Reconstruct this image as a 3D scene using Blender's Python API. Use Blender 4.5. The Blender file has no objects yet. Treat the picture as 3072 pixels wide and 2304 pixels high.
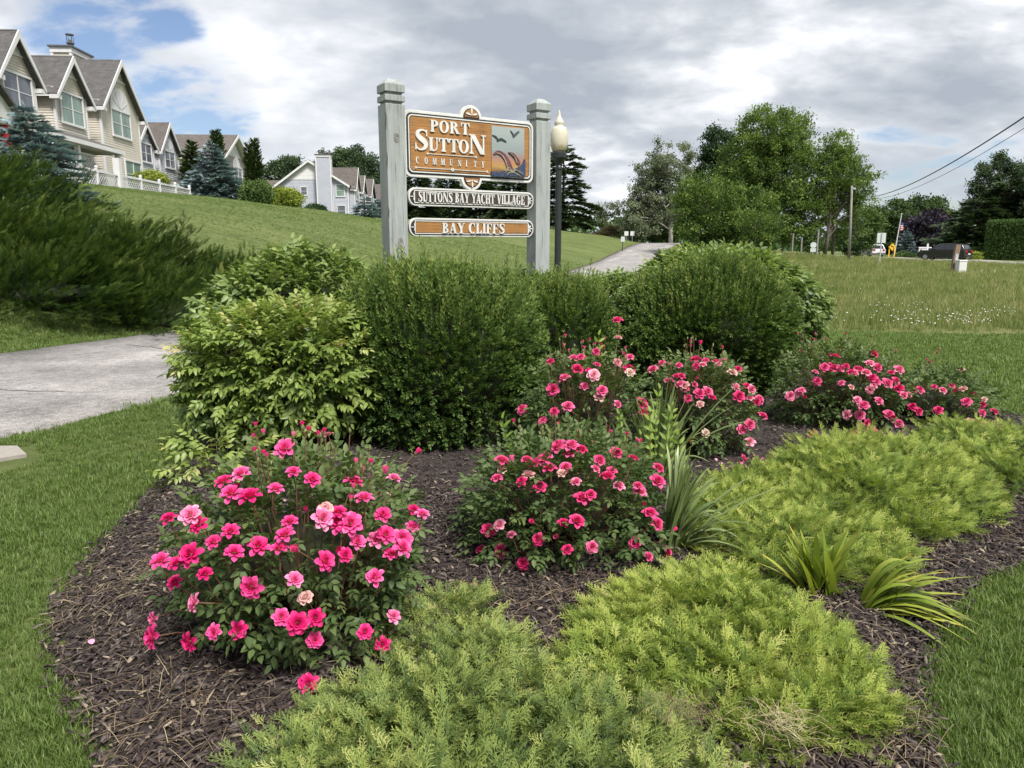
import bpy, math, random
import numpy as np
from mathutils import Vector, Matrix, Quaternion
R = math.radians
scene = bpy.context.scene
col = scene.collection
rng = np.random.default_rng(7)
random.seed(7)

# ------------------------------------------------------------------ camera, sky, sun
PITCH = math.atan(417 / 2200)
cam_d = bpy.data.cameras.new('camera')
cam_d.sensor_width = 36.0
cam_d.lens = 36.0 * 2200 / 3072
cam_d.clip_start = 0.05
cam_d.clip_end = 4000
cam = bpy.data.objects.new('camera', cam_d)
cam.location = (0, 0, 1.6)
cam.rotation_euler = (math.pi / 2 - PITCH, 0, 0)
col.objects.link(cam)
scene.camera = cam

SUN_EL, SUN_AZ = 56, 148          # azimuth from +Y towards +X
w = bpy.data.worlds.new('World')
scene.world = w
w.use_nodes = True
nt = w.node_tree
N, L = nt.nodes, nt.links
N.clear()
def nd(tree, t, **k):
    n = tree.nodes.new(t)
    for a, b in k.items():
        if a in ('operation', 'blend_type', 'data_type', 'noise_dimensions', 'interpolation_type', 'attribute_name',
                 'attribute_type', 'feature', 'vector_type', 'sky_type', 'sun_disc', 'sun_elevation', 'sun_rotation',
                 'clamp', 'component', 'rotation_type', 'domain', 'mode', 'transform_space', 'bands_direction', 'wave_type'):
            setattr(n, a, b)
        else:
            n.inputs[a.replace('_', ' ')].default_value = b
    return n
out = nd(nt, 'ShaderNodeOutputWorld')
bg = nd(nt, 'ShaderNodeBackground')
sky = nd(nt, 'ShaderNodeTexSky', sky_type='NISHITA', sun_disc=False, sun_elevation=R(SUN_EL), sun_rotation=R(SUN_AZ))
tc = nd(nt, 'ShaderNodeTexCoord')
sep = nd(nt, 'ShaderNodeSeparateXYZ')
L.new(tc.outputs['Generated'], sep.inputs[0])
def m(tree, op, a, b=None, c=None, clamp=False):
    n = tree.nodes.new('ShaderNodeMath'); n.operation = op; n.use_clamp = clamp
    for i, v in enumerate((a, b, c)):
        if v is None: continue
        if isinstance(v, (int, float)): n.inputs[i].default_value = v
        else: tree.links.new(v, n.inputs[i])
    return n.outputs[0]
def ramp(tree, fac, stops, interp='LINEAR'):
    n = tree.nodes.new('ShaderNodeValToRGB')
    n.color_ramp.interpolation = interp
    e = n.color_ramp.elements
    while len(e) > len(stops): e.remove(e[-1])
    while len(e) < len(stops): e.new(0.5)
    for i, (p, c) in enumerate(stops):
        e[i].position = p
        e[i].color = (c[0], c[1], c[2], 1) if hasattr(c, '__len__') else (c, c, c, 1)
    if fac is not None: tree.links.new(fac, n.inputs[0])
    return n.outputs[0]
def mixc(tree, fac, a, b, bt='MIX'):
    n = tree.nodes.new('ShaderNodeMix'); n.data_type = 'RGBA'; n.blend_type = bt
    for sock, v in ((n.inputs['Factor'], fac), (n.inputs[6], a), (n.inputs[7], b)):
        if isinstance(v, (int, float)): sock.default_value = v
        elif hasattr(v, '__len__'): sock.default_value = (v[0], v[1], v[2], 1)
        else: tree.links.new(v, sock)
    return n.outputs[2]
def noise(tree, vec, scale, detail=4, rough=0.55, dist=0.0):
    n = tree.nodes.new('ShaderNodeTexNoise')
    n.inputs['Scale'].default_value = scale; n.inputs['Detail'].default_value = detail
    n.inputs['Roughness'].default_value = rough; n.inputs['Distortion'].default_value = dist
    if vec is not None: tree.links.new(vec, n.inputs['Vector'])
    return n.outputs['Fac']
# clouds lie in a layer overhead: project the direction on to a plane
zc = m(nt, 'MAXIMUM', sep.outputs[2], 0.0)
den = m(nt, 'ADD', zc, 0.30)
px_ = m(nt, 'DIVIDE', sep.outputs[0], den)
py_ = m(nt, 'DIVIDE', sep.outputs[1], den)
cmb = nd(nt, 'ShaderNodeCombineXYZ')
L.new(px_, cmb.inputs[0]); L.new(py_, cmb.inputs[1])
mp = nd(nt, 'ShaderNodeMapping'); mp.inputs['Location'].default_value = (3.1, 1.7, 0.4)
mp.inputs['Scale'].default_value = (1.0, 1.25, 1)
L.new(cmb.outputs[0], mp.inputs[0])
n_big = noise(nt, mp.outputs[0], 1.3, 5, 0.5, 0.2)
n_mid = noise(nt, mp.outputs[0], 3.4, 6, 0.5, 0.3)
n_fine = noise(nt, mp.outputs[0], 8.0, 7, 0.55, 0.2)
dark = m(nt, 'ADD', m(nt, 'MULTIPLY', n_big, 0.46), m(nt, 'ADD', m(nt, 'MULTIPLY', n_mid, 0.40), m(nt, 'MULTIPLY', n_fine, 0.20)))
ccol = ramp(nt, dark, [(0.42, (0.60, 0.61, 0.63)), (0.475, (0.44, 0.455, 0.48)), (0.54, (0.315, 0.335, 0.365)), (0.63, (0.225, 0.250, 0.288))])
# openings of blue between the clouds, where the photograph shows them
def lobe(dx, dy, dz, r0, r1):
    v = Vector((dx, dy, dz)).normalized()
    d = nt.nodes.new('ShaderNodeVectorMath'); d.operation = 'DOT_PRODUCT'
    nrm = nt.nodes.new('ShaderNodeVectorMath'); nrm.operation = 'NORMALIZE'
    L.new(tc.outputs['Generated'], nrm.inputs[0])
    L.new(nrm.outputs[0], d.inputs[0]); d.inputs[1].default_value = v
    mr = nt.nodes.new('ShaderNodeMapRange'); mr.interpolation_type = 'SMOOTHSTEP'
    L.new(d.outputs['Value'], mr.inputs[0])
    mr.inputs[1].default_value = math.cos(R(r1)); mr.inputs[2].default_value = math.cos(R(r0))
    mr.inputs[3].default_value = 0; mr.inputs[4].default_value = 1
    return mr.outputs[0]
def pdir(x, y):
    u, v = (x - 1536) / 2200, (1152 - y) / 2200
    c, s = math.cos(PITCH), math.sin(PITCH)
    return (u, c + v * s, -s + v * c)
open1 = lobe(*pdir(330, 30), 1, 7.5)
open2 = lobe(*pdir(520, 370), 1, 8)
open3 = lobe(*pdir(2850, 540), 1, 9)
opens = m(nt, 'MAXIMUM', m(nt, 'MAXIMUM', open1, open2), m(nt, 'MULTIPLY', open3, 0.62))
gap = m(nt, 'ADD', m(nt, 'MULTIPLY', opens, 0.34), m(nt, 'SUBTRACT', 0.5, m(nt, 'ADD', m(nt, 'MULTIPLY', n_mid, 0.6), m(nt, 'MULTIPLY', n_fine, 0.4))))
gapm = ramp(nt, gap, [(0.19, 0.0), (0.36, 1.0)], 'EASE')
bright = m(nt, 'MAXIMUM', lobe(*pdir(640, 330), 2, 17), m(nt, 'MULTIPLY', lobe(*pdir(2900, 560), 1, 9), 0.0))
ccol2 = mixc(nt, m(nt, 'MULTIPLY', bright, 0.55), ccol, mixc(nt, n_fine, (0.62, 0.63, 0.65), (0.36, 0.38, 0.415)))
low = ramp(nt, zc, [(0.0, 0.5), (0.16, 0.0)])
ccol3 = mixc(nt, low, ccol2, (0.38, 0.405, 0.44))
skyd = mixc(nt, 1.0, sky.outputs[0], (0.064, 0.064, 0.070), 'MULTIPLY')
fin = mixc(nt, gapm, ccol3, skyd)
L.new(fin, bg.inputs['Color'])
bg.inputs['Strength'].default_value = 1.0
L.new(bg.outputs[0], out.inputs['Surface'])

sun_d = bpy.data.lights.new('sun', 'SUN')
sun_d.energy = 3.3
sun_d.angle = R(14)
sun_d.color = (1.0, 0.96, 0.90)
sun = bpy.data.objects.new('sun', sun_d)
az, el = R(SUN_AZ), R(SUN_EL)
dvec = Vector((math.sin(az) * math.cos(el), math.cos(az) * math.cos(el), math.sin(el)))
sun.rotation_euler = dvec.to_track_quat('Z', 'Y').to_euler()
sun.location = (0, 0, 60)
col.objects.link(sun)
scene.view_settings.view_transform = 'Standard'
scene.view_settings.look = 'None'
scene.view_settings.exposure = 1.0
scene.view_settings.gamma = 1.0
scene.view_settings.use_curve_mapping = False
scene.cycles.max_bounces = 8
scene.cycles.transparent_max_bounces = 8

# ------------------------------------------------------------------ helpers
def tag(o, label=None, cat=None, group=None, kind=None):
    if label: o['label'] = label
    if cat: o['category'] = cat
    if group: o['group'] = group
    if kind: o['kind'] = kind
    return o
def empty(name, loc=(0, 0, 0), rz=0):
    o = bpy.data.objects.new(name, None)
    o.empty_display_size = 0.2
    o.location = loc; o.rotation_euler = (0, 0, rz)
    col.objects.link(o)
    return o
def link_mesh(name, me, parent=None, mtx=None):
    o = bpy.data.objects.new(name, me)
    col.objects.link(o)
    if parent: o.parent = parent
    if mtx is not None: o.matrix_basis = mtx
    return o
def np_mesh(name, V, F, mat, var=None, smooth=False):
    """V (n,3), F (m,k) -> mesh data"""
    V = np.ascontiguousarray(V, dtype=np.float32); F = np.ascontiguousarray(F, dtype=np.int32)
    me = bpy.data.meshes.new(name)
    k = F.shape[1]
    me.vertices.add(len(V)); me.vertices.foreach_set('co', V.ravel())
    me.loops.add(F.size); me.loops.foreach_set('vertex_index', F.ravel())
    me.polygons.add(len(F))
    me.polygons.foreach_set('loop_start', np.arange(0, F.size, k, dtype=np.int32))
    me.polygons.foreach_set('loop_total', np.full(len(F), k, dtype=np.int32))
    if smooth: me.polygons.foreach_set('use_smooth', np.ones(len(F), dtype=bool))
    if var is not None:
        a = me.attributes.new('var', 'FLOAT', 'POINT')
        a.data.foreach_set('value', np.ascontiguousarray(var, dtype=np.float32))
    me.materials.append(mat)
    me.update(calc_edges=True)
    return me
class MB:
    """collects shapes into one mesh"""
    def __init__(s): s.v = []; s.f = []
    def add(s, vs, fs):
        b = len(s.v)
        s.v += [tuple(v) for v in vs]; s.f += [tuple(i + b for i in f) for f in fs]
        return s
    def box(s, x0, y0, z0, x1, y1, z1, M=None):
        vs = [Vector(p) for p in ((x0,y0,z0),(x1,y0,z0),(x1,y1,z0),(x0,y1,z0),(x0,y0,z1),(x1,y0,z1),(x1,y1,z1),(x0,y1,z1))]
        if M is not None: vs = [M @ v for v in vs]
        return s.add(vs, [(0,3,2,1),(4,5,6,7),(0,1,5,4),(1,2,6,5),(2,3,7,6),(3,0,4,7)])
    def prism(s, pts, a, b, fn):
        """pts 2-D outline, fn(x,y,d)->3-D; depths a (back) and b (front)"""
        n = len(pts)
        vs = [fn(x, y, a) for x, y in pts] + [fn(x, y, b) for x, y in pts]
        return s.add(vs, [tuple(range(n))[::-1], tuple(range(n, 2*n))] + [(i, (i+1) % n, (i+1) % n + n, i + n) for i in range(n)])
    def strip(s, A, B, a, b, fn, closed=False):
        n = len(A)
        vs = []
        for d in (a, b):
            vs += [fn(x, y, d) for x, y in A] + [fn(x, y, d) for x, y in B]
        fs = []
        for i in range(n if closed else n - 1):
            j = (i + 1) % n
            fs += [(i, j, n+j, n+i), (2*n+i, 3*n+i, 3*n+j, 2*n+j), (i, 2*n+i, 2*n+j, j), (n+i, n+j, 3*n+j, 3*n+i)]
        if not closed:
            fs += [(0, n, 3*n, 2*n), (n-1, 3*n-1, 4*n-1, 2*n-1)]
        return s.add(vs, fs)
    def tube(s, pts, rad, n=8, cap=True):
        pts = [Vector(p) for p in pts]
        if not hasattr(rad, '__len__'): rad = [rad] * len(pts)
        b = len(s.v); up = None
        for i, p in enumerate(pts):
            t = (pts[min(i+1, len(pts)-1)] - pts[max(i-1, 0)]).normalized()
            if up is None:
                up = t.orthogonal().normalized()
            side = t.cross(up)
            if side.length < 1e-5: side = t.orthogonal()
            side.normalize(); up = side.cross(t).normalized()
            for k in range(n):
                a = 2*math.pi*k/n
                s.v.append(tuple(p + (side*math.cos(a) + up*math.sin(a)) * rad[i]))
        for i in range(len(pts)-1):
            for k in range(n):
                s.f.append((b+i*n+k, b+i*n+(k+1) % n, b+(i+1)*n+(k+1) % n, b+(i+1)*n+k))
        if cap:
            s.f.append(tuple(b+k for k in range(n))[::-1]); s.f.append(tuple(b+(len(pts)-1)*n+k for k in range(n)))
        return s
    def lathe(s, prof, n=20, c=(0, 0, 0)):
        b = len(s.v)
        for r, z in prof:
            for k in range(n):
                a = 2*math.pi*k/n
                s.v.append((c[0]+r*math.cos(a), c[1]+r*math.sin(a), c[2]+z))
        for i in range(len(prof)-1):
            for k in range(n):
                s.f.append((b+i*n+k, b+i*n+(k+1) % n, b+(i+1)*n+(k+1) % n, b+(i+1)*n+k))
        s.f.append(tuple(b+k for k in range(n))[::-1]); s.f.append(tuple(b+(len(prof)-1)*n+k for k in range(n)))
        return s
    def data(s, name, mat, smooth=False):
        me = bpy.data.meshes.new(name)
        me.from_pydata(s.v, [], s.f); me.materials.append(mat)
        if smooth: me.polygons.foreach_set('use_smooth', np.ones(len(me.polygons), dtype=bool))
        me.update()
        return me
    def build(s, name, mat, parent=None, smooth=False, bevel=0, kind=None):
        o = link_mesh(name, s.data(name, mat, smooth), parent)
        if bevel:
            b = o.modifiers.new('bevel', 'BEVEL'); b.width = bevel; b.segments = 2; b.limit_method = 'ANGLE'
        if kind: o['kind'] = kind
        return o

# ---- materials
def mat_new(name):
    mt = bpy.data.materials.new(name); mt.use_nodes = True
    t = mt.node_tree; t.nodes.clear()
    o = t.nodes.new('ShaderNodeOutputMaterial')
    p = t.nodes.new('ShaderNodeBsdfPrincipled')
    t.links.new(p.outputs[0], o.inputs['Surface'])
    return mt, t, p, o
def bump(t, p, h, dist=0.01, strength=0.5):
    b = t.nodes.new('ShaderNodeBump'); b.inputs['Distance'].default_value = dist; b.inputs['Strength'].default_value = strength
    t.links.new(h, b.inputs['Height']); t.links.new(b.outputs[0], p.inputs['Normal'])
def obj_co(t, scale=(1, 1, 1), rot=(0, 0, 0)):
    c = t.nodes.new('ShaderNodeTexCoord'); mpn = t.nodes.new('ShaderNodeMapping')
    mpn.inputs['Scale'].default_value = scale; mpn.inputs['Rotation'].default_value = rot
    t.links.new(c.outputs['Object'], mpn.inputs[0])
    return mpn.outputs[0]
def simple(name, c, rough=0.6, var=0.15, scale=6, bmp=0.0, spec=0.4, metal=0.0, stretch=(1, 1, 1)):
    mt, t, p, o = mat_new(name)
    co = obj_co(t, stretch)
    f = noise(t, co, scale, 5, 0.6)
    c = Vector(c)
    cc = ramp(t, f, [(0.3, c * (1 - var)), (0.7, c * (1 + var))])
    t.links.new(cc, p.inputs['Base Color'])
    p.inputs['Roughness'].default_value = rough; p.inputs['Metallic'].default_value = metal
    p.inputs['Specular IOR Level'].default_value = spec
    if bmp: bump(t, p, f, bmp, 0.6)
    return mt
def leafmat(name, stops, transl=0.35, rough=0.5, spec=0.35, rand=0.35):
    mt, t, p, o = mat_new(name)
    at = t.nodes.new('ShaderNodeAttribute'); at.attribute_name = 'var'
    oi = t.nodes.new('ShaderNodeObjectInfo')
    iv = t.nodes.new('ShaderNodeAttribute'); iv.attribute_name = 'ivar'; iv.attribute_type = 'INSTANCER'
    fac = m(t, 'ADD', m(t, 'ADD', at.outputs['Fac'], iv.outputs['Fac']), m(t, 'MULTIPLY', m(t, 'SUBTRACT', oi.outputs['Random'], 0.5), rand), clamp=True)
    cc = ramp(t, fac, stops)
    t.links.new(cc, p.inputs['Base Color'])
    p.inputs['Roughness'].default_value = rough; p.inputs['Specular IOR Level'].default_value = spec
    tr = t.nodes.new('ShaderNodeBsdfTranslucent')
    warm = mixc(t, 1.0, cc, (1.15, 1.25, 0.7), 'MULTIPLY')
    t.links.new(warm, tr.inputs[0])
    mx = t.nodes.new('ShaderNodeMixShader'); mx.inputs[0].default_value = transl
    t.links.new(p.outputs[0], mx.inputs[1]); t.links.new(tr.outputs[0], mx.inputs[2])
    t.links.new(mx.outputs[0], o.inputs['Surface'])
    return mt

# ---- templates (arrays) and numpy baking
def T_join(parts):
    V, F, A = [], [], []; b = 0
    for v, f, a in parts:
        V.append(v); F.append(f + b); A.append(a); b += len(v)
    return np.vstack(V), np.vstack(F), np.concatenate(A)
def T_leaf(Ln, W, fold=0.12, curl=0.15, var=0.0, seg=2):
    if seg == 1:
        v = np.array([(0,0,0),(Ln*.45,W/2,fold*W),(Ln,0,-curl*Ln*.6),(Ln*.45,-W/2,fold*W)])
        f = np.array([(0,2,1),(0,3,2)])
    else:
        v = np.array([(0,0,0),(Ln*.3,W*.46,fold*W),(Ln*.33,0,0),(Ln*.3,-W*.46,fold*W),(Ln*.68,W*.36,fold*W*.8-curl*Ln*.35),(Ln*.7,0,-curl*Ln*.35-.03*Ln),(Ln*.68,-W*.36,fold*W*.8-curl*Ln*.35),(Ln,0,-curl*Ln)])
        f = np.array([(0,2,1),(0,3,2),(1,2,5),(1,5,4),(2,3,6),(2,6,5),(4,5,7),(5,6,7)])
    return v, f, np.full(len(v), var)
def rotm(rx, ry, rz):
    cx, sx, cy, sy, cz, sz = math.cos(rx), math.sin(rx), math.cos(ry), math.sin(ry), math.cos(rz), math.sin(rz)
    X = np.array([[1,0,0],[0,cx,-sx],[0,sx,cx]]); Y = np.array([[cy,0,sy],[0,1,0],[-sy,0,cy]]); Z = np.array([[cz,-sz,0],[sz,cz,0],[0,0,1]])
    return Z @ Y @ X
def T_place(T, M, p, dv=0.0):
    v, f, a = T
    return v @ np.asarray(M).T + np.asarray(p), f, a + dv
def norm(a): return a / np.maximum(np.linalg.norm(a, axis=-1, keepdims=True), 1e-9)
def frames(d, up=None, roll=0.0):
    """rotation matrices whose X axis is d, Z axis near up; roll in radians (array or number)"""
    d = norm(d); n = len(d)
    if up is None: up = np.tile([0, 0, 1.0], (n, 1))
    up = up + rng.normal(0, 1e-3, up.shape)
    y = norm(np.cross(up, d)); z = np.cross(d, y)
    r = np.broadcast_to(np.asarray(roll, dtype=float), (n,))[:, None]
    y2 = y * np.cos(r) + z * np.sin(r); z2 = -y * np.sin(r) + z * np.cos(r)
    return np.stack([d, y2, z2], axis=2)
def bake(T, M, P, S, var):
    v, f, a = T
    n = len(P)
    V = np.einsum('nij,kj->nki', M * np.asarray(S).reshape(-1, 1, 1), v) + P[:, None, :]
    F = f[None] + (np.arange(n) * len(v))[:, None, None]
    A = a[None, :] + np.asarray(var).reshape(-1, 1)
    return V.reshape(-1, 3), F.reshape(-1, f.shape[1]), A.ravel()
def bake_many(Ts, M, P, S, var):
    n = len(P); pick = rng.integers(0, len(Ts), n); res = []
    for i, T in enumerate(Ts):
        k = pick == i
        if k.any(): res.append(bake(T, M[k], P[k], S[k], var[k]))
    return T_join(res)
def foliage(name, Tm, mat, parent, kind='stuff'):
    o = link_mesh(name, np_mesh(name, Tm[0], Tm[1], mat, Tm[2]), parent)
    if kind: o['kind'] = kind
    return o
def parts_from(name, Ts, mat, parent, M, P, S):
    """each one an object of its own, sharing mesh data"""
    mes = [np_mesh(name, t[0], t[1], mat, t[2]) for t in Ts]
    for i in range(len(P)):
        o = bpy.data.objects.new(name, mes[i % len(mes)])
        mt = Matrix([[*(M[i][r] * S[i]), P[i][r]] for r in range(3)] + [[0, 0, 0, 1]])
        o.matrix_basis = mt; o.parent = parent
        col.objects.link(o)
class Lump:
    """an uneven unit radius in every direction"""
    def __init__(s, n=26, amp=0.13, w=0.12, squeeze=1.0):
        s.c = norm(rng.normal(0, 1, (n, 3))); s.a = rng.uniform(-amp, amp, n); s.w = w
    def __call__(s, d):
        return 1 + np.sum(s.a[None] * np.exp(-(1 - d @ s.c.T) / s.w), axis=1)
def gn_scatter(name, P, rot, scl, variants, vi, parent=None, ivar=None):
    """one stuff object: template tufts instanced on its points"""
    me = bpy.data.meshes.new(name)
    me.vertices.add(len(P)); me.vertices.foreach_set('co', np.ascontiguousarray(P, dtype=np.float32).ravel())
    a = me.attributes.new('rot', 'FLOAT_VECTOR', 'POINT'); a.data.foreach_set('vector', np.ascontiguousarray(rot, dtype=np.float32).ravel())
    a = me.attributes.new('scl', 'FLOAT', 'POINT'); a.data.foreach_set('value', np.ascontiguousarray(scl, dtype=np.float32))
    a = me.attributes.new('idx', 'INT', 'POINT'); a.data.foreach_set('value', np.ascontiguousarray(vi, dtype=np.int32))
    if ivar is not None:
        a = me.attributes.new('ivar', 'FLOAT', 'POINT'); a.data.foreach_set('value', np.ascontiguousarray(ivar, dtype=np.float32))
    me.update()
    o = link_mesh(name, me, parent); o['kind'] = 'stuff'
    g = bpy.data.node_groups.new(name + '_scatter', 'GeometryNodeTree')
    g.interface.new_socket('Geometry', in_out='INPUT', socket_type='NodeSocketGeometry')
    g.interface.new_socket('Geometry', in_out='OUTPUT', socket_type='NodeSocketGeometry')
    gi = g.nodes.new('NodeGroupInput'); go = g.nodes.new('NodeGroupOutput'); jn = g.nodes.new('GeometryNodeJoinGeometry')
    def attr(nm, dt):
        n = g.nodes.new('GeometryNodeInputNamedAttribute'); n.data_type = dt; n.inputs['Name'].default_value = nm
        return n.outputs['Attribute']
    ra, sa, ia = attr('rot', 'FLOAT_VECTOR'), attr('scl', 'FLOAT'), attr('idx', 'INT')
    for k, src in enumerate(variants):
        oi = g.nodes.new('GeometryNodeObjectInfo'); oi.inputs['Object'].default_value = src; oi.inputs['As Instance'].default_value = False
        ip = g.nodes.new('GeometryNodeInstanceOnPoints')
        cp = g.nodes.new('FunctionNodeCompare'); cp.data_type = 'INT'; cp.operation = 'EQUAL'
        g.links.new(ia, cp.inputs[2]); cp.inputs[3].default_value = k
        g.links.new(gi.outputs[0], ip.inputs['Points']); g.links.new(cp.outputs[0], ip.inputs['Selection'])
        g.links.new(oi.outputs['Geometry'], ip.inputs['Instance'])
        g.links.new(ra, ip.inputs['Rotation']); g.links.new(sa, ip.inputs['Scale'])
        g.links.new(ip.outputs[0], jn.inputs[0])
    g.links.new(jn.outputs[0], go.inputs[0])
    md = o.modifiers.new('scatter', 'NODES'); md.node_group = g
    return o
TCACHE = {}
def gfol(name, Ts, M, P, S, var, mat, parent):
    """the countless leaves of one plant: one stuff part, sprays instanced on its points"""
    key = (id(Ts), mat.name)
    if key not in TCACHE: TCACHE[key] = ([template_obj('leaf_cluster', T, mat) for T in Ts], Ts)
    e = np.stack([np.arctan2(M[:, 2, 1], M[:, 2, 2]), np.arcsin(np.clip(-M[:, 2, 0], -1, 1)), np.arctan2(M[:, 1, 0], M[:, 0, 0])], 1)
    return gn_scatter(name, P, e, np.asarray(S)*np.ones(len(P)), TCACHE[key][0], rng.integers(0, len(Ts), len(P)), parent, np.asarray(var)*np.ones(len(P)))
def template_obj(name, T, mat):
    return bpy.data.objects.new(name, np_mesh(name, T[0], T[1], mat, T[2]))   # not linked: only a source

# ------------------------------------------------------------------ the lie of the land
ROAD = np.array([(-13,-9),(-10.4,-3),(-8.3,3),(-6.3,7.5),(-4.4,12),(-1.8,18),(1.9,27),(5.3,42),(8.0,56),(10.6,69),(14.2,82),(18.9,97),(22.5,108),(25,122),(24,150),(20,190)], dtype=float)
def catmull(P, k=8):
    P = np.asarray(P, float); Q = np.vstack([2*P[0]-P[1], P, 2*P[-1]-P[-2]]); o = []
    for i in range(1, len(Q)-2):
        for t in np.linspace(0, 1, k, endpoint=False):
            a, b, c, d = Q[i-1], Q[i], Q[i+1], Q[i+2]
            o.append(.5*((2*b)+(-a+c)*t+(2*a-5*b+4*c-d)*t*t+(-a+3*b-3*c+d)*t**3))
    o.append(P[-1])
    return np.array(o)
RC = catmull(ROAD, 8)
ROAD_W = 2.45
def road_sd(x, y):
    """signed distance from the drive's centre line, left positive"""
    x = np.asarray(x, float); y = np.asarray(y, float); sh = x.shape
    p = np.stack([x.ravel(), y.ravel()], 1)
    best = np.full(len(p), 1e9); sg = np.zeros(len(p))
    for i in range(len(RC)-1):
        a, b = RC[i], RC[i+1]; ab = b - a
        t = np.clip(((p - a) @ ab) / (ab @ ab), 0, 1)
        q = a + t[:, None] * ab; dv = p - q; d = np.hypot(dv[:, 0], dv[:, 1])
        k = d < best
        best[k] = d[k]; sg[k] = np.sign(ab[0]*dv[k, 1] - ab[1]*dv[k, 0])
    return (best * sg).reshape(sh)
def sstep(a, b, x): t = np.clip((x-a)/(b-a), 0, 1); return t*t*(3-2*t)
def Hn(x, y):
    x = np.asarray(x, float); y = np.asarray(y, float)
    s = road_sd(x, y) - ROAD_W
    base = 1.85 * sstep(64, 104, y) * (1 - sstep(24, 42, x))
    Pk = 6.5 + (3.9 - 6.5) * sstep(48, 105, y)
    Pk = Pk * (1 - 0.45 * sstep(112, 170, y)) * sstep(-6, 8, y)
    sp = np.maximum(s - 0.25, 0); sp = sp*sp/(sp+0.8)
    hill = Pk * (1 - np.exp(-sp / 18.0))
    und = 0.05*np.sin(x*.7+1.3)*np.sin(y*.45) * sstep(2.6, 7, np.abs(s + ROAD_W)) * sstep(10, 20, y)
    return base + hill + und
def H(x, y): return float(Hn(np.array([x]), np.array([y]))[0])
def bx(px, Y): return (px - 1536) / 2200 * Y * 0.9826
def zy(py, Y): return 1.6 + (735 - py) / 2200 * Y * 0.9655

# bed outline on the ground, clockwise from the back left
BED = np.array([(-2.5,5.6),(-2.42,4.9),(-2.3,4.2),(-2.2,3.65),(-2.1,3.25),(-2.0,2.95),(-1.75,2.56),(-1.42,2.2),(-1.15,1.85),(-.8,1.5),(-.2,1.25),(.5,1.2),(1.1,1.4),(1.29,1.75),(1.34,2.05),(1.46,2.37),(1.62,2.62),(1.84,2.88),(2.17,3.23),(2.64,3.52),(3.3,3.9),(4.2,4.4),(4.9,5.2),(5.0,6.2),(4.6,7.2),(4.1,8.4),(3.6,9.8),(2.2,10.4),(0.8,9.6),(-.6,9.2),(-2.2,8.6),(-3.0,7.6),(-2.9,6.5)])
def in_poly(P, poly):
    x, y = P[:, 0], P[:, 1]; n = len(poly); r = np.zeros(len(P), bool); j = n-1
    for i in range(n):
        xi, yi = poly[i]; xj, yj = poly[j]
        c = ((yi > y) != (yj > y)) & (x < (xj-xi)*(y-yi)/(yj-yi+1e-12)+xi)
        r ^= c; j = i
    return r
BEDS = catmull(np.vstack([BED, BED[:1]]), 5)[:-1]

# ground material: mown lawn near, rougher tan-green meadow beyond
def ground_mat():
    mt, t, p, o = mat_new('lawn_turf')
    g = t.nodes.new('ShaderNodeNewGeometry')
    pos = g.outputs['Position']
    n1 = noise(t, pos, 0.35, 5, 0.6); n2 = noise(t, pos, 3.0, 5, 0.65); n3 = noise(t, pos, 40, 4, 0.7)
    mpn = t.nodes.new('ShaderNodeMapping'); mpn.inputs['Scale'].default_value = (0.5, 3.0, 1); mpn.inputs['Rotation'].default_value = (0, 0, R(35))
    t.links.new(pos, mpn.inputs[0])
    n4 = noise(t, mpn.outputs[0], 0.8, 4, 0.6)
    f = m(t, 'ADD', m(t, 'MULTIPLY', n1, 0.28), m(t, 'ADD', m(t, 'MULTIPLY', n2, 0.26), m(t, 'ADD', m(t, 'MULTIPLY', n3, 0.16), m(t, 'MULTIPLY', n4, 0.30))))
    lawn = ramp(t, f, [(0.38, (0.060, 0.080, 0.020)), (0.48, (0.095, 0.125, 0.034)), (0.55, (0.130, 0.158, 0.048)), (0.64, (0.19, 0.17, 0.08))])
    mead = ramp(t, f, [(0.38, (0.085, 0.105, 0.03)), (0.5, (0.15, 0.165, 0.055)), (0.62, (0.24, 0.21, 0.095))])
    at = t.nodes.new('ShaderNodeAttribute'); at.attribute_name = 'var'
    cc = mixc(t, at.outputs['Fac'], lawn, mead)
    t.links.new(cc, p.inputs['Base Color']); p.inputs['Roughness'].default_value = 0.8; p.inputs['Specular IOR Level'].default_value = 0.2
    bump(t, p, m(t, 'ADD', n3, m(t, 'MULTIPLY', n2, 0.5)), 0.06, 0.8)
    return mt
def axis(a, b, fine0, fine1, step, grow):
    v = list(np.arange(fine0, fine1 + 1e-6, step)); s = step; x = fine1
    while x < b: s *= grow; x += s; v.append(x)
    s = step; x = fine0
    while x > a: s *= grow; x -= s; v.insert(0, x)
    return np.array(v)
gx = axis(-900, 900, -16, 20, 0.5, 1.06); gy = axis(-300, 1500, -4, 34, 0.5, 1.035)
GX, GY = np.meshgrid(gx, gy); GZ = Hn(GX, GY)
def meadow_mask(x, y):
    s = road_sd(x, y)
    return sstep(13.1, 13.6, y + 0.25*np.sin(x*.8)) * sstep(3.0, 4.2, -s) * (1 - sstep(39.5, 40.2, x))
nx, ny = len(gx), len(gy)
idx = np.arange(nx*ny).reshape(ny, nx)
FQ = np.stack([idx[:-1, :-1], idx[:-1, 1:], idx[1:, 1:], idx[1:, :-1]], -1).reshape(-1, 4)
MMv = meadow_mask(GX, GY)
gme = np_mesh('ground', np.stack([GX, GY, GZ], -1).reshape(-1, 3), FQ, ground_mat(), MMv.ravel(), smooth=True)
tag(link_mesh('ground', gme), kind='structure')

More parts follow.
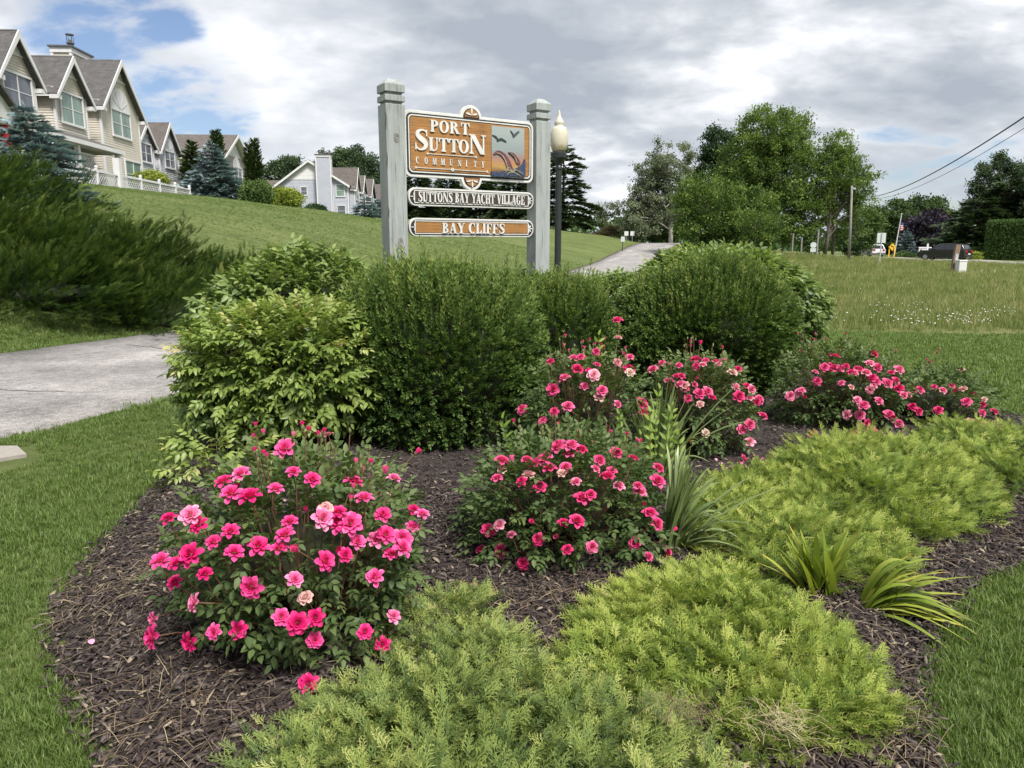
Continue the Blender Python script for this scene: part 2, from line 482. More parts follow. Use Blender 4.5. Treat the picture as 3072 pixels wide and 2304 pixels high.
# drive
def asphalt(name, c0, c1, c2):
    mt, t, p, o = mat_new(name)
    g = t.nodes.new('ShaderNodeNewGeometry'); pos = g.outputs['Position']
    n1 = noise(t, pos, 0.8, 5, 0.6); n2 = noise(t, pos, 70, 3, 0.8); n3 = noise(t, pos, 10, 4, 0.65)
    f = m(t, 'ADD', m(t, 'MULTIPLY', n1, 0.3), m(t, 'ADD', m(t, 'MULTIPLY', n2, 0.5), m(t, 'MULTIPLY', n3, 0.2)))
    cc = ramp(t, f, [(0.38, c0), (0.5, c1), (0.63, c2)])
    t.links.new(cc, p.inputs['Base Color']); p.inputs['Roughness'].default_value = 0.85
    bump(t, p, n2, 0.012, 0.9)
    return mt
def strip_mesh(name, C, wl, wr, mat, lift, zf=Hn, nseg=5, jit=0.0, thick=0.12):
    C = np.asarray(C); T = np.gradient(C, axis=0); T = norm(T); Nn = np.stack([-T[:, 1], T[:, 0]], 1)
    offs = np.linspace(-wr, wl, nseg+1); rows = []
    for k, o_ in enumerate(offs):
        j = rng.normal(0, jit, len(C)) if k in (0, nseg) else np.zeros(len(C))
        q = C + Nn * (o_ + j)[:, None]
        rows.append(np.column_stack([q, zf(q[:, 0], q[:, 1]) + lift]))
    for k in (0, -1):
        r = rows[k].copy(); r[:, 2] -= thick
        rows = [r] + rows if k == 0 else rows + [r]
    V = np.stack(rows, 1); n, mm = V.shape[:2]; ii = np.arange(n*mm).reshape(n, mm)
    F = np.stack([ii[:-1, :-1], ii[:-1, 1:], ii[1:, 1:], ii[1:, :-1]], -1).reshape(-1, 4)
    return tag(link_mesh(name, np_mesh(name, V.reshape(-1, 3), F, mat)), kind='structure')
M_drive = asphalt('worn_asphalt', (0.075, 0.072, 0.070), (0.235, 0.222, 0.214), (0.50, 0.46, 0.445))
strip_mesh('driveway', catmull(ROAD, 24), ROAD_W, ROAD_W, M_drive, 0.022, jit=0.025)
M_dirt = simple('edge_dirt', (0.075, 0.058, 0.042), 0.95, 0.5, 25, 0.01)
strip_mesh('verge_soil', catmull(ROAD, 24)[96:560], ROAD_W+0.30, -ROAD_W+0.02, M_dirt, 0.014, nseg=2, jit=0.10, thick=0.05)
M_crack = simple('drive_crack_dark', (0.05, 0.05, 0.048), 0.95, 0.3, 30)  # dark tone of the cracks in the drive
for pts in ([(-6.6,7.95),(-6.2,8.02),(-5.7,7.97),(-5.3,7.9),(-4.9,7.88)], [(-8.4,8.6),(-7.9,8.5),(-7.4,8.55)], [(-5.0,10.8),(-5.6,11.4),(-6.2,11.7)]):
    c = catmull(pts, 6) + rng.normal(0, 0.012, (len(catmull(pts, 6)), 2))
    strip_mesh('driveway_crack', c, 0.007, 0.007, M_crack, 0.027, nseg=1, thick=0.001)
# pale concrete slab at the left edge of the frame
M_conc = simple('pale_concrete', (0.27, 0.25, 0.22), 0.85, 0.12, 30, 0.004)
mb = MB(); mb.prism([(-6.2,4.35),(-3.95,5.2),(-3.72,5.42),(-3.95,5.66),(-6.6,5.5)], 0.0, 0.028, lambda x, y, d: (x, y, d))
tag(mb.build('concrete_walk', M_conc), kind='structure')

# main road to the right with a pale shoulder, a cross path
HW = np.array([(47,-40),(46,0),(45.3,30),(45,60),(44.6,90),(43,115),(38,140),(28,165)])
strip_mesh('road_shoulder', catmull(HW, 14), 5.0, 5.0, simple('gravel_shoulder', (0.36, 0.33, 0.28), 0.9, 0.2, 12), 0.03)
strip_mesh('main_road', catmull(HW, 14), 3.6, 3.6, asphalt('road_asphalt', (0.12,0.12,0.12), (0.20,0.20,0.195), (0.28,0.28,0.27)), 0.045)
strip_mesh('road_line', catmull(HW, 14), 0.06, 0.06, simple('yellow_line', (0.65, 0.45, 0.08), 0.7), 0.053, nseg=1, thick=0.002)
strip_mesh('cross_path', catmull([(28.3,47.2),(33,46.6),(40.2,46.2)], 8), 0.7, 0.7, simple('path_gravel', (0.45, 0.41, 0.34), 0.9, 0.2, 12), 0.06)

# ------------------------------------------------------------------ mulch bed
def mulch_mat():
    mt, t, p, o = mat_new('bark_mulch')
    g = t.nodes.new('ShaderNodeNewGeometry'); pos = g.outputs['Position']
    n1 = noise(t, pos, 30, 5, 0.7); n2 = noise(t, pos, 3, 3, 0.5)
    cc = ramp(t, m(t, 'ADD', m(t, 'MULTIPLY', n1, .7), m(t, 'MULTIPLY', n2, .3)), [(0.38, (0.014, 0.010, 0.009)), (0.6, (0.05, 0.036, 0.032))])
    t.links.new(cc, p.inputs['Base Color']); p.inputs['Roughness'].default_value = 0.9
    bump(t, p, n1, 0.02, 1.0)
    return mt
def bedz(x, y):
    P = np.stack([np.ravel(x), np.ravel(y)], 1)
    d = np.min(np.hypot(P[:, None, 0]-BEDS[None, :, 0], P[:, None, 1]-BEDS[None, :, 1]), axis=1)
    return (0.07 * sstep(0, 0.5, d) + 0.012*np.sin(P[:, 0]*5)*np.sin(P[:, 1]*4.3)*sstep(0.1, .4, d)).reshape(np.shape(x))
cen = np.array([0.6, 5.0]); rings = np.linspace(1.0, 0.0, 28)
V = []
for r in rings:
    q = cen + (BEDS - cen) * r
    V.append(np.column_stack([q, bedz(q[:, 0], q[:, 1]) + 0.012 + (0 if r < 1 else -0.03)]))
V = np.stack(V); n_, m_ = V.shape[:2]; ii = np.arange(n_*m_).reshape(n_, m_); i2 = np.roll(ii, -1, 1)
F = np.stack([ii[:-1], ii[1:], i2[1:], i2[:-1]], -1).reshape(-1, 4)
tag(link_mesh('mulch_bed', np_mesh('mulch_bed', V.reshape(-1, 3), F, mulch_mat(), smooth=True)), kind='structure')

def chip(L_, W_, T_, bend):
    v = np.array([(-L_/2,-W_*.3,0),(-L_/2,W_*.35,0),(0,W_/2,bend),(L_/2,W_*.2,0),(L_*.56,-W_*.1,0),(0,-W_/2,bend)], float)
    lo = v.copy(); lo[:, 2] -= T_
    V = np.vstack([v, lo]); F = [(0,5,1),(1,5,2),(2,5,4),(2,4,3)]
    for i in range(6): j = (i+1) % 6; F += [(i, j, j+6), (i, j+6, i+6)]
    return V, np.array(F), np.full(12, 0.0)
M_chip = leafmat('mulch_chips', [(0.0, (0.014,0.010,0.009)), (0.35, (0.033,0.023,0.021)), (0.7, (0.062,0.045,0.041)), (0.93, (0.11,0.09,0.08)), (1.0, (0.30,0.24,0.17))], 0.0, 0.75, 0.3, 1.0)
chips = []
for k, (a, b) in enumerate([(.05,.012),(.035,.014),(.065,.010),(.03,.009),(.045,.018)]):
    T = chip(a, b, .004, .004); chips.append(template_obj('mulch_chip', (T[0], T[1], np.full(12, 0.5)), M_chip))
def in_bed_points(n, x0, x1, y0, y1):
    P = rng.uniform((x0, y0), (x1, y1), (n, 2)); return P[in_poly(P, BEDS)]
P1 = in_bed_points(70000, -2.6, 3.4, 1.3, 4.6); P2 = in_bed_points(22000, -3, 5.2, 4.4, 8.0)
# a few chips have strayed on to the turf along the edge
P3 = BEDS[rng.integers(0, len(BEDS), 1600)] + rng.normal(0, .028, (1600, 2))
P = np.vstack([P1, P2, P3])
Z = bedz(P[:, 0], P[:, 1]) * in_poly(P, BEDS) + 0.014 + rng.uniform(0, 0.02, len(P))
rot = np.column_stack([rng.normal(0, .35, len(P)), rng.normal(0, .3, len(P)), rng.uniform(0, 6.28, len(P))])
tag(gn_scatter('mulch', np.column_stack([P, Z]), rot, rng.uniform(.4, 1.0, len(P)), chips, rng.integers(0, 5, len(P))), 'dark brown shredded bark mulch covering the planting bed', 'mulch')
# dry straw and needles lying on the mulch
M_straw = leafmat('dry_straw', [(0, (0.10,0.07,0.04)), (0.5, (0.23,0.17,0.10)), (1, (0.40,0.33,0.21))], 0.1, 0.7, 0.2, 1.0)
def straw(L_, k):
    pts = np.array([(0,0,0),(L_*.3,k*.3,.006),(L_*.65,k*.6,.009),(L_,k,.0)]); w_ = .0008
    V = np.vstack([pts + (0, w_, 0), pts - (0, w_, 0)]); F = []
    for i in range(3): F += [(i, i+1, i+5), (i, i+5, i+4)]
    return V, np.array(F), np.full(8, .5)
straws = [template_obj('straw', straw(a, b), M_straw) for a, b in ((.09,.02),(.12,-.03),(.07,.01))]
P = []
for (cx, cy, sx, sy, n) in [(-1.75,2.9,.25,.3,800),(-1.2,2.15,.3,.2,800),(.35,2.95,.28,.1,420),(.1,2.6,.25,.2,380),(1.9,3.6,.5,.35,900),(1.35,2.4,.12,.35,700),(1.1,2.15,.25,.15,700),(-1.9,3.4,.2,.4,500),(2.8,4.4,.5,.4,800),(.6,3,1.6,1.2,900),(.9,2.35,.2,.15,400)]:
    n = int(n*.5); q = np.column_stack([rng.normal(cx, sx, n), rng.normal(cy, sy, n)]); P.append(q[in_poly(q, BEDS)])
P = np.vstack(P); Z = bedz(P[:, 0], P[:, 1]) + 0.034 + rng.uniform(0, .012, len(P))
rot = np.column_stack([rng.normal(0, .2, len(P)), rng.normal(0, .15, len(P)), rng.uniform(0, 6.28, len(P))])
tag(gn_scatter('dry_grass', np.column_stack([P, Z]), rot, rng.uniform(.5, 1.2, len(P)), straws, rng.integers(0, 3, len(P))), 'tan dry grass clippings scattered over the dark mulch', 'dry grass')

# ------------------------------------------------------------------ grass
M_grass = leafmat('grass_blades', [(0, (0.070,0.100,0.026)), (0.45, (0.130,0.200,0.046)), (0.8, (0.22,0.285,0.085)), (1, (0.40,0.36,0.19))], 0.4, 0.5, 0.35, 0.5)
def tuft(nb, h, spread, w_, lean=.5, v0=.1, v1=.6):
    parts = []
    for i in range(nb):
        hh = h*rng.uniform(.55, 1.1); a = rng.uniform(0, 6.28); l = rng.uniform(.1, 1)*lean*hh
        bx_, by_ = rng.normal(0, spread, 2); d = np.array([math.cos(a), math.sin(a)]); s_ = np.array([-d[1], d[0]])*w_/2
        p0, p1, p2 = np.array([bx_, by_, 0]), np.array([bx_+d[0]*l*.35, by_+d[1]*l*.35, hh*.6]), np.array([bx_+d[0]*l, by_+d[1]*l, hh])
        s3 = np.array([s_[0], s_[1], 0])
        v = rng.uniform(v0, v1)
        parts.append((np.array([p0-s3, p0+s3, p1+s3*.8, p1-s3*.8, p2]), np.array([(0,1,2),(0,2,3),(3,2,4)]), np.array([v, v, v, v, v+.1])))
    return T_join(parts)
lawn_t = [template_obj('grass_tuft', tuft(9, .042, .016, .0042, .9), M_grass) for _ in range(4)]
lawn_f = [template_obj('grass_tuft', tuft(12, .05, .035, .009, .9), M_grass) for _ in range(3)]
def grass_pts(dens, x0, x1, y0, y1, extra=None):
    n = int(dens*(x1-x0)*(y1-y0)); P = rng.uniform((x0, y0), (x1, y1), (n, 2))
    k = ~in_poly(P, BEDS) & (np.abs(P[:, 0]) < P[:, 1]*.85 + 3.2)
    P = P[k]; k = np.abs(road_sd(P[:, 0], P[:, 1])) > ROAD_W + rng.normal(0.02, .06, len(P))
    P = P[k]; k = ~in_poly(P, np.array([(-6.2,4.15),(-3.62,5.05),(-3.55,5.35),(-3.85,5.72),(-6.6,5.5)]))
    P = P[k]
    if extra is not None: P = P[extra(P)]
    return P
P = np.vstack([grass_pts(2300, -4.6, -1.0, .6, 4.2), grass_pts(1200, -5.8, -2, 4.2, 7.6), grass_pts(2300, 1.1, 3.8, .6, 4.2), grass_pts(1300, 3.8, 7, .6, 4.2), grass_pts(900, 2, 8, 4.2, 7), grass_pts(1500, -1.6, 1.6, .4, 1.9)])
rot = np.column_stack([rng.normal(0, .15, (len(P), 2)), rng.uniform(0, 6.28, len(P))])
print('lawn near', len(P))
patch = .75 + .5*(np.sin(P[:, 0]*2.1+.6)*np.sin(P[:, 1]*1.7) > .1)*.35
tag(gn_scatter('lawn_grass', np.column_stack([P, Hn(P[:, 0], P[:, 1]) - .002]), rot, rng.uniform(.7, 1.25, len(P))*patch, lawn_t, rng.integers(0, 4, len(P))), 'mown green lawn grass around the planting bed', 'grass')
P = np.vstack([grass_pts(330, 2.5, 15, 5, 13.8), grass_pts(360, 6.5, 10, 1, 5), grass_pts(300, -12, -2, 7, 14, lambda q: road_sd(q[:, 0], q[:, 1]) > 0), grass_pts(500, -5, -3, 7, 8.5)])
k = meadow_mask(P[:, 0], P[:, 1]) < .5; P = P[k]
print('lawn mid', len(P))
rot = np.column_stack([rng.normal(0, .15, (len(P), 2)), rng.uniform(0, 6.28, len(P))])
tag(gn_scatter('verge_grass', np.column_stack([P, Hn(P[:, 0], P[:, 1]) - .002]), rot, rng.uniform(.7, 1.3, len(P)), lawn_f, rng.integers(0, 3, len(P))), 'mown grass between the planting bed and the tall meadow', 'grass')
M_mead = leafmat('meadow_blades', [(0, (0.09,0.125,0.035)), (0.5, (0.165,0.215,0.065)), (0.85, (0.25,0.275,0.105)), (1, (0.40,0.35,0.18))], 0.35, 0.6, 0.2, 0.7)
mead_t = [template_obj('meadow_tuft', tuft(16, .21*k, .10, .010*w9, .45, a9, b9), M_mead) for k, w9, a9, b9 in ((1, 1, .1, .6), (1.1, 1, .2, .7), (.9, 1, .1, .5), (1.35, .6, .7, 1.0))]
def mead_pts(dens, y0, y1):
    x1 = y1*.78+3.5; n = int(dens*x1*(y1-y0)); P = rng.uniform((0, y0), (x1, y1), (n, 2))
    k = (P[:, 0] > P[:, 1]*.17) & (P[:, 0] < P[:, 1]*.78 + 3.5); P = P[k]
    k = (meadow_mask(P[:, 0], P[:, 1]) > .6) & (rng.random(len(P)) < sstep(13.0, 15.0, P[:, 1]) + .25); return P[k]
P = np.vstack([mead_pts(60, 13, 22), mead_pts(26, 22, 36), mead_pts(9, 36, 84)])
print('meadow', len(P))
rot = np.column_stack([rng.normal(0, .1, (len(P), 2)), rng.uniform(0, 6.28, len(P))])
sc = rng.uniform(.6, 1.15, len(P)) * (.55 + .45*sstep(13.2, 15.5, P[:, 1])) * (1 + .6*sstep(25, 60, P[:, 1]))
tag(gn_scatter('meadow_grass', np.column_stack([P, Hn(P[:, 0], P[:, 1]) - .01]), rot, sc, mead_t, rng.integers(0, 4, len(P))), 'tall unmown meadow grass beyond the lawn', 'grass')
P = rng.uniform((-34, 13), (26, 62), (80000, 2)); sd_ = road_sd(P[:, 0], P[:, 1])
P = P[(sd_ > ROAD_W+.2) & (np.abs(P[:, 0]) < P[:, 1]*.72+1) & (rng.random(len(P)) < 30/P[:, 1])]
rot = np.column_stack([rng.normal(0, .2, (len(P), 2)), rng.uniform(0, 6.28, len(P))])
tag(gn_scatter('slope_grass', np.column_stack([P, Hn(P[:, 0], P[:, 1]) - .004]), rot, rng.uniform(.5, .85, len(P))*(1+P[:, 1]/90), lawn_f, rng.integers(0, 3, len(P))), 'mown grass on the slope below the houses', 'grass')
# white daisies in the meadow
M_white = simple('white_petals', (0.80, 0.80, 0.76), 0.6, 0.05)
dz = MB().lathe([(.0, .22), (.012, .226), (.009, .232), (0.001, .232)], 7)
dme = np.array(dz.v); dfa = []
for f in dz.f:
    for i in range(1, len(f)-1): dfa.append((f[0], f[i], f[i+1]))
daisy = template_obj('daisy', (dme, np.array(dfa), np.full(len(dme), .5)), M_white)
P = []
for (a, b, c_, d_, n) in [(2850,2990,920,962,55),(2690,2850,930,962,22),(3000,3060,905,945,18),(2645,2680,903,925,8),(2740,2800,905,930,14),(2650,2790,935,960,10),(2460,3060,830,960,40)]:
    for _ in range(n):
        pxx, pyy = rng.uniform(a, b), rng.uniform(c_, d_)
        Y = 1.3*2200/(pyy-735)/.9655; P.append((bx(pxx, Y), Y))
P = np.array(P); rot = np.column_stack([rng.normal(0, .3, (len(P), 2)), rng.uniform(0, 6.28, len(P))])
tag(gn_scatter('daisies', np.column_stack([P, Hn(P[:, 0], P[:, 1])]), rot, rng.uniform(.8, 1.3, len(P)), [daisy], np.zeros(len(P))), 'small white daisies dotted through the meadow grass', 'flowers')

# ------------------------------------------------------------------ houses
FD = Vector((-.0577, 1, 0)).normalized(); FN = Vector((FD.y, -FD.x, 0))
HROT = math.atan2(FD.y, FD.x)
def frame_at(X0, s, off=0.0):
    p = Vector((X0, 0, 0)) + FD*s + FN*off
    return p
M_trim = simple('white_trim', (0.60, 0.60, 0.60), 0.55, 0.05, 3)
M_lattice = simple('white_lattice', (0.62, 0.62, 0.63), 0.5, 0.04, 3)
M_beige = simple('beige_siding', (0.56, 0.52, 0.45), 0.6, 0.06, 1.5)
M_greyblue = simple('pale_grey_siding', (0.50, 0.52, 0.56), 0.6, 0.06, 1.5)
M_taupe = simple('taupe_siding', (0.33, 0.30, 0.29), 0.65, 0.06, 1.5)
M_lilac = simple('light_grey_siding', (0.38, 0.395, 0.455), 0.6, 0.05, 1.5)
M_scale = simple('white_scallop_siding', (0.66, 0.66, 0.66), 0.6, 0.10, 9, 0.01)
M_cap = simple('dark_flashing', (0.09, 0.09, 0.10), 0.5, 0.2, 4)
def shingle(name, c):
    mt, t, p, o = mat_new(name)
    tc_ = t.nodes.new('ShaderNodeTexCoord')
    br = t.nodes.new('ShaderNodeTexBrick'); br.inputs['Scale'].default_value = 1.0
    br.inputs['Brick Width'].default_value = 0.34; br.inputs['Row Height'].default_value = 0.15; br.inputs['Mortar Size'].default_value = 0.012
    br.offset = 0.5
    t.links.new(tc_.outputs['UV'], br.inputs['Vector'])
    c = Vector(c)
    br.inputs['Color1'].default_value = (*(c*.72), 1); br.inputs['Color2'].default_value = (*(c*1.3), 1); br.inputs['Mortar'].default_value = (*(c*.38), 1)
    n1 = noise(t, tc_.outputs['UV'], 2.2, 5, 0.7)
    cc = mixc(t, 0.6, br.outputs['Color'], ramp(t, n1, [(0.3, c*.55), (0.7, c*1.45)]))
    t.links.new(cc, p.inputs['Base Color']); p.inputs['Roughness'].default_value = 0.9
    bump(t, p, br.outputs['Fac'], -0.015, 0.7)
    return mt
M_shin = shingle('grey_shingles', (0.088, 0.084, 0.082))
M_shinb = shingle('brown_shingles', (0.105, 0.090, 0.082))
def glass(name, c, rough=0.12):
    mt, t, p, o = mat_new(name)
    n1 = noise(t, obj_co(t, (1, 1, .35)), 1.1, 3, .5)
    c = Vector(c)
    t.links.new(ramp(t, n1, [(0.35, c*.7), (0.65, c*1.25)]), p.inputs['Base Color'])
    p.inputs['Roughness'].default_value = rough; p.inputs['Specular IOR Level'].default_value = 0.7
    return mt
M_glass = glass('glass_green_reflection', (0.16, 0.235, 0.20)); M_glass2 = glass('window_glass_grey', (0.12, 0.135, 0.16))  # green panes: a greenish reflection put into the base colour
def uv_planar(me, ax, up):
    """UV in metres along a slope: ax horizontal, up the other axis"""
    uv = me.uv_layers.new(name='UVMap'); ax = Vector(ax).normalized(); up = Vector(up).normalized()
    for i, l in enumerate(me.loops):
        v = me.vertices[l.vertex_index].co; uv.data[i].uv = (v.dot(ax), v.dot(up))
def roof_slab(name, quad, mat, parent, th=0.12, lvl=None):
    """quad: eave-left, eave-right, top-right, top-left"""
    q = [Vector(p) for p in quad]; n = (q[1]-q[0]).cross(q[3]-q[0]).normalized()
    if n.z < 0: n = -n
    vs = q + [p - n*th for p in q]
    me = bpy.data.meshes.new(name)
    me.from_pydata([tuple(v) for v in vs], [], [(0,1,2,3),(7,6,5,4),(0,4,5,1),(1,5,6,2),(2,6,7,3),(3,7,4,0)])
    me.materials.append(mat); me.update(); me.validate()
    uv_planar(me, q[1]-q[0], (q[3]-q[0]) - (q[1]-q[0])*((q[3]-q[0]).dot(q[1]-q[0])/(q[1]-q[0]).length_squared))
    return link_mesh(name, me, parent)
def clip(poly, z0, z1):
    def half(P, f):
        o = []
        for i in range(len(P)):
            a, b = P[i], P[(i+1) % len(P)]; fa, fb = f(a), f(b)
            if fa >= 0: o.append(a)
            if (fa > 0 > fb) or (fa < 0 < fb):
                t = fa/(fa-fb); o.append((a[0]+(b[0]-a[0])*t, a[1]+(b[1]-a[1])*t))
        return o
    P = half(poly, lambda p: p[1]-z0)
    return half(P, lambda p: z1-p[1]) if P else []
def siding(mb, poly, fn, h=0.14, proud=0.028):
    """overlapping boards: every course leans out to its bottom edge"""
    z0 = min(p[1] for p in poly); z1 = max(p[1] for p in poly); z = z0
    while z < z1 - 1e-4:
        P = clip(poly, z, min(z+h, z1))
        if len(P) >= 3:
            vs = [fn(a, b, proud*(1-(b-z)/h)) for a, b in P]
            mb.add(vs, [tuple(range(len(P)))])
            lo = sorted([p for p in P if abs(p[1]-z) < 1e-6]);
            if len(lo) >= 2:
                a, b = lo[0], lo[-1]
                mb.add([fn(a[0], z, 0), fn(b[0], z, 0), fn(b[0], z, proud), fn(a[0], z, proud)], [(0,1,2,3)])
        z += h
    return mb
FY = lambda y: (lambda a, z, d: (a, y-d, z))            # facade, facing -y
FXL = lambda x: (lambda a, z, d: (x-d, a, z))           # facing -x (towards the camera)
FXR = lambda x: (lambda a, z, d: (x+d, a, z))
def window(parent, x, z, w_, h_, y, n=2, gl=None, face='y', rail=True, t=0.09):
    gl = gl or M_glass
    def P(a, b, d): return (a, y-d, b) if face == 'y' else (y-d, a, b)
    def bar(mb, a0, b0, a1, b1, d0, d1):
        mb.add([P(a0,b0,d0),P(a1,b0,d0),P(a1,b1,d0),P(a0,b1,d0),P(a0,b0,d1),P(a1,b0,d1),P(a1,b1,d1),P(a0,b1,d1)],
               [(0,3,2,1),(4,5,6,7),(0,1,5,4),(1,2,6,5),(2,3,7,6),(3,0,4,7)])
    mb = MB(); d0, d1 = 0.0, 0.075
    bar(mb, x-t, z-t*1.2, x+w_+t, z, d0, d1+.02); bar(mb, x-t, z+h_, x+w_+t, z+h_+t*1.3, d0, d1+.01)
    bar(mb, x-t, z, x, z+h_, d0, d1); bar(mb, x+w_, z, x+w_+t, z+h_, d0, d1)
    fr = mb.build('window_frame', M_trim, parent)
    pw = w_/n
    mb = MB()
    for i in range(1, n): bar(mb, x+pw*i-.035, z+.001, x+pw*i+.035, z+h_-.001, .03, .062)
    if rail:
        for i in range(n): bar(mb, x+pw*i+.036, z+h_*.5-.02, x+pw*(i+1)-.036, z+h_*.5+.02, .03, .055)
    for i in range(n):
        for e in (x+pw*i+.001, x+pw*(i+1)-.036): bar(mb, e, z+.036, e+.034, z+h_-.036, .03, .05)
        bar(mb, x+pw*i+.002, z+.002, x+pw*(i+1)-.002, z+.034, .03, .05)
    mb.build('sash', M_trim, fr)
    for i in range(n):
        mb = MB(); bar(mb, x+pw*i+.02, z+.02, x+pw*(i+1)-.02, z+h_-.02, .031, .034)
        mb.build('pane', gl, fr)
    return fr
def arch(parent, xc, z, r, y, rays=5):
    mb = MB(); A = [(xc+r*math.cos(a), z+r*math.sin(a)) for a in np.linspace(0, math.pi, 17)]
    mb.prism(A, 0.0, 0.05, FY(y))
    o = mb.build('arch_panel', M_trim, parent)
    mb = MB()
    for a in np.linspace(0, math.pi, rays+2)[1:-1]:
        c, s = math.cos(a), math.sin(a); n_ = (-s*.02, c*.02)
        mb.prism([(xc+.1*c-n_[0], z+.1*s-n_[1]), (xc+r*.86*c-n_[0], z+r*.86*s-n_[1]), (xc+r*.86*c+n_[0], z+r*.86*s+n_[1]), (xc+.1*c+n_[0], z+.1*s+n_[1])], .052, .07, FY(y))
    mb.build('sunburst_rib', simple('pale_grey_rib', (0.45, 0.45, 0.47), .6, .05) if 'pale_grey_rib' not in bpy.data.materials else bpy.data.materials['pale_grey_rib'], o)
    return o
def gable(parent, x0, x1, y, zb, ze, zp, back, wall, roof, side=0.0, ov=0.38, corner=True, scallop=True):
    """gable facing -y: front wall, cheeks, roof running back, white rakes"""
    xc = (x0+x1)/2; zs = ze
    mb = MB(); siding(mb, [(x0, zb), (x1, zb), (x1, zs), (xc, zp-.12), (x0, zs)], FY(y))
    if side > 0:
        siding(mb, [(y, zb), (y+side, zb), (y+side, zs), (y, zs)], FXL(x0)); siding(mb, [(y, zb), (y+side, zb), (y+side, zs), (y, zs)], FXR(x1))
    mb.build('gable_wall', wall, parent)
    if scallop:
        k = .46; zk = zs + (zp-.12-zs)*k
        hw = (x1-x0)/2*(1-k)
        mb = MB(); siding(mb, [(xc-hw, zk), (xc+hw, zk), (xc, zp-.12)], FY(y-.032), .16, .03)
        o = mb.build('scallop_panel', M_scale, parent)
        MB().prism([(xc-hw-.03, zk-.07), (xc+hw+.03, zk-.07), (xc+hw-.03, zk+.01), (xc-hw+.03, zk+.01)], .035, .085, FY(y)).build('trim_board', M_trim, o)
    sl = (zp-zs)/((x1-x0)/2); ex = ov; zf = zs - sl*ex
    yo = y - ov
    roof_slab('roof_slope', [(x0-ex, y+back, zf), (x0-ex, yo, zf), (xc, yo, zp), (xc, y+back, zp)], roof, parent)
    roof_slab('roof_slope', [(x1+ex, yo, zf), (x1+ex, y+back, zf), (xc, y+back, zp), (xc, yo, zp)], roof, parent)
    for e, a, b in ((-1, x0-ex, xc), (1, x1+ex, xc)):
        q = [(a, yo+.01, zf-.135), (a, y+back, zf-.135), (b, y+back, zp-.135), (b, yo+.01, zp-.135)]
        roof_slab('soffit', q if e < 0 else q, M_trim, parent, .02)
    th = .24; L_ = math.hypot(1, sl)
    for sg in (-1, 1):
        mb = MB()
        e = xc + sg*((x1-x0)/2+ex); a = [(e, zf-.02), (xc, zp-.02), (xc, zp-.02-th*L_), (e, zf-.02-th*.9)]
        if sg > 0: a = a[::-1]
        mb.prism(a, 0, .06, lambda x, z, d, yo=yo: (x, yo-.003-d, z))
        mb.build('rake_board', M_trim, parent)
    # soffit returns and corner boards
    for xa in (x0, x1):
        sgn = -1 if xa == x0 else 1
        a, b = sorted((xa+sgn*ex, xa-sgn*.02)); MB().box(a, yo-.02, zf-.26, b, y+.05, zf-.05).build('eave_return', M_trim, parent)
        if corner: MB().box(xa-.07, y-.055, zb, xa+.07, y+.07, zs-.05).build('corner_board', M_trim, parent)
def chimney(parent, x0, y0, x1, y1, zb, zt, wall, pipe=True):
    mb = MB(); siding(mb, [(x0, zb), (x1, zb), (x1, zt), (x0, zt)], FY(y0)); siding(mb, [(y0, zb), (y1, zb), (y1, zt), (y0, zt)], FXL(x0)); siding(mb, [(y0, zb), (y1, zb), (y1, zt), (y0, zt)], FXR(x1))
    mb.box(x0+.01, y0+.01, zb, x1-.01, y1, zt)
    ch = mb.build('chimney', wall, parent)
    mb = MB()
    for a in (x0, x1):
        for b in (y0, y1): mb.box(a-.08, b-.08, zb, a+.08, b+.08, zt-.02)
    mb.box(x0-.10, y0-.10, zt-.30, x1+.10, y1+.10, zt-.01)
    mb.build('chimney_trim', M_trim, ch)
    MB().box(x0-.18, y0-.18, zt, x1+.18, y1+.18, zt+.10).build('chimney_cap', M_cap, ch)
    if pipe:
        xc, yc = (x0+x1)/2, (y0+y1)/2
        mb = MB().lathe([(.17, 0), (.17, .45), (.12, .46), (.12, .62)], 10, (xc, yc, zt+.10))
        for a in range(4): mb.tube([(xc+.2*math.cos(a*1.57), yc+.2*math.sin(a*1.57), zt+.55), (xc+.2*math.cos(a*1.57), yc+.2*math.sin(a*1.57), zt+1.0)], .018, 5)
        mb.lathe([(.24, 1.0), (.24, 1.06), (.02, 1.08)], 10, (xc, yc, zt)); mb.lathe([(.24, .50), (.24, .55)], 10, (xc, yc, zt))
        mb.build('flue_pipe', M_cap, ch)

# --- house nearest the camera: beige siding, three gables, porch roof
K0 = -22.1
h1 = empty('house', frame_at(K0, 0), HROT)
tag(h1, 'beige clapboard townhouse nearest the camera with three tall gables and windows coloured with a greenish reflection', 'house', 'townhouses along the top of the lawn')
E1, YR = 9.95, 1.3
mb = MB(); siding(mb, [(28, 4.2), (51.3, 4.2), (51.3, E1), (28, E1)], FY(YR))
siding(mb, [(YR, 4.2), (11, 4.2), (11, E1), (6.2, 13.1), (YR, E1)], FXR(51.28)); siding(mb, [(YR, 4.2), (11, 4.2), (11, E1), (6.2, 13.1), (YR, E1)], FXL(28.02))
mb.box(28.05, YR+.01, 4.2, 51.25, 10.98, E1-.05)
mb.build('wall', M_beige, h1)
roof_slab('roof_slope', [(27.7, YR-.45, E1-.2), (51.6, YR-.45, E1-.2), (51.6, 6.2, 13.5), (27.7, 6.2, 13.5)], M_shin, h1)
roof_slab('roof_slope', [(51.6, 11.4, E1-.2), (27.7, 11.4, E1-.2), (27.7, 6.2, 13.5), (51.6, 6.2, 13.5)], M_shin, h1)
for a, b in ((28, 36.25), (39.95, 41.05), (45.15, 45.75)): MB().box(a, YR-.53, E1-.42, b, YR-.455, E1-.16).build('eave_board', M_trim, h1)
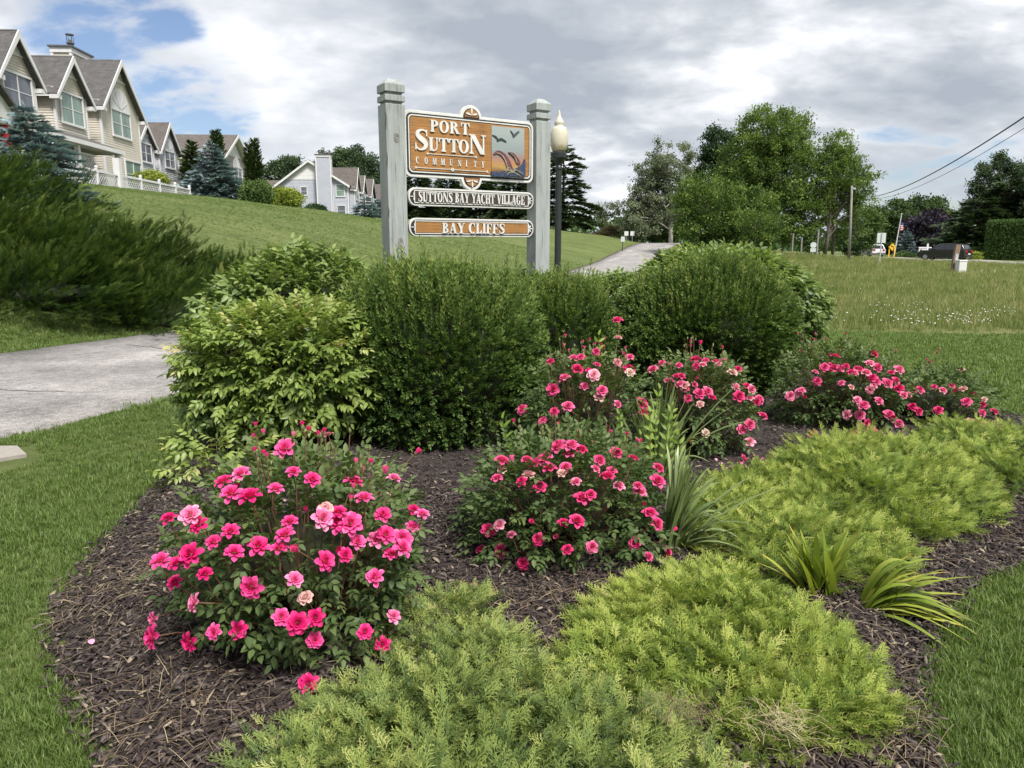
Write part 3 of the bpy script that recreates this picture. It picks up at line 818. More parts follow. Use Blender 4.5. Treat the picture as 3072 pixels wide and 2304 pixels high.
mb = MB(); mb.box(28, YR-.45, E1-.45, 51.3, YR, E1-.40); mb.build('soffit', M_trim, h1)
gable(h1, 36.55, 39.6, 0, 7.6, 9.95, 11.85, 4.0, M_beige, M_shin, side=1.3)
gable(h1, 41.45, 44.75, 0, 7.6, 9.95, 11.85, 4.0, M_beige, M_shin, side=1.3)
gable(h1, 46.15, 51.3, -.15, 4.2, 10.15, 12.95, 6.0, M_beige, M_shin, side=1.45, scallop=False)
mb = MB(); siding(mb, [(48.1, 12.0), (49.35, 12.0), (48.725, 12.8)], FY(-.19), .1, .04); mb.build('louvre', M_trim, h1)
MB().prism([(47.6, 11.62), (49.85, 11.62), (49.75, 11.74), (47.7, 11.74)], .035, .08, FY(-.15)).build('trim_board', M_trim, h1)
window(h1, 36.95, 8.22, 2.3, 1.55, -.035, gl=M_glass2)
window(h1, 41.95, 8.22, 2.3, 1.55, -.035)
window(h1, 47.45, 8.32, 2.45, 1.5, -.185)
arch(h1, 48.68, 9.93, 1.3, -.19)
window(h1, 48.7, 5.3, 2.2, 1.6, -.185)
# porch
roof_slab('porch_roof', [(27.7, -2.0, 6.95), (44.45, -2.0, 6.95), (44.45, YR, 8.15), (27.7, YR, 8.15)], M_shin, h1)
roof_slab('porch_roof', [(44.45, -2.0, 6.95), (46.1, YR-.6, 6.95), (45.2, YR, 8.15), (44.46, YR, 8.15)], M_shin, h1)
mb = MB(); mb.box(27.7, -2.10, 6.74, 44.5, -2.01, 6.96); mb.build('gutter', M_trim, h1); mb = MB(); mb.box(44.46, -2.05, 6.74, 44.55, YR-.4, 6.93); mb.build('gutter', M_trim, h1)
MB().box(27.7, -1.98, 6.72, 44.4, YR, 6.76).build('porch_ceiling', simple('porch_ceiling_grey', (0.42, 0.40, 0.38), .8, .05), h1)  # warm grey ceiling, darker than the white trim
for x in (31.0, 35.2, 39.8, 44.3):
    MB().box(x-.11, -1.85, 4.4, x+.11, -1.63, 6.73).build('porch_post', M_trim, h1)
MB().tube([(44.5, -1.9, 6.8), (44.1, -1.7, 6.6), (44.1, -1.7, 4.6)], .05, 6).build('downpipe', M_trim, h1)
window(h1, 41.4, 4.9, 2.6, 1.65, YR-.035, n=2, gl=M_glass2); window(h1, 37.5, 4.9, 2.0, 1.65, YR-.035, gl=M_glass2)
# porch entry gable at the left edge
g = MB(); g.prism([(30.6, 6.95), (34.2, 6.95), (32.4, 8.35)], 0, .06, FY(-2.15)); g.build('entry_gable', M_trim, h1)
roof_slab('entry_roof', [(34.45, -2.5, 6.8), (34.45, .5, 6.8), (32.4, .5, 8.45), (32.4, -2.5, 8.45)], M_shin, h1)
roof_slab('entry_roof', [(30.35, .5, 6.8), (30.35, -2.5, 6.8), (32.4, -2.5, 8.45), (32.4, .5, 8.45)], M_shin, h1)
chimney(h1, 48.2, 2.2, 50.6, 3.3, 10.5, 13.5, M_beige)

# deck in front of the first house with lattice railing
dk = empty('deck', frame_at(K0, 30, 0), HROT)
tag(dk, 'raised deck with white lattice railing in front of the beige townhouse', 'deck')
MB().box(0, -2.55, 4.15, 23.2, -.2, 4.42).build('deck_floor', simple('deck_boards', (0.40, 0.37, 0.34), .8, .1), dk)
MB().box(0, -2.50, 3.4, 23.1, -2.40, 4.14).build('brick_skirt', simple('red_brown_skirt', (0.20, 0.09, 0.06), .9, .3, 8), dk)
def lattice(parent, x0, x1, z0, z1, y, step=.20, w_=.045):
    mb = MB(); hgt = z1-z0; wd = x1-x0
    for sg, d in ((1, 0), (-1, .014)):
        k = -hgt
        while k < wd:
            a0 = max(k, 0); a1 = min(k+hgt, wd)
            if a1 > a0 + .02:
                if sg > 0: p = [(x0+a0, z0+a0-k), (x0+a1, z0+a1-k)]
                else: p = [(x0+a0, z1-(a0-k)), (x0+a1, z1-(a1-k))]
                h = w_*.7
                mb.prism([(p[0][0], p[0][1]-h), (p[1][0], p[1][1]-h), (p[1][0], p[1][1]+h), (p[0][0], p[0][1]+h)], d, d+.012, FY(y))
            k += step
    o = mb.build('lattice', M_lattice, parent); o['kind'] = 'stuff'; return o
posts = [.4, 3.6, 6.9, 10.0, 12.45, 15.3, 18.0, 20.55, 23.1]
for i in range(len(posts)-1):
    a, b = posts[i], posts[i+1]
    lattice(dk, a+.07, b-.07, 4.55, 5.36, -2.5, .25, .05)
    mb = MB(); mb.box(a+.07, -2.56, 5.38, b-.07, -2.46, 5.46); mb.box(a+.07, -2.56, 4.45, b-.07, -2.46, 4.54); mb.build('rail', M_lattice, dk)
    mb = MB().box(a+.07, -2.15, 5.52, b-.07, -2.05, 5.59); mb.build('handrail', M_lattice, dk)
for i, x in enumerate(posts):
    r, zt = (.17, 6.35) if i == 4 else (.07, 5.58)
    mb = MB().box(x-r, -2.5-r, 4.40, x+r, -2.5+r, zt)
    if i != 4: mb.lathe([(.09, 0), (.11, .05), (.06, .12), (.01, .14)], 8, (x, -2.5, zt))
    mb.build('post', M_lattice, dk)
lattice(dk, 9.2, 12.3, 5.75, 6.42, -1.35, .22, .05)
mb = MB(); mb.box(9.2, -1.40, 6.42, 12.3, -1.30, 6.50); mb.box(9.2, -1.40, 5.66, 12.3, -1.30, 5.74); mb.box(9.15, -1.42, 4.42, 9.27, -1.28, 6.55); mb.build('screen_rail', M_lattice, dk)

# closed red patio umbrella on the deck
um = empty('patio_umbrella', frame_at(K0, 33.45, 1.9)+Vector((0, 0, 4.42)), HROT)
tag(um, 'closed dark red patio umbrella standing on the deck at the left', 'umbrella')
mb = MB(); prof = [(.05, 1.35), (.20, 1.42), (.17, 1.9), (.21, 2.2), (.10, 2.42), (.02, 2.55)]
mb.lathe(prof, 8); mb.build('canopy', simple('red_canvas', (0.30, 0.015, 0.025), .8, .25, 8), um)
MB().lathe([(.025, 0), (.025, 1.34)], 8).build('pole', M_trim, um)

# --- second house
K1 = -24.65
h2 = empty('house', frame_at(K1, 0), HROT)
tag(h2, 'pale grey clapboard house just beyond the beige one, with two narrow gables', 'house', 'townhouses along the top of the lawn')
mb = MB(); siding(mb, [(54.5, 4), (64.8, 4), (64.8, 9.35), (54.5, 9.35)], FY(1.2)); mb.box(54.5, 1.22, 4, 64.7, 10, 9.3); siding(mb, [(1.2, 4), (10, 4), (10, 9.35), (5.6, 12), (1.2, 9.35)], FXL(54.5)); siding(mb, [(1.2, 4), (10, 4), (10, 9.35), (5.6, 12), (1.2, 9.35)], FXR(64.8)); mb.build('wall', M_greyblue, h2)
roof_slab('roof_slope', [(54.2, .8, 9.2), (65, .8, 9.2), (65, 5.6, 12.2), (54.2, 5.6, 12.2)], M_shinb, h2)
roof_slab('roof_slope', [(65, 10.4, 9.2), (54.2, 10.4, 9.2), (54.2, 5.6, 12.2), (65, 5.6, 12.2)], M_shinb, h2)
gable(h2, 56.9, 59.9, 0, 7.0, 9.25, 10.75, 4, M_greyblue, M_shinb, side=1.2, ov=.3)
gable(h2, 61.0, 64.9, 0, 4.0, 9.3, 11.45, 5, M_greyblue, M_shinb, side=1.2, ov=.3, scallop=False)
window(h2, 57.4, 7.85, 1.95, 1.3, -.035, gl=M_glass2); window(h2, 62.0, 7.85, 1.95, 1.25, -.035, gl=M_glass2)
arch(h2, 62.97, 9.2, 1.0, -.04)
roof_slab('porch_roof', [(54.2, -1.8, 6.3), (62.3, -1.8, 6.3), (62.3, 1.2, 7.4), (54.2, 1.2, 7.4)], M_shinb, h2)
MB().box(54.2, -1.88, 6.1, 62.3, -1.81, 6.3).build('gutter', M_trim, h2)
for x in (55.2, 58.6, 62.0): MB().box(x-.08, -1.7, 4.2, x+.08, -1.54, 6.15).build('porch_post', M_trim, h2)
chimney(h2, 56.7, 1.2, 60.1, 2.9, 9.5, 12.3, M_greyblue)

# --- third house
K2 = -23.8
h3 = empty('house', frame_at(K2, 0), HROT)
tag(h3, 'taupe house with one broad gable and a big brown roof behind the blue spruce', 'house', 'townhouses along the top of the lawn')
gable(h3, 71.9, 83.4, 0, 3.5, 9.35, 12.55, 13, M_taupe, M_shinb, side=12, ov=.6, scallop=False)
mb = MB(); siding(mb, [(75.3, 10.4), (79.9, 10.4), (77.65, 12.25)], FY(-.03), .2, .02); mb.build('gable_panel', M_trim, h3)
window(h3, 77.3, 7.7, 2.5, 1.7, -.035, gl=M_glass2); arch(h3, 78.2, 9.3, 1.1, -.04)
window(h3, 73.4, 7.7, 2.0, 1.6, -.035, gl=M_glass2)
window(h3, 78.2, 4.3, 2.2, 1.6, -.035, gl=M_glass2)

# --- fourth house, end wall towards the camera
h4 = empty('house', (-24.8, 114.4, 0), HROT)
tag(h4, 'light grey house farthest along the lawn with a tall end chimney and row of gables', 'house', 'townhouses along the top of the lawn')
mb = MB()
siding(mb, [(0, 3.5), (11.6, 3.5), (11.6, 9.75), (5.65, 14.0), (0, 10.6)], FXL(0), .2)
siding(mb, [(0, 3.5), (48, 3.5), (48, 10.6), (0, 10.6)], FY(0), .2)
mb.box(.05, .05, 3.5, 48, 11.5, 9.7)
mb.build('wall', M_lilac, h4)
roof_slab('roof_slope', [(-.5, -.35, 10.45), (48.3, -.35, 10.45), (48.3, 5.65, 14.15), (-.5, 5.65, 14.15)], M_shinb, h4)
roof_slab('roof_slope', [(48.3, 12.1, 9.45), (-.5, 12.1, 9.45), (-.5, 5.65, 14.15), (48.3, 5.65, 14.15)], M_shinb, h4)
mb = MB(); P = lambda a, z, d: (-.51-d, a, z)
mb.prism([(12.1, 9.45), (5.65, 14.1), (5.65, 13.75), (12.1, 9.1)], 0, .06, P); mb.prism([(5.65, 14.1), (-.35, 10.4), (-.35, 10.05), (5.65, 13.75)], 0, .06, P); mb.build('rake_board', M_trim, h4)
mb = MB(); mb.prism([(9.2, 11.25), (9.2, 11.45), (1.9, 11.45), (1.9, 11.25)], .03, .06, FXL(0)); mb.build('trim_board', M_trim, h4)
mb = MB(); siding(mb, [(8.9, 11.46), (5.65, 13.7), (1.95, 11.46)], FXL(-.035), .2, .015); mb.build('gable_panel', M_trim, h4)
chimney(h4, -1.0, 2.3, 0, 4.4, 3.5, 14.75, M_lilac)
window(h4, 6.1, 9.0, .9, 1.15, -.03, n=1, face='x', gl=M_glass2); window(h4, 9.3, 8.9, 1.1, .9, -.03, n=1, face='x', rail=False); window(h4, .55, 8.85, 1.2, 1.65, -.03, n=1, face='x'); window(h4, .5, 5.9, 1.2, 1.55, -.03, n=1, face='x', gl=M_glass2)
window(h4, 4.9, 5.4, 1.3, 1.3, -.03, n=1, face='x')
mb = MB(); mb.box(-.12, -.06, 3.5, .12, .1, 10.3); mb.build('corner_board', M_trim, h4)
for a, b, zp in ((1.2, 5.8, 13.4), (8.5, 13.2, 12.9), (19, 25, 13.3), (33, 40, 13.5)):
    gable(h4, a, b, -.8, 3.6, 10.4, zp, 5, M_lilac, M_shinb, side=.8, ov=.35)
    window(h4, (a+b)/2-1.3, 8.5, 2.6, 1.7, -.84, gl=M_glass2); window(h4, (a+b)/2-1.4, 5.3, 2.8, 1.7, -.84, n=3, gl=M_glass)
chimney(h4, 14.5, 1.4, 17.3, 3.2, 10, 14.0, M_trim, False)
mb = MB(); siding(mb, [(11.6, 3.5), (17, 3.5), (17, 9.4), (11.6, 9.4)], FXL(6), .2); mb.build('wing_wall', M_trim, h4)
roof_slab('wing_roof', [(5.4, 17.5, 9.3), (5.4, 10.5, 9.3), (9.5, 10.5, 11.9), (9.5, 17.5, 11.9)], M_shinb, h4)

# ------------------------------------------------------------------ the community sign
sg = empty('community_sign', (-1.25, 7.75, 0), math.atan2(.534, .845))
tag(sg, 'carved wooden community sign with three boards between two weathered white posts', 'sign')
def wood_paint(name, c_paint, c_wood, amount=0.5, grain=(18, 18, 1.2), brd=0.0):
    mt, t, p, o = mat_new(name)
    co = obj_co(t, grain)
    f = noise(t, co, 1.0, 6, 0.65, 0.4); f2 = noise(t, obj_co(t, (1, 1, .5)), 5.0, 5, 0.7)
    k = m(t, 'ADD', m(t, 'MULTIPLY', f, .6), m(t, 'MULTIPLY', f2, .4))
    cc = ramp(t, k, [(0.34, Vector(c_wood)), (0.34+.13*amount, Vector(c_paint)*.82), (0.56, Vector(c_paint)), (.75, Vector(c_paint)*1.12)])
    t.links.new(cc, p.inputs['Base Color']); p.inputs['Roughness'].default_value = 0.75
    bump(t, p, f, 0.006, 0.9)
    return mt
M_post = wood_paint('weathered_white_post', (0.31, 0.335, 0.325), (0.14, 0.135, 0.115), 0.8)
M_signwhite = wood_paint('sign_white_paint', (0.60, 0.60, 0.57), (0.45, 0.42, 0.36), 0.15, (5, 5, 5))
M_orange = wood_paint('amber_stained_wood', (0.33, 0.155, 0.042), (0.13, 0.058, 0.02), 0.9, (1.6, 1.6, 60))
M_brownb = wood_paint('dark_brown_field', (0.055, 0.035, 0.030), (0.02, 0.014, 0.012), 0.6, (1.6, 1.6, 60))
M_blackp = simple('black_line_paint', (0.022, 0.018, 0.017), 0.6, 0.2)
M_knot = simple('knot_wood', (0.24, 0.23, 0.195), 0.9, 0.35, 30, 0.004)
def sign_post(x, ztop, w_=.198, lean=0.0):
    e = w_/2
    a, b = x-e, x+e
    body_top = ztop - .245
    mb = MB().box(a, -e, 0, b, e, body_top)
    # slight cracks and chipped corners are cut in as narrow recesses
    p = mb.build('post', M_post, sg, bevel=.006)
    n_ = e-.022
    MB().box(x-n_, -n_, body_top+.0005, x+n_, n_, body_top+.025).build('groove', M_post, p)
    mb = MB().box(a-.004, -e-.004, body_top+.0255, b+.004, e+.004, body_top+.085); mb.build('ring', M_post, p, bevel=.006)
    MB().box(x-n_, -n_, body_top+.0855, x+n_, n_, body_top+.112).build('groove', M_post, p)
    zc_ = body_top+.1125; k = e*.42; g_ = e+.004
    mb = MB(); vs = [(x-g_,-g_,zc_),(x+g_,-g_,zc_),(x+g_,g_,zc_),(x-g_,g_,zc_),(x-g_,-g_,zc_+.078),(x+g_,-g_,zc_+.078),(x+g_,g_,zc_+.078),(x-g_,g_,zc_+.078),(x-k,-k,ztop),(x+k,-k,ztop),(x+k,k,ztop),(x-k,k,ztop)]
    mb.add(vs, [(3,2,1,0),(0,1,5,4),(1,2,6,5),(2,3,7,6),(3,0,4,7),(4,5,9,8),(5,6,10,9),(6,7,11,10),(7,4,8,11),(8,9,10,11)])
    mb.build('cap', M_post, p, bevel=.006)
    return p
pA = sign_post(.04, 3.225, .206); pB = sign_post(1.84, 3.215, .196)
def knot(parent, x, z, r, y):
    mb = MB()
    for k in range(3):
        rr = r*(1-.3*k); A = [(x+rr*.75*math.cos(t), z+rr*1.35*math.sin(t)) for t in np.linspace(0, 2*math.pi, 18)[:-1]]
        B = [(x+(rr-.005)*.75*math.cos(t), z+(rr-.007)*1.35*math.sin(t)) for t in np.linspace(0, 2*math.pi, 18)[:-1]]
        mb.strip(A, B, 0, .003, lambda a, b, d: (a, y-d, b), closed=True)
    mb.build('knot', M_knot, parent)
knot(pA, .045, 2.66, .036, -.104); knot(pA, .055, 1.62, .042, -.104)
M_cr = simple('crack_dark', (0.05, 0.045, 0.04), .95, .2)
mb = MB()
for (x, z0, z1) in ((-.052, 2.5, 2.93), (.115, 2.2, 2.5), (-.03, 1.5, 1.95), (.09, 1.7, 2.05), (.02, 2.3, 2.42)):
    mb.tube([(x, -.1035, z0), (x+.004, -.1042, (z0+z1)/2), (x-.002, -.1035, z1)], [.0006, .0022, .0006], 4)
for (z0, z1) in ((2.72, 2.9), (2.35, 2.52), (1.86, 1.98)):
    mb.tube([(-.0635, -.1035, z0), (-.0660, -.1040, z0*.6+z1*.4), (-.0610, -.1040, z0*.3+z1*.7), (-.0640, -.1035, z1)], [.001, .006, .004, .001], 5)
mb.build('crack', M_cr, pA)
mb = MB()
for (x, z0, z1) in ((1.80, 2.55, 2.95), (1.89, 2.0, 2.4), (1.83, 1.55, 1.8), (1.90, 2.6, 2.75)):
    mb.tube([(x, -.0985, z0), (x+.003, -.0992, (z0+z1)/2), (x, -.0985, z1)], [.0006, .002, .0006], 4)
mb.build('crack', M_cr, pB)

def rrect(x0, z0, x1, z1, r, n=7):
    o = []
    for cx, cz, a0 in ((x1-r, z1-r, 0), (x0+r, z1-r, 90), (x0+r, z0+r, 180), (x1-r, z0+r, 270)):
        for k in range(n+1):
            a = R(a0+90*k/n); o.append((cx+r*math.cos(a), cz+r*math.sin(a)))
    return o
YF = -.045      # face of the boards
def SP(y0): return lambda a, z, d: (a, y0-d, z)
# letters: strips and convex pieces in a unit-high box
def arcp(cx, cz, rx, rz, a0, a1, n=14): return [(cx+rx*math.cos(R(a)), cz+rz*math.sin(R(a))) for a in np.linspace(a0, a1, n)]
TK = .235
def rc(x0, z0, x1, z1): return ('p', [(x0,z0),(x1,z0),(x1,z1),(x0,z1)])
def stemp(x, w_=TK, top=1, bot=1, s=.075, h=.06):
    o = [rc(x, 0, x+w_, 1)]
    if top: o += [rc(x-s, 1-h, x+w_+s, 1), ('p', [(x-s*.5, 1-h), (x, 1-h*2), (x, 1-h)]), ('p', [(x+w_, 1-h), (x+w_, 1-h*2), (x+w_+s*.5, 1-h)])]
    if bot: o += [rc(x-s, 0, x+w_+s, h), ('p', [(x, h), (x, 2*h), (x-s*.5, h)]), ('p', [(x+w_+s*.5, h), (x+w_, 2*h), (x+w_, h)])]
    return o
def widthline(pts, ws):
    c = catmull(pts, 5); ws = catmull(np.column_stack([ws, ws]), 5)[:, 0]
    t = norm(np.gradient(c, axis=0)); n_ = np.stack([-t[:, 1], t[:, 0]], 1)
    return ('s', (c+n_*ws[:, None]/2).tolist(), (c-n_*ws[:, None]/2).tolist())
def diag(x0, z0, x1, z1, w_): return ('p', [(x0-w_/2, z0), (x0+w_/2, z0), (x1+w_/2, z1), (x1-w_/2, z1)])
TH = .085
def glyph(c):
    if c == 'I': return stemp(.08), .40
    if c == 'P': return stemp(.08) + [('s', arcp(.30, .72, .40, .28, 90, -90), arcp(.30, .72, .17, .205, 90, -90))], .74
    if c == 'R': return stemp(.08) + [('s', arcp(.30, .74, .38, .26, 90, -90), arcp(.30, .74, .15, .19, 90, -90)), ('p', [(.34,.50),(.58,.50),(.86,.0),(.60,0)]), rc(.58, 0, .92, .06)], .92
    if c == 'B': return stemp(.08) + [('s', arcp(.30, .755, .34, .245, 90, -90), arcp(.30, .755, .12, .18, 90, -90)), ('s', arcp(.30, .265, .40, .265, 90, -90), arcp(.30, .265, .17, .195, 90, -90))], .76
    if c == 'O': return [('c', arcp(.42, .5, .42, .52, 0, 360, 29)[:-1], arcp(.42, .5, .185, .445, 0, 360, 29)[:-1])], .86
    if c == 'C': return [('s', arcp(.44, .5, .44, .52, 48, 318, 22), arcp(.47, .5, .215, .445, 52, 308, 22)), rc(.66, .64, .735, 1.0), ], .80
    if c == 'G': return [('s', arcp(.44, .5, .44, .52, 48, 300, 22), arcp(.47, .5, .215, .445, 52, 296, 22)), rc(.66, .64, .735, 1.0), rc(.54, .06, .77, .46), rc(.46, .40, .84, .46)], .88
    if c == 'T': return stemp(.30, top=0) + [rc(.02, .93, .81, 1), ('p', [(.02,.68),(.06,.68),(.16,.93),(.02,.93)]), ('p', [(.77,.68),(.81,.68),(.81,.93),(.67,.93)])], .83
    if c == 'L': return stemp(.08) + [rc(.08, 0, .70, .07), ('p', [(.70,.0),(.70,.34),(.66,.34),(.54,.07)])], .74
    if c == 'E': return stemp(.08) + [rc(.08, 0, .70, .07), ('p', [(.70,.0),(.72,.32),(.68,.32),(.54,.07)]), rc(.08, .93, .68, 1), ('p', [(.68,1),(.54,.93),(.65,.70),(.69,.70)]), rc(.30, .47, .52, .54), rc(.50, .36, .55, .66)], .76
    if c == 'F': return stemp(.08) + [rc(.08, .93, .68, 1), ('p', [(.68,1),(.54,.93),(.65,.68),(.69,.68)]), rc(.30, .46, .50, .53), rc(.48, .34, .53, .65)], .72
    if c == 'H': return stemp(.08) + stemp(.58) + [rc(.30, .46, .60, .54)], .90
    if c == 'U': return stemp(.08, bot=0) + stemp(.62, TH, bot=0)[1:] + [rc(.62, .30, .62+TH, 1), ('s', arcp(.385, .30, .305, .32, 180, 360, 15), arcp(.455, .30, .165, .225, 180, 360, 15))], .80
    if c == 'N': return stemp(.10, TH) + [diag(.20, 1, .78, 0, .27), rc(.79, .0, .79+TH, 1), rc(.70, .94, .97, 1), rc(0, .94, .3, 1)], .98
    if c == 'M': return stemp(.08, TH) + [diag(.18, 1, .50, .0, .24), diag(.50, .0, .82, 1, TH)] + stemp(.80) , 1.12
    if c == 'Y': return stemp(.32, top=0)[1:] + [rc(.32, 0, .555, .46), diag(.16, 1, .435, .42, .25), diag(.72, 1, .47, .42, TH), rc(-.03, .94, .36, 1), rc(.58, .94, .86, 1)], .84
    if c == 'V': return [diag(.17, 1, .42, 0, .25), diag(.69, 1, .43, 0, TH), rc(-.03, .94, .37, 1), rc(.56, .94, .83, 1)], .82
    if c == 'A': return [diag(.42, 1, .68, 0, .25), diag(.40, 1, .13, 0, TH), rc(.0, 0, .26, .06), rc(.48, 0, .88, .06), rc(.22, .27, .60, .34)], .88
    if c == 'S':
        return [widthline([(.66,.74),(.63,.88),(.50,.965),(.34,.96),(.20,.86),(.19,.71),(.32,.58),(.50,.45),(.60,.30),(.55,.13),(.40,.035),(.24,.04),(.12,.14),(.07,.29)],
                          [.05,.06,.075,.10,.17,.21,.25,.26,.22,.16,.09,.07,.06,.05]), rc(.62, .68, .68, .99), rc(.05, .01, .11, .34)], .74
    return [], .34
def letter(parent, c, x, z, h, wx, y, th=.012, mat=None):
    g, adv = glyph(c)
    if not g: return adv*wx
    mb = MB()
    for i, e in enumerate(g):
        f = lambda a, b, d: (x+a*wx, y-d, z+b*h)
        t2 = th + .00025*i
        if e[0] == 'p':
            P = e[1]
            ar = sum(P[k][0]*P[(k+1) % len(P)][1]-P[(k+1) % len(P)][0]*P[k][1] for k in range(len(P)))
            if ar < 0: P = P[::-1]
            mb.prism(P, 0, t2, f)
        else: mb.strip(e[1], e[2], 0, t2, f, closed=e[0] == 'c')
    mb.build('letter', mat or M_signwhite, parent)
    return adv*wx
def text(parent, s, x0, x1, z, h, y, gapf=.10, th=.012, mat=None, heights=None, zs=None):
    """fit the word between x0 and x1"""
    hs = heights or [h]*len(s)
    adv = [glyph(c)[1]*(hh/h) for c, hh in zip(s, hs)]
    tot = sum(adv) + gapf*(len(s)-1)
    k = (x1-x0)/tot; x = x0
    for i, c in enumerate(s):
        letter(parent, c, x, (zs[i] if zs else z), hs[i], k*hs[i]/h, y, th, mat); x += (adv[i]+gapf)*k
def ring(parent, A, B, y0, y1, mat, name='border'):
    mb = MB().strip(A, B, 0, y0-y1, SP(y0), closed=True); return mb.build(name, mat, parent)
def petals(parent, xc, zc, L_, angs, y, name='petal_ornament'):
    mb = MB()
    for a in angs:
        c, s = math.cos(R(a)), math.sin(R(a))
        P = []
        for t in np.linspace(0, 2*math.pi, 13)[:-1]:
            u, v = .58*L_ + .44*L_*math.cos(t), .13*L_*math.sin(t)
            P.append((xc+u*c-v*s, zc+u*s+v*c))
        mb.prism(P, 0, .008, SP(y))
    mb.prism(arcp(xc, zc, .1*L_, .1*L_, 0, 360, 9)[:-1], 0, .009, SP(y))
    mb.build(name, M_signwhite, parent)

# large board: outline with half-round ears top and bottom
def main_outline(x0, z0, x1, z1, r, ear, er, eo):
    """rounded board with half-round ears (centre ear, radius er, rising by eo above the edge)"""
    o = rrect(x0, z0, x1, z1, r); n = 8
    top = o[:n] ; tl = o[n:2*n]; bl = o[2*n:3*n]; br = o[3*n:]
    a0 = math.degrees(math.asin((er-eo)/er)) if er > eo else 0
    e1 = [(ear+er*math.cos(R(a)), z1-(er-eo)+er*math.sin(R(a))) for a in np.linspace(a0, 180-a0, 15)]
    e2 = [(ear+er*math.cos(R(a)), z0+(er-eo)-er*math.sin(R(a))) for a in np.linspace(180-a0, a0, 15)]
    return top + e1 + tl + bl + e2 + br
def scale_front(pts): return pts
X0, X1, Z0, Z1 = .150, 1.735, 2.292, 2.953
b1 = MB().prism(main_outline(X0, Z0, X1, Z1, .075, .935, .128, .108), 0, .05, SP(YF+.05)).build('main_board', M_signwhite, sg, bevel=.004)
YB = YF-.003
MB().prism(rrect(X0+.028, Z0+.028, X1-.028, Z1-.028, .055), 0, .003, SP(YF-.0005)).build('outer_line', M_blackp, b1)
ring(b1, rrect(X0+.045, Z0+.045, X1-.045, Z1-.045, .046), rrect(X0+.057, Z0+.057, X1-.057, Z1-.057, .040), YF-.0036, YF-.011, M_signwhite)
fieldp = MB().prism(rrect(X0+.066, Z0+.066, X1-.066, Z1-.066, .034), 0, .004, SP(YF-.0036)).build('amber_field', M_orange, b1)
for sgn, zz in ((1, Z1), (-1, Z0)):
    E_ = [(.935+.098*math.cos(R(a)), zz-sgn*.022+sgn*.098*math.sin(R(a))) for a in np.linspace(-2, 182, 21)]
    F_ = [(.935+.083*math.cos(R(a)), zz-sgn*.016+sgn*.083*math.sin(R(a))) for a in np.linspace(0, 180, 21)]
    if sgn < 0: E_ = E_[::-1]; F_ = F_[::-1]
    MB().prism(E_, 0, .0042, SP(YF-.0005)).build('ear_line', M_blackp, b1)
    MB().prism(F_, 0, .004, SP(YF-.005)).build('ear_field', M_orange, b1)
    petals(b1, .935, zz+sgn*.006, .072, (12, 90, 168) if sgn > 0 else (-12, -90, -168), YF-.0092)
YL = YF-.0078
text(b1, 'PORT', .440, .905, 2.752, .118, YL, .07)
ZS = 2.562
text(b1, 'SUTTON', .255, 1.105, ZS, .135, YL, -.005, heights=[.205,.135,.135,.135,.135,.200], zs=[ZS]*6)
xs = np.linspace(.290, 1.068, 9)
for c, x in zip('COMMUNITY', xs): letter(b1, c, x-.018 - (.006 if c == 'M' else 0), 2.427, .064, .042, YL, .008)
def dumb(parent, x0, x1, z, mid=False):
    mb = MB().box(x0, YL-.007, z-.003, x1, YL, z+.003)
    for x, r in ((x0, .011), (x1, .011)) + ((((x0+x1)/2, .019),) if mid else ()):
        mb.strip(arcp(x, z, r, r, 0, 360, 13)[:-1], arcp(x, z, r*.45, r*.45, 0, 360, 13)[:-1], 0, .009, SP(YL), closed=True)
    mb.build('rule_line', M_signwhite, parent)
dumb(b1, .405, .985, 2.531); dumb(b1, .270, 1.122, 2.386, True)
for x, z in ((.246, 2.846), (1.668, 2.86), (1.668, 2.40), (.25, 2.37)):
    MB().lathe([(.008, 0), (.006, .003), (.001, .004)], 8).build('screw', M_knot, b1).matrix_basis = Matrix.Translation((x, YL, z)) @ Matrix.Rotation(R(90), 4, 'X')
# carved seascape: pale sky fading to sunset, two gulls, breaking waves and rocks
def sea_mat():
    mt, t, p, o = mat_new('painted_seascape')
    tcx = t.nodes.new('ShaderNodeTexCoord'); sp_ = t.nodes.new('ShaderNodeSeparateXYZ'); t.links.new(tcx.outputs['Object'], sp_.inputs[0])
    f2 = noise(t, obj_co(t, (2, 2, 26)), 2.0, 5, .65)
    f = m(t, 'ADD', m(t, 'MULTIPLY', m(t, 'SUBTRACT', sp_.outputs[2], 2.38), 2.0), m(t, 'MULTIPLY', m(t, 'SUBTRACT', f2, .5), .16), clamp=True)
    cc = ramp(t, f, [(0.02, (0.08,0.045,0.03)), (0.12, (0.36,0.23,0.065)), (0.24, (0.36,0.19,0.10)), (0.36, (0.27,0.175,0.16)), (0.47, (0.22,0.26,0.26)), (0.75, (0.27,0.31,0.31)), (1.0, (0.30,0.335,0.325))])
    t.links.new(cc, p.inputs['Base Color']); p.inputs['Roughness'].default_value = .8; bump(t, p, f2, .003, .7)
    return mt
pic = MB().box(1.178, YL-.008, 2.385, 1.603, YL, 2.872).build('seascape_panel', sea_mat(), b1)
M_gull = simple('dark_gull_paint', (0.05, 0.06, 0.065), .7, .3)
M_wave = simple('navy_wave_paint', (0.035, 0.05, 0.10), .6, .5, 25)
M_mar = simple('maroon_wave_paint', (0.12, 0.045, 0.055), .6, .5, 25)
M_foam = simple('ochre_foam_paint', (0.22, 0.19, 0.13), .7, .5, 30)
YP = YL-.008
def carve(pts, ws, mat, d=.008, nm='carving'):
    c = widthline(pts, ws); MB().strip(c[1], c[2], 0, d, SP(YP)).build(nm, mat, b1)
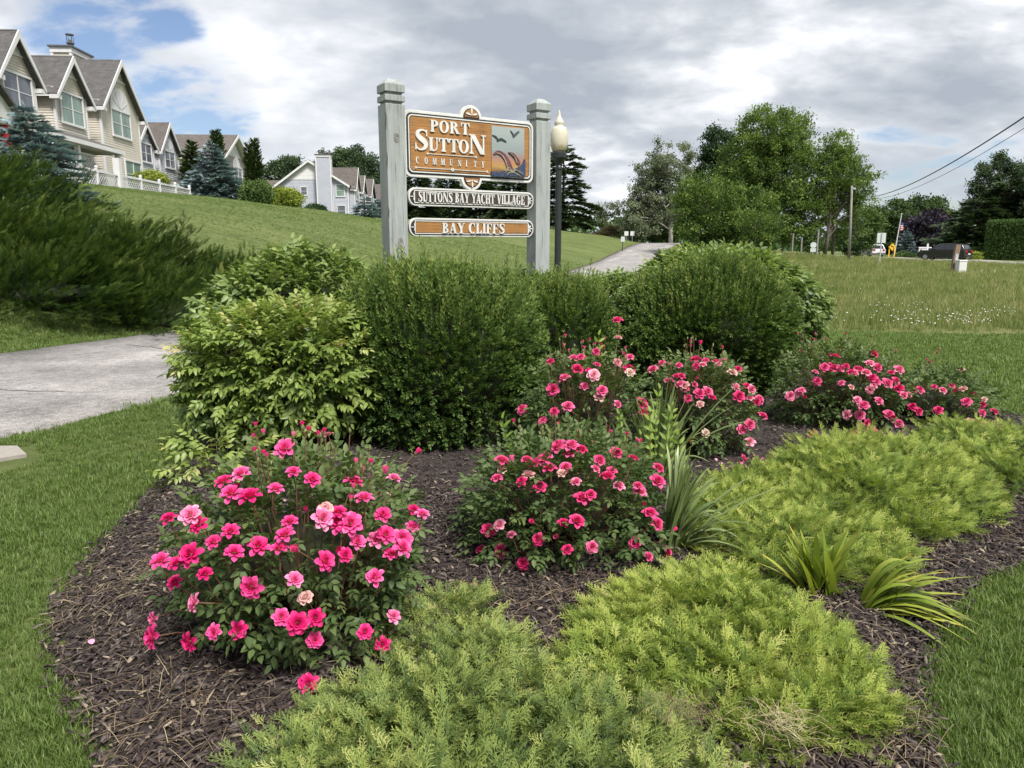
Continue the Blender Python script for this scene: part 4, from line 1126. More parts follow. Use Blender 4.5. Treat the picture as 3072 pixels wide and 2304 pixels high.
carve([(1.185,2.775),(1.215,2.765),(1.24,2.750),(1.262,2.722)], [.004,.014,.016,.012], M_gull, .010, 'gull')
carve([(1.245,2.722),(1.29,2.742),(1.325,2.735),(1.365,2.715)], [.012,.020,.013,.003], M_gull, .012, 'gull')
carve([(1.418,2.838),(1.440,2.815),(1.462,2.785)], [.003,.012,.012], M_gull, .010, 'gull')
carve([(1.450,2.778),(1.485,2.808),(1.520,2.835),(1.535,2.838)], [.012,.018,.009,.003], M_gull, .012, 'gull')
carve([(1.20,2.575),(1.26,2.600),(1.33,2.565),(1.385,2.50),(1.43,2.42)], [.012,.036,.05,.055,.045], M_mar, .010, 'wave_crest')
carve([(1.23,2.595),(1.29,2.575),(1.34,2.53),(1.37,2.46),(1.38,2.41)], [.008,.010,.016,.014,.02], M_foam, .013, 'wave_foam')
carve([(1.39,2.605),(1.44,2.59),(1.49,2.55),(1.535,2.49)], [.006,.03,.034,.04], M_mar, .012, 'wave_crest')
carve([(1.42,2.595),(1.47,2.555),(1.50,2.50)], [.006,.010,.012], M_foam, .015, 'wave_foam')
MB().prism([(1.40,2.352),(1.61,2.352),(1.61,2.535),(1.595,2.545),(1.575,2.50),(1.55,2.475),(1.50,2.445),(1.44,2.425),(1.41,2.40)], 0, .017, SP(YP)).build('rock_carving', M_wave, b1)
MB().prism([(1.165,2.345),(1.41,2.338),(1.42,2.40),(1.34,2.405),(1.26,2.385),(1.165,2.392)], 0, .013, SP(YP)).build('shore_carving', M_wave, b1)
for k, (a, b, c_) in enumerate(((1.33, 1.50, 2.405), (1.36, 1.55, 2.385), (1.34, 1.47, 2.43), (1.42, 1.58, 2.41))):
    carve([(a, c_-.03), (a+.05, c_+.012), (b-.06, c_-.004), (b, c_-.035)], [.004, .013, .012, .004], M_foam, .021+.001*k, 'wave_foam')

# the two narrow boards
def narrow(z0, z1, field, word, xa, xb, zt, ht, gp, shell):
    x0, x1 = .183, 1.745; h = z1-z0
    b = MB().prism(rrect(x0, z0, x1, z1, h*.46), 0, .045, SP(YF+.045)).build('name_board', M_signwhite, sg, bevel=.003)
    MB().prism(rrect(x0+.018, z0+.018, x1-.018, z1-.018, h*.36), 0, .003, SP(YF-.0005)).build('outer_line', M_blackp, b)
    xi, xj = x0+.062, x1-.078
    ring(b, rrect(xi, z0+.027, xj, z1-.027, .006, 2), rrect(xi+.009, z0+.036, xj-.009, z1-.036, .004, 2), YF-.0036, YF-.010, M_signwhite)
    MB().prism(rrect(xi+.014, z0+.041, xj-.014, z1-.041, .004, 2), 0, .0035, SP(YF-.0036)).build('board_field', field, b)
    zc = (z0+z1)/2
    petals(b, xi-.004, zc, .040, (90, 180, 270), YF-.0036); petals(b, xj+.006, zc, .046, (90, 50, 0, -50, -90), YF-.0036)
    x = xa; words_ = word.split(' '); n = len(words_)
    lens = [sum(glyph(c)[1]+gp for c in w2) for w2 in words_]; sp_ = .42
    k = (xb-xa)/(sum(lens)+sp_*(n-1))
    for w2, l in zip(words_, lens):
        text(b, w2, x, x+(l-gp)*k, zt, ht, YF-.0072, gp); x += (l+sp_)*k
    return b
narrow(2.003, 2.188, M_brownb, 'SUTTONS BAY YACHT VILLAGE', .288, 1.612, 2.046, .100, .05, False)
narrow(1.688, 1.880, M_orange, 'BAY CLIFFS', .560, 1.350, 1.725, .108, .06, True)
mb = MB()
for z in (2.85, 2.40, 2.095, 1.785): MB().box(.145, .0055, z-.03, 1.742, .035, z+.03).build('back_batten', M_post, sg)

# ------------------------------------------------------------------ street lamp behind the sign
lx, ly = 1.02, 16.6
lz = H(lx, ly)
lp = empty('street_lamp', (lx, ly, lz)); tag(lp, 'black post lamp with acorn-shaped cream globe just right of the sign', 'street lamp')
MB().lathe([(.16, 0), (.16, .1), (.12, .14), (.11, .5), (.085, .56), (.075, .7), (.068, 3.20), (.08, 3.22), (.08, 3.26), (.062, 3.30), (.10, 3.40), (.16, 3.46), (.165, 3.56), (.145, 3.58)], 16, (0, 0, 0)).build('pole', simple('black_cast_iron', (0.02, 0.024, 0.025), .45, .2), lp, smooth=False)
zt0 = 3.58 - lz
mt_globe, t_, p_, o_ = mat_new('cream_acrylic_globe')
ng = noise(t_, obj_co(t_, (1, 1, .7)), 5, 5, .7)
spg = t_.nodes.new('ShaderNodeSeparateXYZ'); tcg = t_.nodes.new('ShaderNodeTexCoord'); t_.links.new(tcg.outputs['Object'], spg.inputs[0])
globe_tone = m(t_, 'ADD', m(t_, 'MULTIPLY', m(t_, 'SUBTRACT', 3.92, spg.outputs[2]), 1.4), m(t_, 'MULTIPLY', m(t_, 'SUBTRACT', ng, .5), 1.8), clamp=True)  # globe mottled, browner and darker towards the bottom
cg = ramp(t_, globe_tone, [(0.1, (0.52, 0.49, 0.38)), (0.45, (0.36, 0.31, 0.20)), (0.8, (0.10, 0.08, 0.05))])
t_.links.new(cg, p_.inputs['Base Color']); p_.inputs['Roughness'].default_value = .35
p_.inputs['Subsurface Weight'].default_value = .25; p_.inputs['Subsurface Radius'].default_value = (.1, .08, .05)
gl = [(.13, 3.58), (.155, 3.62), (.185, 3.72), (.195, 3.84), (.19, 3.95), (.17, 4.04), (.15, 4.09), (.10, 4.11), (.085, 4.13), (.105, 4.16), (.10, 4.21), (.06, 4.28), (.035, 4.32), (.03, 4.36), (.015, 4.42), (.002, 4.46)]
MB().lathe(gl, 24).build('globe', mt_globe, lp, smooth=True)

# ------------------------------------------------------------------ plants of the bed
def ell_pts(n, c, r, lump, p=2.4, depth=.12, zmin=.03, dpow=1.6, dirs=None):
    d = norm(rng.normal(0, 1, (n, 3))) if dirs is None else dirs
    rad = 1/(np.abs(d)**p).sum(1)**(1/p)
    k = 1 - depth*rng.uniform(0, 1, len(d))**dpow
    P = np.array(c) + np.array(r)*d*(rad*lump(d)*k)[:, None]
    Nn = norm(d*(np.abs(d)**(p-2))/np.array(r))
    keep = P[:, 2] > zmin
    return P[keep], Nn[keep]
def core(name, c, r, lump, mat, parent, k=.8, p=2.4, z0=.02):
    """solid core filling a bush, its inner shade put into the colour"""
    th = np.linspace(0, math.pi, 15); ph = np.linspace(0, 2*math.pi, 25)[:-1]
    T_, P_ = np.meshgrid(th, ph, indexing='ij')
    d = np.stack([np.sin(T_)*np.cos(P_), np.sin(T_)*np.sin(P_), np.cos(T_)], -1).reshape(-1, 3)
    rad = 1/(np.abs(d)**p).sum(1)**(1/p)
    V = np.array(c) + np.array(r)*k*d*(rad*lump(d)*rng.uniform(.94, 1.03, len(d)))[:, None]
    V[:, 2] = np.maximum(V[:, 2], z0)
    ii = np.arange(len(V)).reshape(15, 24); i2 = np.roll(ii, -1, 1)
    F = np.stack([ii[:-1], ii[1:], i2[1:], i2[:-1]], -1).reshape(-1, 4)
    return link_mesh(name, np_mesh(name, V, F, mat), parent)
def local(o): return np.array(o.location)
M_inner_shade = simple('shaded_inner_growth', (0.016, 0.022, 0.009), .95, .6, 25, .02)  # near-black: the shade inside the plants is put into this colour
M_stem = simple('brown_stems', (0.13, 0.095, 0.055), .8, .35, 12)
M_gstem = simple('green_stems', (0.10, 0.13, 0.04), .6, .3, 12)
M_redstem = simple('reddish_stems', (0.16, 0.085, 0.05), .6, .3, 12)

M_vib = leafmat('fresh_green_leaves', [(0, (0.034,0.062,0.014)), (0.35, (0.095,0.150,0.030)), (0.65, (0.225,0.300,0.072)), (0.9, (0.36,0.41,0.13)), (1, (0.48,0.40,0.17))], .35, .42, .4)
M_hon = leafmat('soft_green_leaves', [(0, (0.040,0.075,0.022)), (0.4, (0.10,0.155,0.048)), (0.75, (0.19,0.26,0.075)), (1, (0.30,0.35,0.12))], .35, .45, .4)
M_for = leafmat('deep_green_leaves', [(0, (0.022,0.042,0.012)), (0.35, (0.062,0.112,0.027)), (0.7, (0.145,0.215,0.052)), (1, (0.29,0.33,0.09))], .3, .45, .35)
M_rosel = leafmat('rose_leaves', [(0, (0.030,0.055,0.018)), (0.45, (0.074,0.118,0.036)), (0.8, (0.150,0.195,0.065)), (1, (0.26,0.23,0.11))], .28, .55, .3)
M_lime = leafmat('lime_leaves', [(0, (0.07,0.12,0.02)), (0.5, (0.17,0.25,0.04)), (1, (0.32,0.38,0.08))], .4, .45, .3)

def sprig(pairs, L_, lf, lw, droop=.35, v=.45, spread=1.0, seg=2, fan=False):
    """a twig along +X with pairs of leaves"""
    parts = []
    for i in range(pairs+1):
        t = (i+1)/(pairs+1); x = L_*t; z = -droop*L_*t*t*.5
        if i == pairs:
            parts.append(T_place(T_leaf(lf*.9, lw*.9, var=v+.08, seg=seg, curl=.3), rotm(0, .3, 0), (x*.97, 0, z)))
        else:
            for s in (-1, 1):
                a = s*rng.uniform(.8, 1.15)*spread
                if fan: R_ = rotm(s*rng.uniform(.0, .6), rng.uniform(-.1, .5), a) if i % 2 else rotm(0, -.5 if s > 0 else .7, a*.35)
                else: R_ = rotm(s*rng.uniform(-.1, .5), rng.uniform(.15, .7), a)
                sc = (.75+.35*math.sin(t*2.6))
                parts.append(T_place(T_leaf(lf*sc, lw*sc, var=v+rng.uniform(-.1, .1), seg=seg, curl=rng.uniform(.1, .35)), R_, (x, 0, z)))
    w_ = .0016
    pts = [(0, 0, 0), (L_*.5, 0, -droop*L_*.125), (L_, 0, -droop*L_*.5)]
    vs = [(p[0], e*w_, p[2]) for p in pts for e in (-1, 1)]
    parts.append((np.array(vs), np.array([(0, 2, 1), (1, 2, 3), (2, 4, 3), (3, 4, 5)]), np.full(6, .15)))
    return T_join(parts)
def stems_mb(base, c, r, n, rad=.007, top=.75):
    mb = MB()
    for _ in range(n):
        a = rng.uniform(0, 6.28); b = np.array([base[0], base[1], 0]) + np.array([math.cos(a)*r[0]*.28, math.sin(a)*r[1]*.28, 0])*rng.uniform(.3, 1)
        d = norm(np.array([math.cos(a)+rng.normal(0, .3), math.sin(a)+rng.normal(0, .3), 1.1]))
        e = np.array(c) + np.array(r)*d*top
        md = (b+e)/2 + np.array([math.cos(a)*r[0]*.06, math.sin(a)*r[1]*.06, 0])
        mb.tube([tuple(b), tuple(md), tuple(e)], [rad, rad*.8, rad*.45], 5, cap=False)
    return mb
def bush(label, cat, c, r, Ts, mat, n, size=(.8, 1.2), p=2.4, depth=.25, outw=.9, upw=.25, grp=None, parts_n=0, amp=.12, vbase=.5, corek=.66, zmin=.05, stems=14, name='shrub', part='leafy_twig', vtop=.25, tipc=None, base_z=0.0):
    root = empty(name, (c[0], c[1], base_z)); tag(root, label, cat, grp)
    cc = (0, 0, c[2]-base_z); lump = Lump(30, amp)
    core('shade_core', cc, r, lump, M_inner_shade, root, corek, p)
    P, Nn = ell_pts(int(n*1.15), cc, r, lump, p, depth, zmin)
    # frames: mostly outward and a bit up, leaf faces towards the sky
    d = norm(Nn*outw + np.array([0, 0, upw]) + rng.normal(0, .35, P.shape))
    M = frames(d, None, rng.normal(0, .5, len(d)))
    S = rng.uniform(size[0], size[1], len(P))
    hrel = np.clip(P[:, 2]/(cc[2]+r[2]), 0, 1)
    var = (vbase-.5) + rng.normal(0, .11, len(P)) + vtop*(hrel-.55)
    if parts_n:
        wp = P + np.array([c[0], c[1], base_z]); dist = np.linalg.norm(wp - np.array([0, 0, 1.6]), axis=1) + (1-np.clip(-Nn[:, 1], 0, 1))*.6
        o = np.argsort(dist); near, far = o[:parts_n], o[parts_n:]
        T2 = []
        for q in range(6):
            T = Ts[q % len(Ts)]; T2.append((T[0], T[1], T[2]+(vbase-.5)+(-.1, -.03, .03, .08, 0, .14)[q]))
        parts_from(part, T2, mat, root, M[near], P[near], S[near])
        P, M, S, var = P[far], M[far], S[far], var[far]
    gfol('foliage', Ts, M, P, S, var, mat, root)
    if stems:
        o = stems_mb((0, 0), cc, r, stems).build('stems', M_stem, root); o['kind'] = 'stuff'
    return root, cc, lump

vibT = [sprig(3, .13, .062, .031, .5) for _ in range(5)]
bush('rounded shrub of drooping fresh green leaves at the left front of the sign', 'shrub', (-1.82, 5.70, .60), (.74, .60, .50), vibT, M_vib, 2700, (.75, 1.15), 2.5, .45, parts_n=300, stems=30, grp='shrubs around the sign', upw=.1, vbase=.55, vtop=.5, zmin=.26, corek=.42)
honT = [sprig(3, .17, .085, .046, .2, .5) for _ in range(5)]
bush('light green broad-leaved shrub behind the drooping shrub, left of the left post', 'shrub', (-2.12, 7.35, .76), (.90, .62, .62), honT, M_hon, 1700, (.75, 1.1), 2.3, .15, grp='shrubs around the sign', upw=.35, vbase=.55, vtop=.4)
bush('tall broad-leaved pale green shrub behind the rightmost dense dark bush', 'shrub', (2.66, 9.05, .76), (1.02, .75, .70), honT, M_hon, 2000, (.8, 1.15), 2.3, .14, grp='shrubs around the sign', upw=.3, vbase=.5, vtop=.45)
bush('low broad-leaved shrub seen between the two rounded dark bushes, right of the lamp', 'shrub', (1.35, 9.3, .56), (.74, .55, .58), honT, M_hon, 1100, (.8, 1.1), 2.3, .14, grp='shrubs around the sign', upw=.3, vbase=.42, vtop=.4)
bush('low pale green shrub peeking over the big dark bush between the posts', 'shrub', (-.1, 8.95, .60), (.5, .45, .58), honT, M_hon, 500, (.7, 1.0), 2.3, .14, grp='shrubs around the sign', upw=.3, vbase=.62, vtop=.3)

def whorl(nl, L_, lf, lw, v=.45, tilt=.8):
    parts = []
    for i in range(nl):
        t = (i+.7)/nl; a = i*2.4+rng.uniform(-.2, .2)
        T = T_leaf(lf*(1.1-.35*t), lw*(1.1-.35*t), .1, .15, v+.25*t-.1, seg=1)
        R_ = rotm(a, 0, 0) @ rotm(0, 0, tilt*(1.15-.65*t))
        parts.append(T_place(T, R_, (L_*t, 0, 0)))
    w_ = .0018
    parts.append((np.array([(0,-w_,0),(0,w_,0),(L_,0,0)]), np.array([(0,1,2)]), np.array([.1,.1,.2])))
    return T_join(parts)
forT = [whorl(14, .10, .040, .017) for _ in range(5)]
topT = [whorl(18, .20, .036, .010, .62, .55) for _ in range(4)]
def dark_bush(label, c, r, n, ntop, p=2.25):
    root, cc, lump = bush(label, 'bush', c, r, forT, M_for, int(n*1.35), (.75, 1.35), p, .12, grp='dense dark green bushes in front of the sign', upw=.45, vbase=.45, vtop=.3, corek=.64, stems=10, name='bush', amp=.14, zmin=.04)
    # upright young shoots over the crown
    d = norm(rng.normal(0, 1, (ntop*3, 3)) * (1, 1, .5) + (0, 0, .75)); d = d[d[:, 2] > .35][:ntop]
    P, Nn = ell_pts(0, cc, r, lump, p, .10, .05, dirs=d)
    dd = norm(Nn*.35 + (0, 0, 1.0) + rng.normal(0, .12, P.shape))
    M = frames(dd, None, rng.uniform(0, 6, len(dd)))
    gfol('young_shoots', topT, M, P, rng.uniform(.55, 1.15, len(P))*np.where(rng.random(len(P)) < .06, 1.6, 1), rng.normal(.02, .1, len(P)), M_for, root)
dark_bush('largest dense dark green bush, directly below the sign beside the drooping shrub', (-.60, 6.25, .63), (.80, .90, .70), 5200, 900)
dark_bush('middle dense dark green bush at the foot of the right sign post', (.42, 7.5, .60), (.58, .58, .62), 2700, 480)
dark_bush('broad rounded dense dark green bush to the right of the sign and lamp', (2.0, 7.75, .62), (.90, .86, .68), 5200, 900)

# seedlings at the foot of the drooping shrub
sdl = [sprig(3, .14, .055, .028, .4, .6) for _ in range(3)]
root = empty('sapling', (-2.0, 4.78, 0)); tag(root, 'low lime green suckers at the left foot of the drooping shrub by the lawn', 'sapling')
P = np.column_stack([rng.uniform(-.3, .35, 70), rng.uniform(-.2, .2, 70), rng.uniform(.05, .28, 70)])
M = frames(norm(np.column_stack([P[:, 0]*3, P[:, 1]*3-.4, np.full(70, .5)]) + rng.normal(0, .3, (70, 3))), None, rng.normal(0, .3, 70))
parts_from('leafy_twig', [(t[0], t[1], t[2]+.1) for t in sdl], M_vib, root, M, P, rng.uniform(.8, 1.2, 70))
mb = MB()
for i in range(0, 70, 3): mb.tube([(P[i, 0]*.4, P[i, 1]*.4, 0), (P[i, 0]*.8, P[i, 1]*.8, P[i, 2]*.6), tuple(P[i])], [.004, .003, .002], 4, cap=False)
o = mb.build('stems', M_stem, root); o['kind'] = 'stuff'

# ---- roses
def petal_grid(L_, W, cup, tip, curl):
    V = []; rows = [(0, .22), (.35, .78), (.7, 1.0), (.9, .72 if tip > .5 else .85), (1.0, .08 if tip > .5 else .45)]
    for (v, wd) in rows:
        for u in (-1, 0, 1):
            z = cup*(abs(u)*.28*wd)*W + curl*(v**2)*L_*-.3 + rng.normal(0, .012*L_)
            V.append((v*L_, u*wd*W/2, z))
    F = []
    for i in range(4):
        for j in range(2):
            a = i*3+j; F += [(a, a+3, a+4), (a, a+4, a+1)]
    var = np.array([.0 if v < .2 else .12*abs(u) + .12*v for (v, wd) in rows for u in (-1, 0, 1)])
    return np.array(V), np.array(F), var
def bloom(kind, v0=.4):
    parts = []
    if kind == 'star': rings = [(6, .040, .029, 10, 1.0, .7), (6, .036, .027, 28, 1.0, .3), (6, .030, .024, 44, 1.0, .0), (5, .023, .020, 60, .8, -.2), (4, .015, .016, 78, .3, -.3)]
    elif kind == 'round': rings = [(6, .036, .034, 12, .7, .9), (6, .030, .032, 34, .3, .3), (5, .025, .027, 52, 0, -.1), (5, .019, .021, 68, 0, -.3), (4, .013, .015, 82, 0, -.4)]
    else: rings = [(4, .026, .020, 70, .5, -.3), (4, .022, .018, 82, .3, -.4)]
    ph = rng.uniform(0, 6)
    for i, (n_, L_, W, elev, tip, curl) in enumerate(rings):
        for k in range(n_):
            T = petal_grid(L_*rng.uniform(.9, 1.1), W, .9, tip, curl)
            a = ph + 2*math.pi*(k+.5*(i % 2))/n_ + rng.uniform(-.12, .12)
            R_ = rotm(0, -R(elev+rng.uniform(-8, 8)), a)
            parts.append(T_place(T, R_, np.array([math.cos(a), math.sin(a), 0])*(.003+.0015*(len(rings)-i)) + (0, 0, .002*i), v0 - .035*i + rng.uniform(-.07, .07)))
    return T_join(parts)
def petal_mat(name, stops):
    return leafmat(name, stops, .22, .55, .25, .45)
M_pet1 = petal_mat('hot_pink_petals', [(0, (0.42,0.006,0.095)), (0.4, (0.66,0.018,0.17)), (0.7, (0.74,0.085,0.31)), (1, (0.80,0.36,0.52))])
M_pet2 = petal_mat('rose_pink_petals', [(0, (0.38,0.008,0.075)), (0.4, (0.60,0.025,0.15)), (0.7, (0.70,0.11,0.28)), (1, (0.80,0.42,0.52))])
M_sepal = simple('bud_sepals', (0.12, 0.14, 0.05), .6, .3, 30)
starB = [bloom('star', v) for v in (.36, .42, .50, .60)]
roundB = [bloom('round', v) for v in (.38, .46, .54, .66)]
budT = [bloom('bud', .3), bloom('bud', .42)]
me_star = [np_mesh('bloom', *T[:2], M_pet1, T[2]) for T in starB]
me_round = [np_mesh('bloom', *T[:2], M_pet2, T[2]) for T in roundB]
me_bud = [np_mesh('bud', *T[:2], M_pet2, T[2]) for T in budT]
M_spent = petal_mat('faded_petals', [(0, (0.30,0.05,0.07)), (0.4, (0.52,0.16,0.20)), (0.7, (0.62,0.32,0.32)), (1, (0.60,0.45,0.38))])
spentB = [bloom('round', v) for v in (.5, .8)]
me_spent = [np_mesh('faded_bloom', T[0]*(1, 1, .75) + rng.normal(0, .0016, T[0].shape), T[1], M_spent, T[2]) for T in spentB]
def rose_leaf(sz=.034, v=.45):
    parts = []
    L_ = sz*1.9
    for (x, a) in ((L_*.35, 1.1), (L_*.35, -1.1), (L_*.75, .9), (L_*.75, -.9), (L_, 0)):
        parts.append(T_place(T_leaf(sz*(1.12 if a == 0 else .95), sz*.62, .10, rng.uniform(.05, .25), v+rng.uniform(-.08, .08)), rotm(rng.uniform(-.25, .25), rng.uniform(-.1, .4), a), (x, 0, -x*.15)))
    parts.append((np.array([(0,-.001,0),(0,.001,0),(L_,0,-L_*.15)]), np.array([(0,1,2)]), np.array([.3,.3,.3])))
    return T_join(parts)
rlT = [rose_leaf() for _ in range(6)]
CP, SP_ = math.cos(PITCH), math.sin(PITCH)
def on_shell(px, py, c, r, k=1.04):
    """where the line of sight at (px,py) first meets the plant's shell"""
    o = np.array([0, 0, 1.6]); d = norm(np.array(pdir(px, py))); c = np.array(c); r = np.array(r)*k
    a = d/r; b = (o-c)/r; A = a@a; B = 2*a@b; C = b@b-1; D = B*B-4*A*C
    t = (-B-math.sqrt(D))/(2*A) if D > 0 else -B/(2*A)
    p = o+d*t
    return p, norm((p-c)/r**2)
def rose(label, c, r, pix, off, scl, meshes, nleaf, parts_n=260, leafsz=1.0, blsz=1.0, buds=8, cat='rose bush', canes=30):
    root = empty('rose_bush', (c[0], c[1], 0)); tag(root, label, cat, 'pink rose bushes in the mulch bed')
    loc = np.array([c[0], c[1], 0]); cc = (0, 0, c[2]); lump = Lump(30, .14)
    core('shade_core', (0, 0, c[2]*.9), np.array(r)*(.9, .9, .9), lump, M_inner_shade, root, .50, 2.2, .03)
    P1, N1 = ell_pts(nleaf, cc, r, lump, 2.6, .42, .04, 1.0)
    d = norm(N1 + (0, 0, .15) + rng.normal(0, .45, P1.shape)); M = frames(d, None, rng.normal(0, .45, len(d)))
    S = rng.uniform(.75, 1.25, len(P1))*leafsz
    dist = np.linalg.norm(P1+loc-(0, 0, 1.6), axis=1); o = np.argsort(dist); near, far = o[:parts_n], o[parts_n:]
    parts_from('leaf_spray', [(T[0], T[1], T[2]+dv) for T, dv in zip(rlT, (-.08, .0, .06, -.03, .1, .03))], M_rosel, root, M[near], P1[near], S[near])
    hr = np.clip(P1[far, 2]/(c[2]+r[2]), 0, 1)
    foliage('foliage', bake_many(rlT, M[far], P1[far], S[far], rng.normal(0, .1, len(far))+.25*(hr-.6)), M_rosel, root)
    mb = MB(); mbs = MB()
    for i, (qx, qy) in enumerate(pix):
        px, py = off[0]+qx/scl, off[1]+qy/scl
        p, n_ = on_shell(px, py, c, np.array(r), rng.uniform(1.10, 1.26))
        if p[2] < .10:
            dd_ = np.array(pdir(px, py)); p = np.array([0, 0, 1.6]) + dd_*((.10-1.6)/dd_[2])
        view = norm(np.array([0, 0, 1.6])-p)
        nn = norm(n_*.7 + np.array([0, 0, .75]) + view*.25 + rng.normal(0, .36, 3))
        Mx = frames(np.array([nn]), None, 0)[0]       # X = nn; want Z = nn
        B = np.stack([Mx[:, 1], Mx[:, 2], Mx[:, 0]], 1); a = rng.uniform(0, 6.28); Rz = rotm(0, 0, a); B = B @ Rz
        s = rng.uniform(.66, 1.12)*blsz
        kk = rng.random()
        if kk < .09: o_ = bpy.data.objects.new('bud', me_bud[rng.integers(0, 2)]); s *= 1.25
        elif kk < .16: o_ = bpy.data.objects.new('faded_bloom', me_spent[rng.integers(0, 2)]); s *= .85
        else: o_ = bpy.data.objects.new('bloom', meshes[rng.integers(0, len(meshes))])
        q = p - loc
        o_.matrix_basis = Matrix([[*(B[k]*s), q[k]] for k in range(3)] + [[0, 0, 0, 1]]); o_.parent = root; col.objects.link(o_)
        b0 = np.array([rng.normal(0, .05), rng.normal(0, .05), .02]); inn = q - nn*.09
        mb.tube([tuple(b0), tuple((b0+inn)/2 + np.array([q[0], q[1], .0])*.15), tuple(inn), tuple(q-nn*.004)], [.0045, .0035, .0022, .0018], 5, cap=False)
        mbs.lathe([(.002, -.006), (.006, -.004), (.0065, .002), (.003, .004)], 6, (0, 0, 0))
        nv = 24
        for k in range(len(mbs.v)-nv, len(mbs.v)):
            v = B @ np.array(mbs.v[k])*s + q; mbs.v[k] = tuple(v)
    for _ in range(buds):
        d_ = norm(rng.normal(0, .55, 3)*(1, 1, .4) + (0, 0, 1)); P2, N2 = ell_pts(0, cc, r, lump, 2.3, .0, .05, dirs=np.array([d_]))
        q = P2[0]*1.0 + (0, 0, rng.uniform(.04, .14) + (.06 if rng.random() < .2 else 0))
        mb.tube([tuple(P2[0]*.5), tuple(P2[0]*.9), tuple(q)], [.003, .0022, .0018], 5, cap=False)
        for k in range(rng.integers(1, 4)):
            qq = q + rng.normal(0, .014, 3); mb.tube([tuple(q-(0, 0, .02)), tuple(qq)], .0013, 4, cap=False)
            mbs.lathe([(.001, -.004), (.006, .0), (.0065, .008), (.002, .020)], 6, tuple(qq))
            if rng.random() < .4:
                o_ = bpy.data.objects.new('bud', me_bud[rng.integers(0, 2)]); o_.location = qq + (0, 0, .004); o_.scale = (.75,)*3; o_.parent = root; col.objects.link(o_)
    for _ in range(canes):
        d_ = norm(rng.normal(0, .6, 3)*(1, 1, .4) + (0, 0, .5)); q = np.array(cc)+np.array(r)*d_*.85
        mb.tube([(rng.normal(0, .06), rng.normal(0, .06), .01), tuple(q*(.6, .6, .5)), tuple(q)], [.006, .005, .003], 5, cap=False)
    o = mb.build('canes', M_redstem, root); o['kind'] = 'stuff'
    o = mbs.build('sepals', M_sepal, root); o['kind'] = 'stuff'
    return root
X1 = [(185,622),(300,605),(345,655),(512,490),(612,508),(745,468),(795,255),(1022,183),(838,378),(938,418),(1150,430),(1320,385),(1365,412),(1208,518),(565,388),(475,430),(900,585),(1008,568),(1075,590),(990,622),(1080,645),(1137,650),(1308,602),(1470,580),(1515,600),(1462,665),(1175,745),(1272,733),(1322,705),(1405,730),(1070,795),(1110,812),(1345,808),(1410,775),(1265,930),(1003,845),(655,765),(795,710),(765,780),(862,790),(510,690),(420,745),(530,800),(145,845),(230,858),(375,912),(218,955),(325,1062),(620,980),(845,940),(902,1035),(108,1145),(105,1240),(425,1215),(550,1205),(298,1265),(775,1138),(955,1140),(950,1258),(860,1170),(1213,1215),(1305,1280),(1362,1135),(918,1490),(820,640),(300,810),(1480,278)]
rose('front rose bush with hot pink pointed blooms, nearest the camera at the left', (-.86, 2.84, .37), (.48, .49, .41), X1, (400, 1200), 1.7467, me_star, 1900, 300, 1.0, .84, 20)
X2 = [(503,930),(630,940),(765,1018),(550,808),(620,780),(695,840),(830,760),(1015,765),(1098,755),(975,848),(860,868),(1040,932),(1195,915),(1130,612),(1185,590),(1458,890),(1545,975),(1560,1130),(1595,770),(1555,705),(1510,650),(1700,812),(1655,950),(632,380),(635,430),(605,488),(755,508),(800,465),(870,540),(840,400),(790,375),(900,365),(1030,420),(1005,455),(1095,510),(1215,430),(1290,480),(1318,438),(1362,535),(1240,375),(1480,535),(1600,505),(1605,425),(1450,365),(1345,330),(1125,310),(1050,340),(985,290),(1065,285),(1490,570),(700,380),(930,430)]
rose('rose bush with rosette pink blooms in the middle of the bed, beside the strappy clump', (.29, 3.68, .29), (.47, .46, .33), X2, (1200, 1200), 2.073, me_round, 2000, 300, 1.0, .84, 14)
X3 = [(a/2.073+1200, b/2.073+1200) for a, b in [(760,60),(890,125),(960,75),(1045,40),(1180,270),(1120,215),(1505,20),(1515,80),(1600,130)]] + [(a/2.37+1000, b/2.37+700) for a, b in [(1545,912),(1710,888),(1760,880),(1870,843),(1735,968),(1825,985),(1645,1032),(1785,1088),(1560,1112),(1910,1118),(1890,1165),(2020,918),(1875,937),(2100,968),(2110,990),(2020,1215),(2110,880),(2020,620),(2025,745),(1660,1240),(1850,1010)]]
rose('rose bush with loose pink blooms in front of the middle dark bush', (.50, 4.95, .42), (.40, .36, .46), X3, (0, 0), 1, me_round, 1200, 150, 1.05, .92, 22)
X4 = [(495,968),(560,925),(615,930),(680,940),(830,790),(800,900),(870,905),(850,935),(800,945),(945,915),(1000,905),(815,990),(1100,965),(1060,990),(695,1015),(610,1052),(690,1075),(800,1035),(790,1075),(725,1110),(745,1175),(825,1140),(880,1130),(915,1170),(830,1215),(1085,1095),(1160,1090),(1195,1108),(1105,1160),(1115,1205),(1185,1175),(1250,1180),(1275,1300),(1180,1360),(1125,1395),(870,1420),(760,1480),(1180,1485),(1135,1605),(660,1020),(720,1085),(960,930),(1230,1195)]
rose('rose bush heavy with pink blooms in front of the broad right-hand dark bush', (1.42, 5.42, .38), (.40, .36, .36), X4, (1750, 700), 2.37, me_round, 1100, 150, 1.05, .95, 8)
